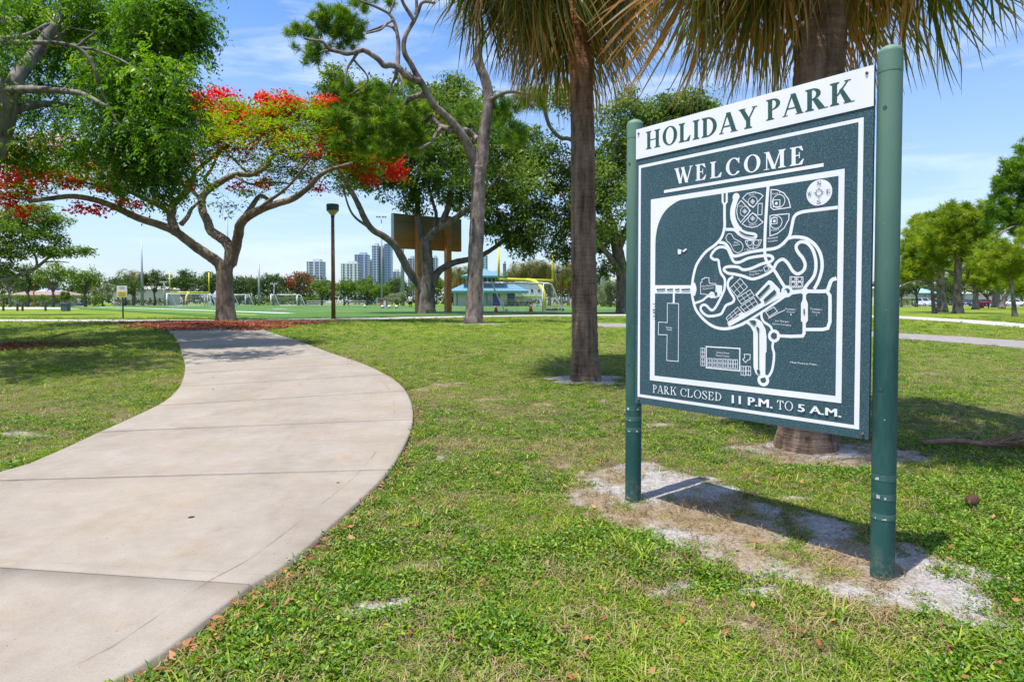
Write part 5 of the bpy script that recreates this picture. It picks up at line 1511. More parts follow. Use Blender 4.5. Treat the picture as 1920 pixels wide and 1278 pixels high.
PN = [(640, 46, 26, 26, 46), (655, 58, 30, 22, 46), (606, 36, 22, 26, 36), (548, 58, 15, 12, 12), (588, 92, 30, 16, 22), (585, 110, 20, 10, 10), (580, 62, 20, 12, 10), (670, 5, 40, 10, 18), (640, 20, 16, 12, 12), (735, 3, 20, 8, 6), (640, 85, 26, 8, 8),
      (650, 170, 40, 26, 24), (690, 180, 46, 34, 34), (720, 200, 50, 38, 42), (690, 235, 64, 34, 50), (740, 250, 54, 36, 42), (640, 215, 36, 28, 40), (660, 270, 40, 20, 30), (770, 230, 34, 28, 34), (785, 265, 30, 22, 26), (720, 280, 46, 20, 34), (770, 155, 20, 12, 8), (800, 200, 24, 16, 12),
      (945, 200, 30, 20, 24), (985, 190, 30, 20, 22), (1010, 190, 22, 22, 18), (960, 250, 40, 24, 30), (850, 215, 26, 20, 16), (700, 215, 90, 50, 60, 2), (930, 235, 40, 30, 24, 1.5), (880, 200, 24, 16, 10, 1)]
cs, nd = pine_crown(PN, YP, 96, .34, .015)
tree('pine', 'crooked forked pine with bare limbs between palm and oak', 'pine_bark', YP, (888, 606), lim, [('crown', 'pine_needle', nd)], twigs=cs[RNG.random(len(cs)) < .5], twig_r=.012, flare=1.25)

# ---------------------------------------------------------------- pines on the right
YR = 48.0


def rpine(label, base, Y0, lim, specs, mt='yellow_needle', per=60, L=.46, Wd=.030, tw=.35):
    cs, nd = pine_crown([(s_[0], s_[1], s_[2] * 1.12, s_[3] * 1.15, int(s_[4] * 1.6)) + tuple(s_[5:]) for s_ in specs], Y0, per, L * 1.1, Wd * 1.1)
    return tree('pine', label, 'pine_bark', Y0, base, lim, [('crown', mt, nd)], twigs=cs[RNG.random(len(cs)) < tw], twig_r=.016, flare=1.5, seg=10)


rpine('thick pine with flared foot, middle of the right grove', (1796, 588), 47, [([(1796, 590), (1796, 565), (1795, 545), (1795, 520), (1797, 480), (1796, 440)], 8, 5), ([(1796, 530), (1805, 505, -.4), (1818, 497, -.8), (1830, 490, -1.2), (1838, 478, -1.6), (1850, 470, -2)], 3.4, 1.6), ([(1795, 515), (1775, 508, .3), (1755, 508, .6), (1740, 505, 1)], 3, 1.6)],
      [(1790, 420, 50, 30, 90), (1830, 405, 40, 28, 66), (1760, 450, 40, 34, 66), (1800, 470, 50, 26, 66), (1840, 450, 36, 30, 50), (1800, 440, 70, 40, 60, 3), (1785, 395, 30, 12, 26)])
rpine('broad brown pine trunk beside a slender pale one', (1766, 583), 56, [([(1767, 584), (1765, 560), (1763, 530), (1764, 500), (1762, 460)], 7.5, 5.5), ([(1763, 500), (1740, 470, 1), (1720, 450, 1.5)], 3, 1.4)],
      [(1740, 430, 36, 26, 70), (1715, 450, 26, 30, 60), (1720, 490, 30, 24, 40), (1750, 470, 40, 36, 60), (1735, 415, 24, 12, 24), (1700, 480, 14, 30, 30), (1730, 450, 40, 40, 40, -3)])
rpine('slender pale pine leaning slightly, left of the grove', (1751, 585), 48, [([(1752, 587), (1750, 570), (1748, 545), (1747, 520), (1745, 505)], 3.6, 2.8), ([(1748, 536), (1735, 531, -.3), (1720, 528, -.6), (1705, 530, -1), (1690, 536, -1.2)], 2, 1), ([(1745, 508), (1755, 506, .2), (1770, 509, .5)], 2.4, 1.2)],
      [(1710, 512, 22, 14, 26), (1735, 500, 24, 16, 28), (1698, 505, 12, 16, 14)])
rpine('thin bent pine at the right edge of the picture', (1902, 594), 37, [([(1903, 596), (1901, 575), (1899, 555), (1894, 525), (1885, 498), (1878, 484), (1866, 470), (1855, 461)], 4.4, 1.8), ([(1886, 500), (1870, 486, .2), (1850, 484, .4), (1835, 487, .6)], 1.8, .9), ([(1880, 488), (1900, 496, -.4), (1930, 490, -.8)], 1.5, .8)],
      [(1880, 470, 40, 26, 46), (1905, 500, 26, 26, 40), (1930, 470, 30, 40, 40), (1850, 490, 30, 18, 24)], per=64, L=.40, Wd=.024)
rpine('tall dark pine reaching up at the far right edge', (1960, 590), 42, [([(1968, 592), (1965, 520), (1960, 440), (1950, 360), (1945, 300)], 7, 3), ([(1960, 440), (1930, 428, -.3), (1905, 424, -.6), (1885, 432, -.9), (1862, 446, -1.2)], 3, 1.4), ([(1955, 400), (1925, 410, .3), (1895, 418, .6)], 2.4, 1.2), ([(1950, 350), (1910, 355, .5), (1880, 350, 1)], 2.4, 1)],
      [(1905, 310, 24, 16, 44), (1890, 335, 22, 12, 26), (1880, 350, 18, 10, 18), (1920, 350, 34, 34, 66), (1870, 385, 22, 18, 30), (1890, 410, 36, 24, 46), (1930, 400, 36, 40, 60), (1950, 300, 40, 50, 60), (1990, 380, 60, 80, 90)], 'pine_needle', 64, .42, .027)
rpine('grey forked pine with pale bare boughs, behind the red barrel', (1829, 578), 75, [([(1829, 580), (1829, 560), (1830, 545), (1828, 530)], 5, 4), ([(1829, 550), (1815, 545, .3), (1806, 552, .6)], 2.4, 1.2), ([(1828, 540), (1818, 535, -.5), (1805, 540, -1), (1798, 530, -1.2)], 2, 1)],
      [(1820, 510, 40, 20, 50), (1850, 520, 36, 22, 50), (1870, 500, 40, 20, 46), (1800, 500, 26, 20, 30)], per=60, L=.62, Wd=.045)
rpine('stout brown pine trunk in front of the parked cars', (1868, 575), 90, [([(1868, 576), (1868, 555), (1869, 535), (1870, 510)], 6, 5)], [(1870, 500, 44, 26, 60), (1900, 520, 30, 22, 40), (1845, 520, 26, 18, 30)], per=56, L=.72, Wd=.055)
rpine('short leaning pine beside the parked white car', (1879, 577), 82, [([(1879, 578), (1881, 565), (1886, 555), (1892, 545)], 4.2, 3)], [(1895, 530, 22, 16, 30), (1912, 540, 18, 14, 24)], per=56, L=.7, Wd=.05)


# ---------------------------------------------------------------- generic round-headed trees farther off
def far_tree(label, px, base_y, top_y, wpx, Y0, mt='far_leaf', name='tree', group=None, tr=None, seed=0, nc=46, per=40, trunk_top=.35, split=True):
    g = np.r_[at(px, 567, Y0)[:2], gz(0, Y0)]
    k = Y0 / FPX
    top = at(px, top_y, Y0)[2]
    h = top - g[2]
    R = wpx * k / 2
    zc = g[2] + h * (0.5 + trunk_top * .5) * 1.0
    rz = h * (1 - trunk_top) / 2
    nb = 5 + seed % 4
    cl = []
    for j in range(nb):
        a = 2 * PI * (j + RNG.random() * .7) / nb
        cl.append((g[0] + math.cos(a) * R * .55, g[1] + math.sin(a) * R * .55, zc + rz * RNG.uniform(-.35, .45)))
    cl.append((g[0], g[1], zc + rz * .45))
    C = []
    for c in cl:
        v = RNG.normal(size=(nc // len(cl) + 3, 3)); v /= np.linalg.norm(v, axis=1)[:, None]
        C.append(np.array(c) + v * (RNG.random(len(v)) ** .4)[:, None] * np.array([R * .48, R * .48, rz * .52]))
    C = np.vstack(C)
    root = thing(name, label, 'tree', g, group)
    mb = MB()
    r0 = (tr or max(R * .07, .16))
    ztop = g[2] + h * trunk_top * 1.05
    mb.tube(catmull([(g[0], g[1], g[2] - .15), (g[0] + R * .03, g[1], g[2] + h * trunk_top * .5), (g[0] + R * RNG.uniform(-.08, .08), g[1], ztop)], 7), np.linspace(r0 * 1.3, r0 * .8, 7), 8, rough=.15)
    for c in cl:
        mb.tube(catmull([(g[0], g[1], ztop - .1), ((g[0] + c[0]) / 2, (g[1] + c[1]) / 2, ztop + (c[2] - ztop) * .6), c], 6), np.linspace(r0 * .6, r0 * .18, 6), 6, False)
    mb.build('trunk', MATS['oak_bark'], root, True)
    s = max(R, 1.5)
    V, Q, r = leaf_cloud(C, per, (R * .24, R * .24, rz * .22), s * .12, s * .06, .5, .2, .1)
    link('crown', quads_mesh('crown', V, Q, MATS[mt], r), root)
    return root


FT = [('round dark tree above the hedge at the left edge', 18, 571, 500, 50, 105, 'far_leaf'), ('dark spreading tree over the long low house', 52, 571, 494, 56, 112, 'far_leaf'), ('dense green tree between lamp pole and bin', 100, 571, 488, 66, 108, 'far_bright'),
      ('rounded dark tree at the end of the left row', 160, 571, 497, 64, 116, 'far_bright'), ('small light green sapling before the left trees', 122, 570, 545, 18, 100, 'far_bright'), ('pale bushy tree left of the small yellow sign', 192, 571, 529, 44, 125, 'far_pale'),
      ('green tree over the flats behind the yellow sign', 235, 570, 517, 60, 150, 'far_leaf'), ('grey green oak left of the far goal posts', 290, 570, 504, 52, 170, 'far_leaf'), ('wide grey green oak behind the far goal posts', 345, 570, 500, 66, 176, 'far_leaf'),
      ('oak hidden partly by the flame tree trunk', 398, 570, 505, 60, 180, 'far_leaf'), ('round oak just right of the flame tree trunk', 448, 570, 514, 46, 182, 'far_leaf'), ('oak standing beside the grey floodlight mast', 478, 570, 512, 40, 190, 'far_leaf'),
      ('tall oak behind the white soccer goals', 513, 570, 507, 56, 186, 'far_leaf'), ('far tree tinged with red blossom', 560, 570, 509, 62, 190, 'far_red'), ('bright green tree left of the lamp post', 603, 570, 524, 40, 170, 'far_bright'),
      ('bright tree right of the lamp post', 645, 570, 521, 46, 172, 'far_bright'), ('oak under the twin tower', 688, 570, 517, 50, 176, 'far_bright'), ('low bright tree above the brick hut', 716, 570, 531, 40, 168, 'far_bright'),
      ('tree left of the scoreboard post', 745, 570, 517, 44, 175, 'far_leaf'), ('pale flowering bush beside the brick hut', 745, 567, 543, 44, 120, 'far_pale'), ('tree seen between the scoreboard posts', 812, 570, 512, 60, 178, 'far_bright'), ('tree left of the blue pavilion', 850, 570, 508, 40, 176, 'far_leaf'),
      ('pale flowering bush right of the palm trunk', 1144, 567, 520, 54, 115, 'far_pale'), ('green tree right of the sabal palms', 1085, 570, 500, 50, 165, 'far_bright'), ('oak behind the pale bush', 1120, 570, 508, 50, 185, 'far_leaf'),
      ('dark oak with spreading limbs at the left of the right grove', 1718, 573, 505, 66, 118, 'far_leaf'), ('dark tree behind the stout pines', 1785, 572, 512, 56, 150, 'far_leaf'), ('bright small tree behind the red car', 1850, 572, 522, 60, 142, 'far_bright'), ('dark tree shading the parked white car', 1915, 572, 515, 60, 140, 'far_leaf'),
      ('crooked dark tree hard against the right sign post', 1690, 574, 520, 40, 112, 'far_leaf')]
for k, (lb, px, by, ty, w, Y0, mt) in enumerate(FT):
    far_tree(lb, px, by, ty, w, Y0, mt, seed=k, nc=60, per=44, trunk_top=.12 if mt == 'far_pale' else .3, group='trees round the field')
# the layered tree low at the left edge
YL = 42.0
lim = [([(-60, 600), (-58, 560), (-50, 545), (-30, 535)], 16, 12), ([(-45, 545), (0, 527), (28, 518, .2), (61, 506, .4), (78, 494, .6), (94, 482, .8), (120, 478, 1), (145, 473, 1.2)], 6, 1.5), ([(70, 500, .5), (66, 480, .5), (50, 460, .6), (40, 430, .8)], 2.4, 1), ([(-40, 545), (-20, 480, -.5), (0, 420, -1)], 8, 3), ([(80, 492, .6), (100, 490, .8), (130, 492, 1)], 1.5, .8)]
cs = clump_points([(10, 410, 40, 20, 40), (60, 395, 44, 14, 40), (85, 410, 34, 10, 26), (60, 430, 54, 14, 40), (90, 450, 40, 12, 30), (130, 472, 34, 9, 24), (45, 470, 40, 14, 26), (20, 450, 30, 30, 40), (5, 490, 24, 30, 36), (100, 470, 30, 8, 14), (-40, 430, 60, 60, 70), (40, 415, 60, 24, 30, 2), (155, 468, 12, 5, 6)], YL)
tree('leafy_tree', 'low tree with layered boughs below the red blossom, left edge', 'grey_bark', YL, (-60, 600), lim, [('crown', 'far_bright', leaf_cloud(cs, 46, (.55, .55, .26), .20, .09, .5, .1, .4))], twigs=cs[RNG.random(len(cs)) < .3], twig_r=.02, loc=np.r_[at(-60, 600, YL)[:2], gz(0, YL)])

# ---------------------------------------------------------------- cabbage palms
leafmat('frond', [(0.0, (0.055, 0.105, 0.018)), (0.30, (0.12, 0.155, 0.022)), (0.50, (0.34, 0.27, 0.045)), (0.68, (0.52, 0.32, 0.085)), (0.85, (0.56, 0.29, 0.10)), (1.0, (0.68, 0.50, 0.29))], 0.48, 0.45, 0.4)
m, nt, b, _ = nodes('palm_bark')
a1, a2, a3 = noise(nt, 9, 6, .65, (1, 1, .16)), noise(nt, 5, 5, .6, (.5, .5, 4.5)), noise(nt, 1.2, 4, .6)
c = ramp(nt, a1, [(0.32, (0.055, 0.036, 0.026)), (0.48, (0.185, 0.130, 0.095)), (0.7, (0.31, 0.235, 0.18))])
c = mix(nt, .5, c, ramp(nt, a2, [(0.36, (.55, .5, .47)), (0.52, (1.1, 1.05, 1.0))]), 'MULTIPLY')
c = mix(nt, .5, c, ramp(nt, a3, [(0.3, (.75, .75, .75)), (0.7, (1.25, 1.2, 1.15))]), 'MULTIPLY')
tco = nt.nodes.new('ShaderNodeTexCoord'); sz_ = nt.nodes.new('ShaderNodeSeparateXYZ'); nt.links.new(tco.outputs['Object'], sz_.inputs[0])
mr = nt.nodes.new('ShaderNodeMapRange'); nt.links.new(sz_.outputs['Z'], mr.inputs[0]); mr.inputs[1].default_value, mr.inputs[2].default_value = 4.5, 6.2
c = mix(nt, mr.outputs[0], c, mix(nt, 1.0, c, (1.55, 1.0, 0.55), 'MULTIPLY'))       # younger wood near the crown is orange
nt.links.new(c, b.inputs['Base Color']); b.inputs['Roughness'].default_value = .92; b.inputs['Specular IOR Level'].default_value = .12
ad = nt.nodes.new('ShaderNodeMath'); ad.operation = 'ADD'; nt.links.new(a1, ad.inputs[0]); nt.links.new(a2, ad.inputs[1])
bump(nt, b, ad.outputs[0], 1.0, .035)


def frond_mesh(name, el, seed, dead, size=1.0, nseg=74):
    """A fan leaf that leaves the crown at elevation el (degrees) along +X and droops under its weight."""
    rg = np.random.default_rng(seed)
    mb = MB(); rnd = []
    e = math.radians(el)
    P, p = [], np.array([0.0, 0.0, 0.0])
    for k in range(10):
        P.append(p.copy()); p = p + np.array([math.cos(e), 0, math.sin(e)]) * .112 * size; e -= math.radians(4.5 if el > -30 else 3.0) * (1 if e > -1.45 else .1)
    mb.tube(P, np.linspace(.026, .012, 10) * size, 5); nst = len(mb.v); rnd += [.42 if dead else .22] * nst
    K, pk = [P[-1]], P[-1].copy()
    ek = e
    for k in range(9):
        ek -= math.radians(9 if ek > -1.4 else 1); pk = pk + np.array([math.cos(ek), 0, math.sin(ek)]) * .075 * size; K.append(pk.copy())
    V, Q = [], []
    up = np.array([-math.sin(e), 0, math.cos(e)]); fwd0 = np.array([math.cos(e), 0, math.sin(e)])
    for j in range(nseg):
        t = (j + .5) / nseg
        side = -1 if j % 2 else 1
        f = (j // 2) / (nseg / 2)
        base = K[0] * 1.0 if f < .2 else K[min(9, int(f * 9))]
        ang = math.radians(118 * (1 - f) ** .9 + rg.normal() * 4) * side
        tang = (K[min(9, int(f * 9) + 1)] - K[min(8, int(f * 9))]) if f < .95 else K[9] - K[8]
        tang = tang / (np.linalg.norm(tang) + 1e-9)
        d = tang * math.cos(ang) + np.array([0, 1, 0]) * math.sin(ang) + up * .12
        d /= np.linalg.norm(d)
        Lt = size * (.95 + .30 * math.sin(f * 2.2) + rg.normal() * .07)
        q_ = base.copy(); w0 = .027 * size
        o = len(V); ns = 6
        droop = (.14 + .34 * rg.random()) * (1.35 if dead else 1.0)
        pts, dirs = [q_.copy()], []
        for s_ in range(ns):
            g_ = droop * (s_ / ns) ** 1.1 * 2.1
            d = d + np.array([0, 0, -1]) * g_ + rg.normal(size=3) * .085
            d /= np.linalg.norm(d); dirs.append(d.copy()); q_ = q_ + d * Lt / ns; pts.append(q_.copy())
        rv = rg.random()
        tipb = rg.random() < .5
        for s_ in range(ns + 1):
            dd = dirs[min(s_, ns - 1)]
            sd = np.cross(dd, up + rg.normal(size=3) * .25); sd /= np.linalg.norm(sd) + 1e-9
            hw = w0 * (.30, .85, 1.0, .85, .62, .38, .06)[s_] * .5
            V += [pts[s_] - sd * hw, pts[s_] + sd * hw]
            tt = s_ / ns
            v_ = (.60 + .32 * rv + .1 * tt) if dead else (.06 + .30 * rv + (.52 * max(0, tt - .45) if tipb else .20 * tt))
            rnd += [min(max(v_, 0), 1)] * 2
        Q += [(o + 2 * s_, o + 2 * s_ + 1, o + 2 * s_ + 3, o + 2 * s_ + 2) for s_ in range(ns)]
    mb.add(V, Q)
    me = mb.mesh(name, MATS['frond'])
    a = me.attributes.new('rnd', 'FLOAT', 'POINT'); a.data.foreach_set('value', np.array(rnd, np.float32))
    return me


FR = {}
for el, dead, n_ in ((55, False, 2), (25, False, 2), (-5, False, 3), (-35, False, 3), (-60, False, 2), (-35, True, 2), (-62, True, 3), (-80, True, 2)):
    FR[(el, dead)] = [frond_mesh('frond', el, 100 + el + 7 * k + 31 * dead, dead) for k in range(n_)]


def palm(label, stem, Y0, r0, r1, top_r, size, plan, seed, dY=0.0, name='palm', lean=None):
    rg = np.random.default_rng(seed)
    P = np.array([at(p[0], p[1], Y0 + (p[2] if len(p) > 2 else 0)) for p in stem])
    P[0, 2] = gz(P[0, 0], P[0, 1]) - .1
    root = thing(name, label, 'palm tree', (P[0, 0], P[0, 1], P[0, 2] + .1))
    C = catmull(P, 150)
    s = np.linspace(0, 1, 150)
    R = (r0 + (r1 - r0) * np.clip(s * 1.25, 0, 1)) * Y0 / FPX
    hh = C[:, 2] - C[0, 2]
    R = R * (1 + .28 * np.exp(-hh / .28)) * (1 + .018 * np.sin(hh * 62 + 3 * vnoise(hh * 5, hh * 0, 3))) * (1 + .05 * (vnoise(hh * 14, hh * 0, 5) - .5))
    mb = MB(); mb.tube(C, R, 26, rough=.035)
    mb.build('trunk', MATS['palm_bark'], root, True)
    top = C[-1]
    bud = MB(); bud.tube([top + np.array([0, 0, -.5]), top + np.array([0, 0, -.15]), top + np.array([0, 0, .35])], [R[-1] * 1.0, R[-1] * 1.5, R[-1] * .5], 14, rough=.2)
    bud.build('crown_heart', MATS['palm_bark'], root, True)
    for el, dead, n_, zo_, sc_ in plan:
        a0 = rg.random() * 2 * PI
        for k in range(n_):
            a = a0 + 2 * PI * k / n_ + rg.normal() * .30
            if (el < -50 or dead or (el < -20 and Y0 < 9)) and abs((a + PI / 2 + PI) % (2 * PI) - PI) < .85: continue   # the skirt is stripped bare on the side of the lawn
            o = bpy.data.objects.new('frond', FR[(el, dead)][k % len(FR[(el, dead)])])
            COL.objects.link(o); o.parent = root
            q_ = top + np.array([math.cos(a) * R[-1] * .7, math.sin(a) * R[-1] * .7, zo_ + rg.normal() * .06])
            o.location = Vector(q_) - root.location
            o.rotation_euler = (rg.normal() * .34, rg.normal() * .16, a)
            s_ = size * sc_ * (.80 + .34 * rg.random()); o.scale = (s_, s_, s_)
    return root


PLAN = [(55, False, 13, .25, 1.0), (25, False, 17, .15, 1.12), (-5, False, 12, .05, 1.12), (-35, False, 9, -.1, 1.08), (-60, False, 9, -.15, 1.0), (-35, True, 6, -.2, 1.02), (-62, True, 8, -.25, 1.02)]
palm('tall cabbage palm with a smooth brown trunk standing left of the sign', [(1098, 722), (1096, 600), (1094, 450), (1093, 300), (1090, 150), (1083, 60), (1074, 0), (1060, -110), (1050, -205)], PALM1[1], 25, 19.5, 0, 1.22, PLAN, 5)
palm('cabbage palm rising behind the sign board', [(1510, 850), (1518, 600), (1527, 350), (1535, 150), (1541, 60), (1544, 0), (1549, -220), (1552, -405)], PALM2[1], 47, 41, 0, 1.02, PLAN, 9)
far_plan = [(25, False, 5, .1, 1), (-5, False, 6, 0, 1), (-35, False, 6, -.1, 1), (-62, True, 4, -.2, .9)]
for k, (px, ty, lb) in enumerate([(968, 505, 'leftmost sabal palm beside the pavilion roof'), (980, 492, 'taller sabal palm right of the pavilion'), (996, 500, 'sabal palm between the yellow goal posts'), (1007, 488, 'tallest sabal palm of the far row'), (1030, 495, 'sabal palm behind the right yellow upright'), (1052, 506, 'sabal palm above the bleachers'), (1066, 492, 'sabal palm hidden partly by the near palm trunk'), (940, 512, 'sabal palm behind the pavilion roof'), (860, 500, 'sabal palm left of the pine trunk'), (250, 508, 'small palm poking above the trees over the flats')]):
    palm(lb, [(px, 575), (px + 1, 545), (px, ty + 4)], 168.0, 3.2, 2.6, 0, 2.1, far_plan, 40 + k, name='palm')

# ================================================================ THINGS ROUND THE FIELD
steel = solid('galvanised', (0.34, 0.36, 0.37), 0.5, 0.5, 0.3)
yel = solid('goal_yellow', (0.72, 0.60, 0.03), 0.4)
white = solid('white_paint', (0.78, 0.78, 0.77), 0.5)
dark = solid('dark_metal', (0.035, 0.035, 0.035), 0.5)


def on(px, Y0): return np.r_[at(px, 567, Y0)[:2], gz(0, Y0)]
def hz(py, Y0): return float(at(960, py, Y0)[2])


# lamp post at the path's end
YA = float(gnd(625, 602)[1]); g = on(625, YA); k = YA / FPX
lamp = thing('street_lamp', 'brown lamp post with a dark green funnel head near the flame tree', 'lamp post', g)
brown = plain('rust_brown', (0.15, 0.065, 0.03), (0.22, 0.10, 0.045), .65, 3)
MB().tube([g + (0, 0, .0), g + (0, 0, hz(406, YA) - g[2])], [4.0 * k, 3.0 * k], 14).build('pole', brown, lamp, True)
mb = MB(); mb.lathe(g, [(7.5 * k, -.1), (7.5 * k, .07), (6 * k, .10)], 16); mb.build('base', plain('footing', (.35, .33, .3)), lamp)
mb = MB(); zt = hz(383, YA) - g[2]; mb.lathe(g, [(11.2 * k, zt - 12 * k), (11.6 * k, zt - 2 * k), (11 * k, zt), (2 * k, zt + .4 * k)], 20); mb.build('lamp_head', solid('dark_teal', (.015, .06, .06), .4), lamp)
mb = MB(); mb.lathe(g, [(3 * k, zt - 21 * k), (4.5 * k, zt - 19.5 * k), (11 * k, zt - 12.2 * k)], 20); mb.build('lamp_shade', plain('amber', (.42, .33, .13), (.5, .4, .18), .3), lamp)
mb = MB(); mb.lathe(g, [(3.6 * k, zt - 24 * k), (3.6 * k, zt - 20.5 * k)], 12); mb.build('collar', dark, lamp)

# big rusty scoreboard seen from behind
m, nt, b, _ = nodes('rust_board')
tco = nt.nodes.new('ShaderNodeTexCoord'); sz_ = nt.nodes.new('ShaderNodeSeparateXYZ'); nt.links.new(tco.outputs['Object'], sz_.inputs[0])
YS = 50.0
z0, z1 = hz(473, YS), hz(405, YS)
mr = nt.nodes.new('ShaderNodeMapRange'); nt.links.new(sz_.outputs['Z'], mr.inputs[0]); mr.inputs[1].default_value, mr.inputs[2].default_value = z0, z1
mm = nt.nodes.new('ShaderNodeMath'); mm.operation = 'ADD'; nt.links.new(mr.outputs[0], mm.inputs[0])
m2 = nt.nodes.new('ShaderNodeMath'); m2.operation = 'MULTIPLY_ADD'; nt.links.new(noise(nt, 1.4, 5, .65), m2.inputs[0]); m2.inputs[1].default_value, m2.inputs[2].default_value = .9, -.45; nt.links.new(m2.outputs[0], mm.inputs[1])
c = ramp(nt, mm.outputs[0], [(0.12, (.42, .17, .035)), (0.42, (.32, .18, .06)), (0.66, (.20, .17, .12)), (0.95, (.19, .18, .16))])
nt.links.new(c, b.inputs['Base Color']); b.inputs['Roughness'].default_value = .8
orange = plain('rust_orange', (.38, .15, .04), (.50, .23, .07), .75, 2.5)
pa, pb_ = on(741, 48.0), on(865.5, 51.5)
sb = thing('scoreboard', 'rusty brown scoreboard seen from behind on two tall posts', 'scoreboard', on(803, YS))
za, zb_ = (hz(397, 48), hz(462.7, 48)), (hz(413.5, 51.5), hz(473.5, 51.5))
zt, zl = (za[0] + zb_[0]) / 2, (za[1] + zb_[1]) / 2
d = (pb_ - pa)[:2]; d /= np.linalg.norm(d); nb_ = np.array([-d[1], d[0]])
mb = MB(); mb.prism([(pa[0], pa[1], zl), (pb_[0], pb_[1], zl), (pb_[0], pb_[1], zt), (pa[0], pa[1], zt)], (nb_[0] * .45, nb_[1] * .45, 0)); mb.build('board', MATS['rust_board'], sb)
mb = MB(); q0 = pa[:2] - d * .03
mb.prism([(q0[0], q0[1], zl - .02), (q0[0] + nb_[0] * .45, q0[1] + nb_[1] * .45, zl - .02), (q0[0] + nb_[0] * .45, q0[1] + nb_[1] * .45, zt + .02), (q0[0], q0[1], zt + .02)], (-d[0] * .06, -d[1] * .06, 0)); mb.build('side_panel', steel, sb)
for px in (780.3, 835.5):
    t = (px - 741) / (865.5 - 741); p = pa * (1 - t) + pb_ * t
    mb = MB(); mb.box((p[0] - nb_[0] * .24, p[1] - nb_[1] * .24, (.6 + zt + .1) / 2), (.42, .44, zt + .1 - .6), math.atan2(d[1], d[0])); mb.build('post', orange, sb)
for f in (.25, .75):
    mb = MB(); p, q_ = pa * .99 + pb_ * .01, pa * .01 + pb_ * .99; zz_ = zl + (zt - zl) * f
    mb.bar((p[0] - nb_[0] * .03, p[1] - nb_[1] * .03, zz_), (q_[0] - nb_[0] * .03, q_[1] - nb_[1] * .03, zz_), .05, 6); mb.build('rail', MATS['rust_board'], sb)


# yellow football goal posts
def goalpost(label, base, G, half, cross, uptop, r, back):
    root = thing('goal_post', label, 'goal post', (G[0], G[1], .65))
    c = np.array([G[0], G[1]]) ; bk = back
    zc = cross
    L, Rr = c + fn * half + bk * 2.0, c - fn * half + bk * 2.0
    P = [(c[0], c[1], .6), (c[0], c[1], 1.9)] + [(c[0] + bk[0] * 2.0 * (1 - math.cos(a)), c[1] + bk[1] * 2.0 * (1 - math.cos(a)), 1.9 + (zc - 1.9) * math.sin(a)) for a in np.linspace(.2, PI / 2, 7)]
    MB().tube(P, [r * 1.25] * len(P), 12).build('gooseneck', yel, root, True)
    MB().bar((L[0], L[1], zc), (Rr[0], Rr[1], zc), r, 10).build('crossbar', yel, root, True)
    for e in (L, Rr): MB().bar((e[0], e[1], zc - r), (e[0], e[1], uptop), r * .75, 10).build('upright', yel, root, True)
    return root


hl = 3.6
goalpost('near yellow football goal post with a curved gooseneck', None, G0, hl, hz(523.5, 62), hz(463, 62), .15, np.array([fa[0], fa[1]]) * 1.3)
goalpost('far yellow football goal post left of the flame tree', None, G1, 4.7, hz(547.8, 165), hz(509, 165), .2, np.array([0.0, 1.0]))


def net_panel(mb, A_, B_, C_, D_, nu, nv, r):
    A_, B_, C_, D_ = map(np.asarray, (A_, B_, C_, D_))
    for k in range(1, nu):
        t = k / nu; mb.bar(A_ * (1 - t) + B_ * t, D_ * (1 - t) + C_ * t, r, 3)
    for k in range(1, nv):
        t = k / nv; mb.bar(A_ * (1 - t) + D_ * t, B_ * (1 - t) + C_ * t, r, 3)


netm = solid('net_white', (.42, .43, .44), .8)


def soccer_goal(label, a, b_, back, h, r, nu=22, nv=10, name='soccer_goal', top=1.0, nr=.012):
    a, b_, back = np.r_[a, 0.], np.r_[b_, 0.], np.r_[back, 0.]
    z0 = np.array([0, 0, .655]); H_ = np.array([0, 0, h])
    root = thing(name, label, 'soccer goal', ((a + b_) / 2 + z0))
    for p in (a, b_): MB().bar(p + z0, p + z0 + H_, r, 10).build('post', white, root, True)
    MB().bar(a + z0 + H_, b_ + z0 + H_, r, 10).build('crossbar', white, root, True)
    tb = back / np.linalg.norm(back) * top
    for p in (a, b_):
        P = [p + z0 + H_, p + z0 + H_ + tb * .7, p + z0 + H_ + tb - (0, 0, .08), p + z0 + back + (0, 0, .22), p + z0 + back * .97 + (0, 0, .05), p + z0 + back * .8 + (0, 0, .0), p + z0 + (0, 0, .0)]
        MB().tube(P, [r * .8] * len(P), 8).build('side_frame', white, root, True)
    MB().bar(a + z0 + back, b_ + z0 + back, r * .8, 8).build('ground_bar', white, root, True)
    nt_ = MB()
    net_panel(nt_, a + z0 + H_ + tb, b_ + z0 + H_ + tb, b_ + z0 + back, a + z0 + back, nu, nv, nr)
    net_panel(nt_, a + z0 + H_, b_ + z0 + H_, b_ + z0 + H_ + tb, a + z0 + H_ + tb, nu, 3, nr)
    for p in (a, b_): net_panel(nt_, p + z0 + H_, p + z0 + H_ + tb, p + z0 + back, p + z0, 6, nv, nr)
    net = nt_.build('net', netm, root); net['kind'] = 'stuff'
    return root


soccer_goal('white soccer goal with a sagging net between the orange cones', at(905, 567, 54)[:2], at(1018, 567, 56)[:2], (1.75, 1.4), hz(530, 54) - .655, .085, 24, 11, nr=.008)
d0 = at(313, 567, 150)[:2]; d1 = at(384, 567, 160)[:2]
soccer_goal('far white soccer goal under the far yellow posts', d0, d1, (.6, 3.0), hz(551, 155) - .655, .13, 20, 8, nr=.02)
for lb, xa, xb, Y0 in (('white soccer goal at the left of the flame tree trunk', 389, 407, 172), ('white soccer goal right of the flame tree trunk', 432, 460, 176), ('white soccer goal before the red tinged far tree', 508, 557, 168)):
    soccer_goal(lb, at(xa, 567, Y0)[:2], at(xb, 567, Y0 + 2)[:2], (1.6, 1.6), hz(552.5, Y0) - .655, .14, 10, 5, nr=.018)

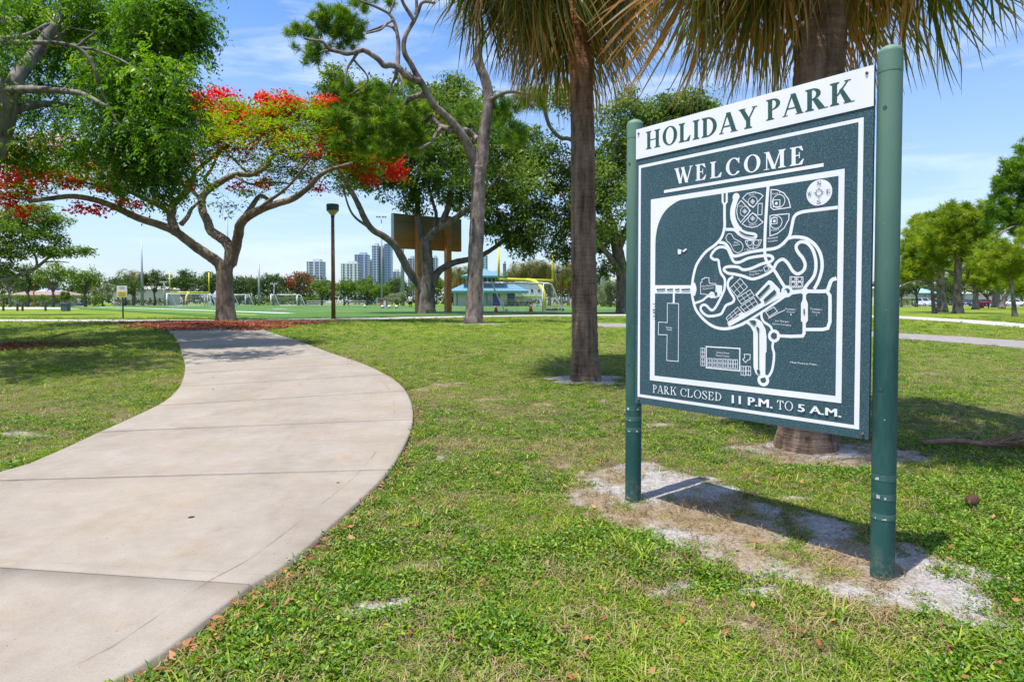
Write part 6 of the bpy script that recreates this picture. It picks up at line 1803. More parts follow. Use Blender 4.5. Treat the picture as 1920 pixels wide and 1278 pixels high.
# training cones and balls
coneo = solid('cone_orange', (.68, .10, .02), .5)
band_ = solid('cone_band', (.75, .75, .72), .4)
for k, (px, py0, py1) in enumerate(((930, 566, 583.6), (995.3, 563, 583.4))):
    g = on(px, 52.5 + k); h = (py1 - py0) * (52.5 + k) / FPX; g[2] = .65
    cn = thing('traffic_cone', ('orange cone left of the yellow post, inside the goal mouth', 'orange cone just left of the yellow gooseneck')[k], 'cone', g, 'orange cones on the field')
    mb = MB(); mb.box((g[0], g[1], g[2] + .02), (.46, .46, .04), .4, bev=.01); mb.build('base', coneo, cn)
    mb = MB(); mb.lathe(g, [(.17, .04), (.12, h * .45)], 16); mb.build('lower_body', coneo, cn, True)
    mb = MB(); mb.lathe(g, [(.12, h * .451), (.085, h * .7)], 16); mb.build('stripe', band_, cn, True)
    mb = MB(); mb.lathe(g, [(.084, h * .701), (.035, h)], 16); mb.build('tip', coneo, cn, True)
ballw, balld = solid('ball_white', (.78, .78, .76), .4), solid('ball_dark', (.04, .04, .05), .4)


def ball(label, px, Y0, r):
    g = on(px, Y0)
    bm = bmesh.new(); bmesh.ops.create_icosphere(bm, subdivisions=3, radius=r)
    me = bpy.data.meshes.new('soccer_ball'); bm.to_mesh(me); bm.free()
    me.materials.append(ballw); me.materials.append(balld)
    ico = [Vector(v) for v in ((0, 1, 1.618), (0, -1, 1.618), (0, 1, -1.618), (0, -1, -1.618), (1, 1.618, 0), (-1, 1.618, 0), (1, -1.618, 0), (-1, -1.618, 0), (1.618, 0, 1), (1.618, 0, -1), (-1.618, 0, 1), (-1.618, 0, -1))]
    for p in me.polygons:
        n = p.center.normalized()
        p.material_index = 1 if max(n.dot(v.normalized()) for v in ico) > .945 else 0
        p.use_smooth = True
    o = link('soccer_ball', me); o.location = (g[0], g[1], g[2] + r + .03)
    return tag(o, label, 'ball', 'footballs on the turf')


for lb, px, Y0 in (('leftmost of three white balls in a row on the turf', 717, 84), ('middle of three white balls in a row on the turf', 729.6, 84.3), ('right ball of three in a row beside the standing person', 743.6, 84.6), ('lone white ball between crouching person and the row of balls', 684, 96), ('ball lying inside the near soccer goal', 949.5, 54)):
    ball(lb, px, Y0, .22 if Y0 > 60 else .13)
# black bags behind the goal
for k, (px, Y0, w) in enumerate(((1029, 58, .5), (1040, 58.5, .6), (1053, 59, .45))):
    g = on(px, Y0); mb = MB()
    mb.tube([(g[0] - w / 2, g[1], g[2] + .13), (g[0] - w / 3, g[1], g[2] + .18), (g[0] + w / 4, g[1], g[2] + .17), (g[0] + w / 2, g[1], g[2] + .10)], [.06, .15, .14, .05], 9, rough=.25)
    o = mb.build('kit_bag', dark, None, True); tag(o, ('black kit bag nearest the yellow gooseneck', 'middle black kit bag behind the soccer goal', 'black kit bag at the right foot of the soccer goal')[k], 'bag', 'kit bags behind the goal')


# ---------------------------------------------------------------- pavilion with two-tier teal roof
def hip(mb, x0, x1, y0, y1, ze, zr, inset, yr=None, over=0):
    ym = (y0 + y1) / 2
    A_ = [(x0, y0, ze), (x1, y0, ze), (x1, y1, ze), (x0, y1, ze)]
    i_ = inset
    T_ = [(x0 + i_, y0 + i_, zr), (x1 - i_, y0 + i_, zr), (x1 - i_, y1 - i_, zr), (x0 + i_, y1 - i_, zr)]
    mb.add(A_ + T_, [(0, 1, 5, 4), (1, 2, 6, 5), (2, 3, 7, 6), (3, 0, 4, 7), (4, 5, 6, 7), (3, 2, 1, 0)])


YV = 150.0
k = YV / FPX
X_ = lambda px: (px - 960) * k
m, nt, b, _ = nodes('teal_roof')
wv = nt.nodes.new('ShaderNodeTexWave'); wv.inputs['Scale'].default_value = 1.1; wv.wave_profile = 'SAW'
tco = nt.nodes.new('ShaderNodeTexCoord'); nt.links.new(tco.outputs['Object'], wv.inputs['Vector'])
c = ramp(nt, wv.outputs['Fac'], [(0.0, (.07, .15, .20)), (.12, (.12, .23, .31)), (1.0, (.145, .27, .36))])
nt.links.new(c, b.inputs['Base Color']); b.inputs['Roughness'].default_value = .45
tealf = solid('teal_fascia', (.03, .20, .15), .5); wallw = plain('render_white', (.55, .54, .50), (.62, .61, .57), .8)
glass = solid('dark_glass', (.03, .045, .06), .15, .6)
bluedoor = solid('door_blue', (.03, .09, .34), .4)
pv = thing('pavilion', 'blue roofed two tier field house behind the near goal', 'building', (X_(915), YV, .65))
y0, y1 = YV, YV + 12
mb = MB(); mb.box((X_(908), YV + 7, (.6 + hz(545, YV)) / 2), (X_(967) - X_(849), 10, hz(545, YV) - .6)); mb.build('wall', wallw, pv)
mb = MB(); hip(mb, X_(841), X_(991), YV - .5, YV + 15, hz(545, YV), hz(532, YV), 3.2); mb.build('lower_roof', MATS['teal_roof'], pv)
mb = MB(); mb.box((X_(916), YV - .62, hz(547.3, YV)), (X_(991) - X_(841), .2, 4.2 * k)); mb.build('lower_fascia', tealf, pv)
mb = MB(); mb.box((X_(908), YV + 7, (hz(532, YV) + hz(518, YV)) / 2), (X_(944) - X_(872), 8, hz(518, YV) - hz(532, YV) + .1)); cl = mb.build('clerestory', solid('pale_blue_wall', (.36, .46, .52), .7), pv)
for q_ in range(9):
    px = 875 + q_ * 8; mb = MB(); mb.box((X_(px + 2), YV + 2.95, hz(525, YV)), (4.6 * k, .08, 8.5 * k)); mb.build('window', glass, cl)
mb = MB(); hip(mb, X_(864), X_(947), YV + .5, YV + 14, hz(517, YV), hz(501.5, YV), 5.0); mb.build('upper_roof', MATS['teal_roof'], pv)
mb = MB(); mb.box((X_(905.5), YV + .38, hz(518.3, YV)), (X_(947) - X_(864), .2, 3.2 * k)); mb.build('upper_fascia', tealf, pv)
for a_, b_ in ((923.6, 937), (951, 965)):
    mb = MB(); mb.box((X_((a_ + b_) / 2), YV + 1.96, (.65 + hz(550, YV)) / 2), ((b_ - a_) * k, .1, hz(550, YV) - .65)); dr = mb.build('door', bluedoor, pv)
    for s_ in range(4):
        mb = MB(); mb.box((X_((a_ + b_) / 2), YV + 1.89, .9 + s_ * .6), ((b_ - a_) * k * .94, .05, .5)); mb.build('door_panel', bluedoor, dr)
for px in (857, 903, 913):
    mb = MB(); mb.box((X_(px), YV + .3, (.6 + hz(549, YV)) / 2), (.32, .32, hz(549, YV) - .6)); mb.build('column', tealf, pv)
mb = MB(); mb.box((X_(918), YV + 1.93, 1.35), (X_(921) - X_(915), .1, 1.2)); mb.build('stone_pier', plain('pier', (.5, .47, .42), (.38, .36, .33), .8, 8), pv)

wb = thing('white_building', 'long low white building behind the sabal palms', 'building', (X_(992) * 1.1, 165, .65))
kk = 165 / FPX
mb = MB(); mb.box(((992 - 960) * kk, 170, (.6 + hz(529, 165)) / 2), (52 * kk, 9, hz(529, 165) - .6)); mb.build('wall', solid('bright_white', (.78, .78, .76), .6), wb)
mb = MB(); mb.box(((992 - 960) * kk, 165.4, hz(528, 165)), (54 * kk, .5, 3 * kk)); mb.build('parapet', solid('bright_white', (.78, .78, .76), .6), wb)
mb = MB(); mb.box(((992 - 960) * kk, 165.42, hz(556, 165)), (52 * kk, .1, 3 * kk)); mb.build('lime_stripe', solid('lime', (.30, .48, .06), .6), wb)
for q_ in range(4):
    mb = MB(); mb.box(((972 + q_ * 13 - 960) * kk, 165.43, hz(545, 165)), (4 * kk, .1, 5 * kk)); mb.build('window', glass, wb)

# bleachers
bl = thing('bleachers', 'low aluminium bleachers at the right of the near goal', 'bleachers', on(1040, 140))
kb = 140 / FPX
for r_ in range(5):
    mb = MB(); mb.box(((1062 - 960) * kb, 138 + r_ * .8, .9 + r_ * .42), (112 * kb, .30, .06)); mb.build('bench', solid('alu', (.42, .43, .44), .4, .5, .4), bl)
    mb = MB(); mb.box(((1062 - 960) * kb, 138.45 + r_ * .8, .72 + r_ * .42), (112 * kb, .22, .05)); mb.build('footboard', solid('tan', (.24, .18, .12), .7), bl)
for q_ in range(8):
    mb = MB(); xx_ = (1008 + q_ * 15 - 960) * kb
    mb.bar((xx_, 138, .62), (xx_, 142, 2.6), .04, 6); mb.bar((xx_, 141.8, .62), (xx_, 141.8, 3.4), .04, 6); mb.build('strut', steel, bl)


# ---------------------------------------------------------------- towers downtown
def tower(label, px0, px1, py, Y0, glassc, slabc, storey=3.6, fins=4, step=None, deep=30):
    k_ = Y0 / FPX
    w, xc = (px1 - px0) * k_, ((px0 + px1) / 2 - 960) * k_
    zt_ = hz(py, Y0)
    root = thing('tower', label, 'skyscraper', (xc, Y0, .6), 'towers downtown')
    gm_ = solid('tower_glass_%d' % int(glassc[2] * 1000 + glassc[0] * 100), glassc, .2, .6); sm_ = solid('tower_slab_%d' % int(slabc[0] * 1000), slabc, .7)  # glass colours are lightened to stand in for haze and sky reflection
    mb = MB(); mb.box((xc, Y0 + deep / 2, zt_ / 2), (w * .96, deep * .96, zt_)); mb.build('glass_shaft', gm_, root)
    n = int(zt_ / (storey * 1.6))
    for j in range(1, n + 1):
        mb = MB(); mb.box((xc, Y0 + deep / 2, j * zt_ / n - .5), (w * (.99 if j % 3 else 1.0), deep, 1.3)); mb.build('floor_slab', sm_, root)
    for j in range(fins):
        mb = MB(); mb.box((xc - w / 2 + w * (j + .5) / fins, Y0 - .4, zt_ / 2), (w * (.07 + .06 * (j % 2)), 1.2, zt_ + 1)); mb.build('fin', sm_, root)
    mb = MB(); mb.box((xc + w * .08, Y0 + deep / 2, zt_ + 3), (w * .5, deep * .5, 6)); mb.build('roof_plant', sm_, root)
    return root


GB, WS = (.12, .20, .31), (.52, .55, .59)
tower('pale banded tower left of the lamp post', 575, 605, 490, 1500, GB, WS, fins=3)
tower('short white topped tower right of the lamp post', 639, 674, 494, 1450, (.10, .17, .26), (.54, .56, .59), fins=5)
tower('mid height blue tower behind the short white one', 665, 690, 477, 1600, (.10, .18, .32), (.38, .44, .52), fins=2)
tower('slim brownish tower left of the twin tower', 690, 699, 490, 1650, (.14, .13, .14), (.34, .30, .29), fins=2)
tower('left half of the tallest twin tower', 697.5, 710, 460, 1520, (.09, .19, .35), (.50, .54, .58), fins=2)
tower('pale core between the twin towers', 709, 721.5, 464, 1540, (.22, .22, .24), (.45, .43, .42), fins=2)
tower('dark blue right half of the tallest twin tower', 721, 733, 457, 1525, (.08, .17, .33), (.22, .32, .46), fins=1)
tower('low pale tower right of the twin towers', 734, 748, 509, 1700, (.16, .21, .26), (.5, .5, .52), fins=2)
tower('far tower seen past the oak trunk', 809, 820, 483, 1600, (.10, .17, .27), (.4, .45, .5), fins=2)
tower('far tower left of the scoreboard post', 765, 777, 484, 1600, (.10, .17, .27), (.4, .45, .5), fins=2)
tower('blue tower above the pavilion roof', 897, 914, 479, 1500, (.07, .16, .29), (.36, .43, .5), fins=2)
tower('slim dark tower right of the pavilion roof', 943, 949, 494, 1600, (.06, .1, .16), (.25, .28, .3), fins=1)


# ---------------------------------------------------------------- poles and masts
def mast(label, px, Y0, top_y, r0, r1, head=True, wood=False, name='floodlight_mast', cat='light pole'):
    g = on(px, Y0); root = thing(name, label, cat, g)
    zt_ = hz(top_y, Y0)
    MB().tube([g - (0, 0, .1), (g[0], g[1], (g[2] + zt_) / 2), (g[0], g[1], zt_)], [r0, (r0 + r1) / 2, r1], 10).build('pole', orange if wood else steel, root, True)
    if head:
        mb = MB(); mb.box((g[0], g[1], zt_ + .05), (r0 * 8, .12, .12)); arm = mb.build('crossarm', steel, root)
        for s_ in (-1, -.4, .4, 1):
            mb = MB(); mb.box((g[0] + s_ * r0 * 3.6, g[1] - .25, zt_ + .25), (r0 * 1.5, .35, .35), bev=.05); mb.build('floodlight', steel, arm)
    return root


mast('tall grey mast between the yellow sign and far goal posts', 267, 160, 452, .42, .10, False)
mast('grey floodlight mast right of the flame tree trunk', 486, 172, 494, .34, .2, False)
mast('thin mast seen through the fork of the flame tree', 428, 170, 392, .30, .14, False)
mast('thin mast with crossarms left of the scoreboard', 716, 150, 408, .28, .12)
mast('wooden light pole by the long low house', 63.4, 118, 527, .16, .12, False, True)
mast('short light pole behind the far soccer goals', 514, 168, 534, .2, .14, True)
mast('slim light pole behind the far goal net', 308, 158, 531, .2, .14, True)
mast('grey pylon rising behind the pale bush left', 755, 150, 396, .5, .3, False)
mast('grey pylon between the near palm and the sign', 1130, 130, 452, .55, .4, False)

# small yellow and white notice on a post
Yn = float(gnd(230, 598)[1]); g = on(230.3, Yn); kn = Yn / FPX
sg = thing('notice_sign', 'small white and yellow notice on a thin dark post by the field', 'sign', g)
MB().bar(g - (0, 0, .1), (g[0], g[1], hz(540, Yn)), .035, 8).build('post', dark, sg)
zt_, zm, zl_ = hz(535.5, Yn), hz(546, Yn), hz(557, Yn)
mb = MB(); mb.box((g[0], g[1] - .05, (zt_ + zl_) / 2), (19.5 * kn, .02, zt_ - zl_)); pl = mb.build('board', solid('notice_white', (.62, .62, .60), .5), sg)
mb = MB(); mb.box((g[0], g[1] - .066, (zm + zl_) / 2), (17 * kn, .008, zm - zl_ - .02)); mb.build('yellow_panel', solid('notice_yellow', (.70, .50, .02), .5), pl)
mb = MB()
for j in range(4): mb.box((g[0], g[1] - .073, zm - .05 - j * (zm - zl_) / 5.2), ((14 - 2 * (j % 2)) * kn, .004, .018))
for j in range(3): mb.box((g[0], g[1] - .0625, zt_ - .06 - j * .05), ((8 + 3 * (j % 2)) * kn, .004, .014))
mb.build('printed_lines', solid('print_grey', (.22, .2, .14), .6), pl)

# bin, bollards
Yb = float(gnd(123, 582)[1]) if gnd(123, 582)[1] < 95 else 64
g = on(123, 60); kq = 60 / FPX
bn_ = thing('litter_bin', 'dark blue grey litter bin on the far lawn', 'bin', g)
mb = MB(); mb.box((g[0], g[1], g[2] + .33), (11 * kq, 11 * kq, .66), bev=.04); mb.build('body', solid('bin_blue', (.06, .10, .12), .5), bn_)
mb = MB(); mb.box((g[0], g[1], g[2] + .70), (13 * kq, 13 * kq, .09), bev=.02); mb.build('lid', solid('bin_lid', (.09, .14, .16), .5), bn_)
for j, (px, y1_) in enumerate(((32.4, 568), (85, 566), (6, 557), (42, 568))):
    g = on(px, 62); mb = MB(); h = hz(y1_, 62) - g[2]
    mb.lathe(g, [(.10, -.05), (.10, h - .05), (.07, h)], 10)
    tag(mb.build('bollard', solid('wood_dark', (.10, .075, .05), .8)), ('short wooden bollard near the left edge of the lawn', 'short wooden bollard between the bin and the left edge', 'tall pale post at the very left edge', 'second bollard close to the left edge')[j], 'bollard', 'bollards along the far path')

# brick hut
gh = on(719, 125); kh = 125 / FPX
ht = thing('utility_hut', 'small red brick hut with a grey door by the far lawn', 'hut', gh)
mb = MB(); mb.box((gh[0] - 1.5 * kh, gh[1] + 1, gh[2] + .75), (11 * kh, 2, 1.5)); mb.build('wall', plain('brick_red', (.30, .10, .06), (.40, .17, .11), .85, 6), ht)
mb = MB(); mb.box((gh[0] + 2.5 * kh, gh[1] - .03, gh[2] + .65), (4.5 * kh, .08, 1.2)); mb.build('door', solid('hut_door', (.55, .55, .56), .6), ht)
mb = MB(); mb.box((gh[0] - 1.5 * kh, gh[1] + 1, gh[2] + 1.56), (12.5 * kh, 2.3, .12)); mb.build('roof', solid('hut_roof', (.32, .3, .28), .8), ht)


# houses
def house(label, px0, px1, wt, rt, Y0, wc, rc, wins, hipd=2.5, name='house'):
    k_ = Y0 / FPX; xc, w = ((px0 + px1) / 2 - 960) * k_, (px1 - px0) * k_
    root = thing(name, label, 'building', (xc, Y0, .65))
    mb = MB(); mb.box((xc, Y0 + 4, (.6 + hz(wt, Y0)) / 2), (w, 8, hz(wt, Y0) - .6)); mb.build('wall', plain('wall_%s' % label[:12], wc, tuple(c_ * .9 for c_ in wc), .8, 2), root)
    mb = MB(); hip(mb, xc - w / 2 - .5, xc + w / 2 + .5, Y0 - .6, Y0 + 8.6, hz(wt, Y0), hz(rt, Y0), hipd); mb.build('roof', plain('roof_%s' % label[:12], rc, tuple(c_ * .8 for c_ in rc), .8, 2), root)
    for wx, wy, ww, wh_ in wins:
        mb = MB(); mb.box(((wx - 960) * k_, Y0 - .03, hz(wy, Y0)), (ww * k_, .08, wh_ * k_)); f = mb.build('window', white, root)
        mb = MB(); mb.box(((wx - 960) * k_, Y0 - .08, hz(wy, Y0)), (ww * k_ * .8, .04, wh_ * k_ * .8)); mb.build('pane', glass, f)
    return root


house('long low house with a dull pink roof behind the hedge', 20, 112, 553, 545.5, 135, (.45, .40, .34), (.30, .20, .18), [(45, 557, 5, 4), (95, 557, 5, 4)])
house('pale blue house roof above the pink one', 64, 88, 548, 540, 150, (.5, .52, .55), (.40, .46, .55), [])
house('cream two storey flats with small windows behind the far goal', 212, 312, 542, 536, 190, (.56, .53, .46), (.40, .38, .35), [(293, 545, 8, 6), (270, 546, 6, 5), (240, 546, 6, 5), (222, 560, 5, 7), (255, 560, 6, 7), (282, 561, 5, 8), (300, 561, 5, 8)])
house('cream walled house at the left of the right grove', 1660, 1708, 540, 533, 150, (.62, .58, .46), (.42, .40, .36), [(1697, 550, 4, 5)])
house('house with a blue roof behind the white van', 1722, 1752, 549, 540, 158, (.42, .48, .50), (.26, .44, .58), [(1733, 554, 4, 3), (1742, 554, 3, 3)])
house('low white house behind the parked cars', 1835, 1925, 550, 541, 165, (.62, .62, .60), (.42, .44, .46), [(1850, 556, 5, 4), (1880, 556, 5, 4), (1905, 556, 5, 4)])


# hedges
def hedge(label, px0, px1, top, Y0, mt='far_bright', depth=1.2):
    k_ = Y0 / FPX; x0, x1 = (px0 - 960) * k_, (px1 - 960) * k_; h = hz(top, Y0) - .65
    n = max(60, int((x1 - x0) * h * 14))
    C = np.stack([RNG.uniform(x0, x1, n), Y0 + RNG.uniform(-.5, .5, n) * depth, .65 + h * RNG.random(n) ** .7 * .95], 1)
    V, Q, r = leaf_cloud(C, 26, .32, .20, .11, .5, .1)
    o = link('hedge', quads_mesh('hedge', V, Q, MATS[mt], r)); return tag(o, label, 'hedge')


hedge('long clipped hedge in front of the pink roofed house', -40, 195, 553, 122)
hedge('low hedge beneath the pale bush right of the near palm', 1110, 1190, 562, 118, 'far_leaf')
hedge('clipped hedge before the cream house in the right grove', 1680, 1716, 559, 138)
hedge('dark shrubs below the far soccer goals', 400, 600, 557, 182, 'far_bright')
hedge('dark shrubs at the foot of the bleachers', 945, 1010, 562, 128, 'far_leaf')
hedge('low shrubs under the flats', 215, 320, 561, 176, 'far_leaf')
hedge('dark shrubbery behind the parked cars', 1740, 1960, 548, 172, 'far_leaf', 3)
# far belt of trees that reads as one mass
n = 1500
xs = RNG.uniform(-330, 330, n); tops = 7.0 + 4.5 * fbm(xs / 16, xs * 0, 77, 3)
C = np.stack([xs, 268 + RNG.uniform(0, 14, n), .65 + tops * RNG.random(n) ** .6], 1)
V, Q, r = leaf_cloud(C, 40, (2.6, 2.6, 1.5), 1.5, .8, .5, .1)
tag(link('far_woods', quads_mesh('far_woods', V, Q, MATS['far_leaf'], r)), 'dark belt of far trees closing the view', 'woods', kind='stuff')
# chain link fence behind the field
YK = 178.0; kf = YK / FPX
fnc = thing('fence', 'grey mesh fence along the far side of the field', 'fence', on(650, YK))
for px in range(575, 745, 10):
    g = on(px, YK); MB().bar(g, g + (0, 0, 1.3), .06, 6).build('post', steel, fnc)
mb = MB(); a_, b_ = on(575, YK), on(735, YK)
for zz_ in (.15, .7, 1.28): mb.bar(a_ + (0, 0, zz_), b_ + (0, 0, zz_), .035, 4)
mb.build('rail', steel, fnc)
mb = MB()
for t in np.linspace(0, 1, 160): p = a_ * (1 - t) + b_ * t; mb.bar(p + (0, 0, .1), p + (0, 0, 1.28), .022, 3)
w_ = mb.build('wire_mesh', steel, fnc); w_['kind'] = 'stuff'


# ---------------------------------------------------------------- parked cars seen end on
def car(label, px, Y0, paint, w=1.85, L=4.5, h=1.5, suv=False, rz=0.0, name='parked_car'):
    g = on(px, Y0); root = thing(name, label, 'car', g, 'cars parked beyond the right grove')
    T = lambda x_, y_, z_: (g[0] + x_ * math.cos(rz) - y_ * math.sin(rz), g[1] + x_ * math.sin(rz) + y_ * math.cos(rz), g[2] + z_)
    pm = solid('paint_%s' % ''.join('%02d' % int(c_ * 99) for c_ in paint), paint, .3, .6)
    hb_ = .62 * h if not suv else .58 * h
    prof = [(-L / 2, .32), (-L / 2, hb_ * .75), (-L / 2 + .12, hb_ * .92), (-L * .24, hb_ + .02), (L * .30, hb_ + .04), (L / 2 - .06, hb_ * .96), (L / 2, .7 * hb_), (L / 2, .32)]
    mb = MB(); n = len(prof)
    rows = []
    for sx, ins in ((-w / 2, .06), (-w / 2 + .09, 0), (w / 2 - .09, 0), (w / 2, .06)):
        rows.append([T(sx, y_ * (1 - ins * .25), z_ - (ins * .5 if z_ > .4 else -ins)) for y_, z_ in prof])
    V = [p for r_ in rows for p in r_]
    F_ = [(r_ * n + j, r_ * n + (j + 1) % n, (r_ + 1) * n + (j + 1) % n, (r_ + 1) * n + j) for r_ in range(3) for j in range(n)] + [tuple(range(n))[::-1], tuple(range(3 * n, 4 * n))]
    mb.add(V, F_); mb.build('body', pm, root)
    c0, c1, c2, c3 = (-L * .24, -L * .08, L * .20, L * .36) if not suv else (-L * .22, -L * .10, L * .40, L * .485)
    def cabin(ww0, ww1, za_, zb__, gr_):
        m_ = MB()
        lo = [T(sx * ww0 / 2, y_, za_) for sx, y_ in ((-1, c0 + gr_), (1, c0 + gr_), (1, c3 - gr_), (-1, c3 - gr_))]
        hi = [T(sx * ww1 / 2, y_, zb__) for sx, y_ in ((-1, c1), (1, c1), (1, c2), (-1, c2))]
        return m_.add(lo + hi, [(0, 1, 5, 4), (1, 2, 6, 5), (2, 3, 7, 6), (3, 0, 4, 7), (4, 5, 6, 7)])
    cabin(w * .9, w * .74, hb_ + .01, h - .06, 0).build('window', glass, root)
    m_ = MB(); m_.add([T(sx * w * .385, y_, z_) for z_ in (h - .065, h) for sx, y_ in ((-1, c1 - .05), (1, c1 - .05), (1, c2 + .05), (-1, c2 + .05))], [(4, 5, 6, 7), (0, 1, 5, 4), (1, 2, 6, 5), (2, 3, 7, 6), (3, 0, 4, 7)]); m_.build('roof', pm, root)
    for sx in (-1, 1):
        for (ya, yb) in ((c0, c1), (c3, c2)):
            MB().bar(T(sx * w * .44, ya, hb_), T(sx * w * .372, yb, h - .03), .045, 5).build('pillar', pm, root)
        for y_ in (-L * .31, L * .30):
            wm = MB(); wm.bar(T(sx * (w / 2 - .2), y_, .33), T(sx * (w / 2 + .015), y_, .33), .33, 16); wh_ = wm.build('wheel', dark, root)
            wm = MB(); wm.bar(T(sx * (w / 2 + .016), y_, .33), T(sx * (w / 2 + .03), y_, .33), .2, 12); wm.build('rim', steel, wh_)
        wm = MB(); p = T(sx * w * .36, -L / 2 - .01, hb_ * .72); wm.box(p, (w * .2, .06, .14), rz, bev=.015); wm.build('headlight', white, root)
        wm = MB(); p = T(sx * w * .53, c0 + .25, hb_ + .1); wm.box(p, (.18, .1, .13), rz, bev=.02); wm.build('mirror', pm, root)
    wm = MB(); p = T(0, -L / 2 - .01, .62 * hb_); wm.box(p, (w * .42, .05, .16), rz); wm.build('grille', dark, root)
    wm = MB(); p = T(0, -L / 2 - .02, .40); wm.box(p, (w * .9, .12, .2), rz, bev=.03); wm.build('bumper', pm, root)
    return root


pv_ = MB()
kp = 140 / FPX
pv_.box(((1830 - 960) * kp, 142, .66), (290 * kp, 12, .06)); tag(pv_.build('car_park', plain('lot_asphalt', (.30, .29, .28), (.38, .37, .36), .9, .6)), 'strip of grey car park beyond the right grove', kind='structure')
car('white van parked beside the dark oak', 1729, 139, (.74, .75, .77), 1.95, 4.9, 1.85, True, .25)
car('black car parked behind the broad pine trunk', 1746, 140, (.02, .02, .025), 1.85, 4.5, 1.6, True, .1)
car('dark blue car between the pine trunks', 1803, 140, (.03, .045, .08), 1.85, 4.5, 1.5, False, .0)
car('black car right of the dark blue one', 1819, 140.5, (.025, .025, .03), 1.85, 4.5, 1.45, False, -.05)
car('red car parked behind the red barrel', 1848, 141, (.45, .02, .02), 1.9, 4.5, 1.5, False, .5)
car('silver car left of the white one', 1884, 141, (.45, .47, .5), 1.85, 4.5, 1.45, False, .0)
car('white car parked at the right edge', 1904, 139, (.74, .75, .76), 1.85, 4.6, 1.5, False, 1.0)

# red barrel and red-framed board with blue panel
g = on(1838.5, 92); kr = 92 / FPX
redp = solid('red_paint', (.55, .06, .04), .5)
br_ = thing('barrel', 'red barrel standing under the right grove', 'barrel', g)
mb = MB(); mb.lathe(g, [(.26, 0), (.29, .1), (.29, .3), (.305, .33), (.29, .36), (.29, .62), (.305, .65), (.29, .68), (.27, .78)], 16); mb.build('body', redp, br_, True)
mb = MB(); mb.lathe((g[0], g[1], g[2] + .781), [(.27, 0), (.2, .05)], 16); mb.build('lid', dark, br_)
g = on(1849, 91)
bo = thing('play_board', 'red framed board with a blue panel beside the barrel', 'sign', g)
for sx in (-.38, .38):
    mb = MB(); mb.box((g[0] + sx, g[1], g[2] + .38), (.12, .12, .85)); mb.build('post', redp, bo)
mb = MB(); mb.box((g[0], g[1], g[2] + .50), (.62, .06, .5)); bp_ = mb.build('panel', solid('panel_blue', (.03, .07, .36), .5), bo)
mb = MB(); mb.lathe((0, 0, 0), [(.09, 0), (.12, 0), (.12, .01), (.09, .01)], 14); o = mb.build('emblem', white, bp_)
o.data.transform(Matrix.Translation((g[0] + .03, g[1] - .035, g[2] + .5)) @ Matrix.Rotation(PI / 2, 4, 'X'))
mb = MB(); mb.box((g[0] - .05, g[1], g[2] + .90), (1.2, .2, .06)); mb.build('top_board', solid('cream', (.6, .57, .48), .6), bo)


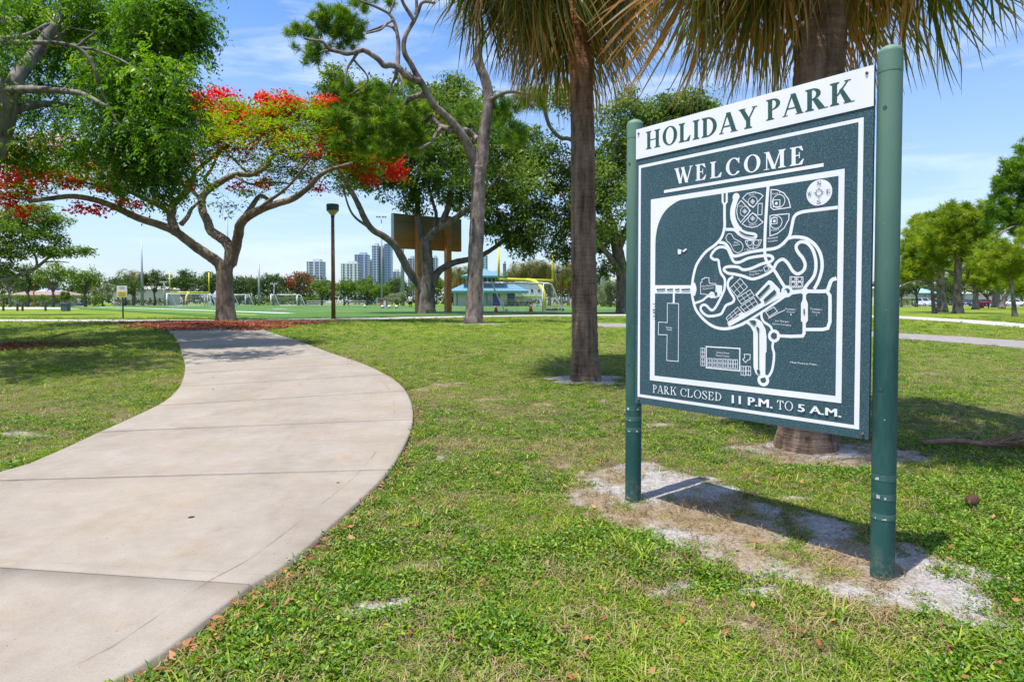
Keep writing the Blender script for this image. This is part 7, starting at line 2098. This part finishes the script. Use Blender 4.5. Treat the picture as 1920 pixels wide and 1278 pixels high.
# ---------------------------------------------------------------- people on the field
def person(label, px, Y0, h, J, shirt, shorts, skin, hair, rz=0.0, shoes=(.5, .5, .5)):
    """J: joints in units of standing height: name -> (x, y, z). One skinned body; clothes are face materials of it."""
    g = on(px, Y0)
    order = ['pelvis', 'belly', 'chest', 'neck', 'headb', 'headt', 'shl', 'ell', 'wrl', 'hal', 'shr', 'elr', 'wrr', 'har', 'hil', 'knl', 'anl', 'tol', 'hir', 'knr', 'anr', 'tor']
    rad = dict(pelvis=.085, belly=.075, chest=.09, neck=.034, headb=.05, headt=.058, shl=.045, ell=.03, wrl=.02, hal=.024, shr=.045, elr=.03, wrr=.02, har=.024, hil=.066, knl=.042, anl=.026, tol=.026, hir=.066, knr=.042, anr=.026, tor=.026)
    ed = [('pelvis', 'belly'), ('belly', 'chest'), ('chest', 'neck'), ('neck', 'headb'), ('headb', 'headt'), ('chest', 'shl'), ('shl', 'ell'), ('ell', 'wrl'), ('wrl', 'hal'), ('chest', 'shr'), ('shr', 'elr'), ('elr', 'wrr'), ('wrr', 'har'), ('pelvis', 'hil'), ('hil', 'knl'), ('knl', 'anl'), ('anl', 'tol'), ('pelvis', 'hir'), ('hir', 'knr'), ('knr', 'anr'), ('anr', 'tor')]
    me = bpy.data.meshes.new('person')
    ca, sa = math.cos(rz), math.sin(rz)
    co = [Vector((J[n][0] * ca - J[n][1] * sa, J[n][0] * sa + J[n][1] * ca, J[n][2])) * h for n in order]
    me.from_pydata(co, [(order.index(a), order.index(b_)) for a, b_ in ed], [])
    tmp = bpy.data.objects.new('person_tmp', me); COL.objects.link(tmp)
    md = tmp.modifiers.new('s', 'SKIN')
    for n, v in zip(order, me.skin_vertices[0].data): v.radius = (rad[n] * h,) * 2; v.use_root = n == 'pelvis'
    sd_ = tmp.modifiers.new('d', 'SUBSURF'); sd_.levels = 2; sd_.render_levels = 2
    dg = bpy.context.evaluated_depsgraph_get()
    body = bpy.data.meshes.new_from_object(tmp.evaluated_get(dg))
    bpy.data.objects.remove(tmp)
    root = thing('person', label, 'person', g)
    for c_ in (skin, shirt, shorts, shoes, hair): body.materials.append(solid('cloth_' + ''.join('%02d' % int(q_ * 99) for q_ in c_), c_, .8, .2))
    segm = {('shl', 'ell'): 1, ('shr', 'elr'): 1, ('pelvis', 'belly'): 1, ('belly', 'chest'): 1, ('chest', 'shl'): 1, ('chest', 'shr'): 1, ('pelvis', 'hil'): 2, ('pelvis', 'hir'): 2, ('hil', 'knl'): 2, ('hir', 'knr'): 2, ('anl', 'tol'): 3, ('anr', 'tor'): 3}
    idx = {n: co[k_] for k_, n in enumerate(order)}
    for p in body.polygons:
        best, bm_, bt = 9, 0, 0
        for a, b_ in ed:
            A_, B_ = idx[a], idx[b_]; dv = B_ - A_
            t = max(0, min(1, (p.center - A_).dot(dv) / dv.length_squared)); dd = (A_ + dv * t - p.center).length / (rad[a] * h)
            if dd < best: best, bm_, bt, seg_ = dd, segm.get((a, b_), 0), t, (a, b_)
        if seg_[0] in ('hil', 'hir') and bt > .85: bm_ = 0
        if seg_[0] in ('shl', 'shr') and bt > .6: bm_ = 0
        if seg_ == ('headb', 'headt') and (bt > .75 or (p.center - idx['headb']).dot(Vector((sa, -ca, 0))) < -.008 * h): bm_ = 4
        p.material_index = bm_; p.use_smooth = True
    o = link('body', body); o.parent = root; o.location = (0, 0, .02)
    return root


STAND = dict(pelvis=(0, 0, .52), belly=(0, 0, .60), chest=(0, 0, .73), neck=(0, 0, .84), headb=(0, -.01, .89), headt=(0, -.01, .95), shl=(.11, 0, .79), ell=(.14, .01, .62), wrl=(.14, -.04, .47), hal=(.14, -.05, .42), shr=(-.11, 0, .79), elr=(-.14, .01, .62), wrr=(-.13, -.05, .48), har=(-.12, -.07, .43), hil=(.055, 0, .49), knl=(.065, -.01, .27), anl=(.07, .01, .05), tol=(.075, -.08, .025), hir=(-.055, 0, .49), knr=(-.065, -.01, .27), anr=(-.07, .01, .05), tor=(-.08, -.08, .025))
BEND = dict(STAND, pelvis=(.08, 0, .47), belly=(.02, 0, .56), chest=(-.10, 0, .61), neck=(-.20, 0, .62), headb=(-.24, 0, .60), headt=(-.29, 0, .58), shl=(-.12, .1, .60), ell=(-.17, .12, .46), wrl=(-.19, .1, .33), hal=(-.2, .1, .28), shr=(-.12, -.1, .60), elr=(-.17, -.12, .45), wrr=(-.2, -.1, .32), har=(-.22, -.1, .27), hil=(.07, .06, .44), knl=(-.02, .09, .26), anl=(.06, .1, .05), tol=(-.03, .1, .025), hir=(.07, -.06, .44), knr=(.0, -.09, .26), anr=(.12, -.1, .05), tor=(.03, -.1, .025))
RUN = dict(STAND, pelvis=(0, 0, .53), knl=(.10, -.12, .32), anl=(.12, .02, .16), tol=(.16, -.04, .12), knr=(-.08, .05, .29), anr=(-.14, .14, .06), tor=(-.16, .08, .03), ell=(.16, -.06, .64), wrl=(.1, -.17, .62), hal=(.08, -.2, .64), elr=(-.16, .1, .64), wrr=(-.13, .02, .52), har=(-.12, -.02, .49))
person('person in dark clothes bending over on the turf', 652, 108, 1.75, BEND, (.035, .04, .045), (.03, .03, .035), (.25, .14, .09), (.02, .015, .01), 0, (.7, .7, .7))
person('person in a white shirt and black shorts beside the scoreboard post', 769.5, 76, 1.75, STAND, (.72, .72, .74), (.03, .03, .035), (.30, .17, .11), (.03, .02, .015), .3)
person('person in white running past the left trees', 148, 112, 1.75, RUN, (.72, .72, .72), (.6, .6, .6), (.28, .16, .1), (.02, .015, .01), .9)
person('person in dark shorts standing in the far goal mouth', 350.5, 152, 1.8, STAND, (.35, .2, .15), (.03, .03, .03), (.28, .16, .1), (.02, .015, .01), -.4)

# ---------------------------------------------------------------- small things on the near lawn
g = gnd(1734, 836)
fd = thing('fallen_frond', 'dead brown palm frond lying on the shaded grass at the right', 'palm frond', g)
P = [gnd(1730, 836) + (0, 0, .03), gnd(1790, 838) + (0, 0, .06), gnd(1850, 844) + (0, 0, .06), gnd(1925, 848) + (0, 0, .08), gnd(1990, 850) + (0, 0, .10)]
drym = plain('dry_stalk', (.15, .085, .05), (.26, .16, .10), .8, 20)
MB().tube(catmull(P, 20), np.linspace(.030, .018, 20), 7, rough=.15).build('stalk', drym, fd, True)
mb = MB(); C = catmull(P, 40)
for j in range(46):
    a_ = C[RNG.integers(14, 40)]; dx, dy = RNG.normal(.75, .25), RNG.normal(0, .33)
    L_ = RNG.uniform(.4, .95); e_ = a_ + np.array([dx * L_, dy * L_, RNG.uniform(.0, .05)]); m_ = (a_ + e_) / 2 + (0, 0, RNG.uniform(.02, .12))
    mb.tube(catmull([a_, m_, e_], 6), np.linspace(.008, .002, 6), 4, False)
lf = mb.build('leaflets', drym, fd); lf['kind'] = 'stuff'
g = gnd(1822, 955)
pc = thing('pine_cone', 'brown pine cone lying in the grass right of the sign', 'pine cone', g)
core = MB(); ax = np.array([.8, .55, .1]); ax /= np.linalg.norm(ax)
cp_ = np.array([g[0], g[1], g[2] + .065]); core.tube([cp_ - ax * .045, cp_ - ax * .02, cp_ + ax * .02, cp_ + ax * .045], [.010, .018, .014, .004], 8); core.build('core', drym, pc)
u_ = np.cross(ax, (0, 0, 1)); u_ /= np.linalg.norm(u_); w_ = np.cross(ax, u_)
mb = MB()
for j in range(64):
    t = j / 64; a_ = j * 2.4; r_ = .034 * math.sin(PI * (.15 + .8 * t)) ; rd = u_ * math.cos(a_) + w_ * math.sin(a_); td = np.cross(ax, rd)
    b0 = cp_ + ax * (-.045 + .09 * t) + rd * r_ * .5; tip = b0 + rd * .024 + ax * .012
    mb.add([b0 - td * .008, b0 + td * .008, tip + td * .009, tip - td * .009, b0 + ax * .006], [(0, 1, 2, 3), (0, 3, 4), (1, 4, 2), (3, 2, 4)])
sc_ = mb.build('scales', solid('cone_brown', (.11, .055, .03), .8), pc); sc_['kind'] = 'stuff'
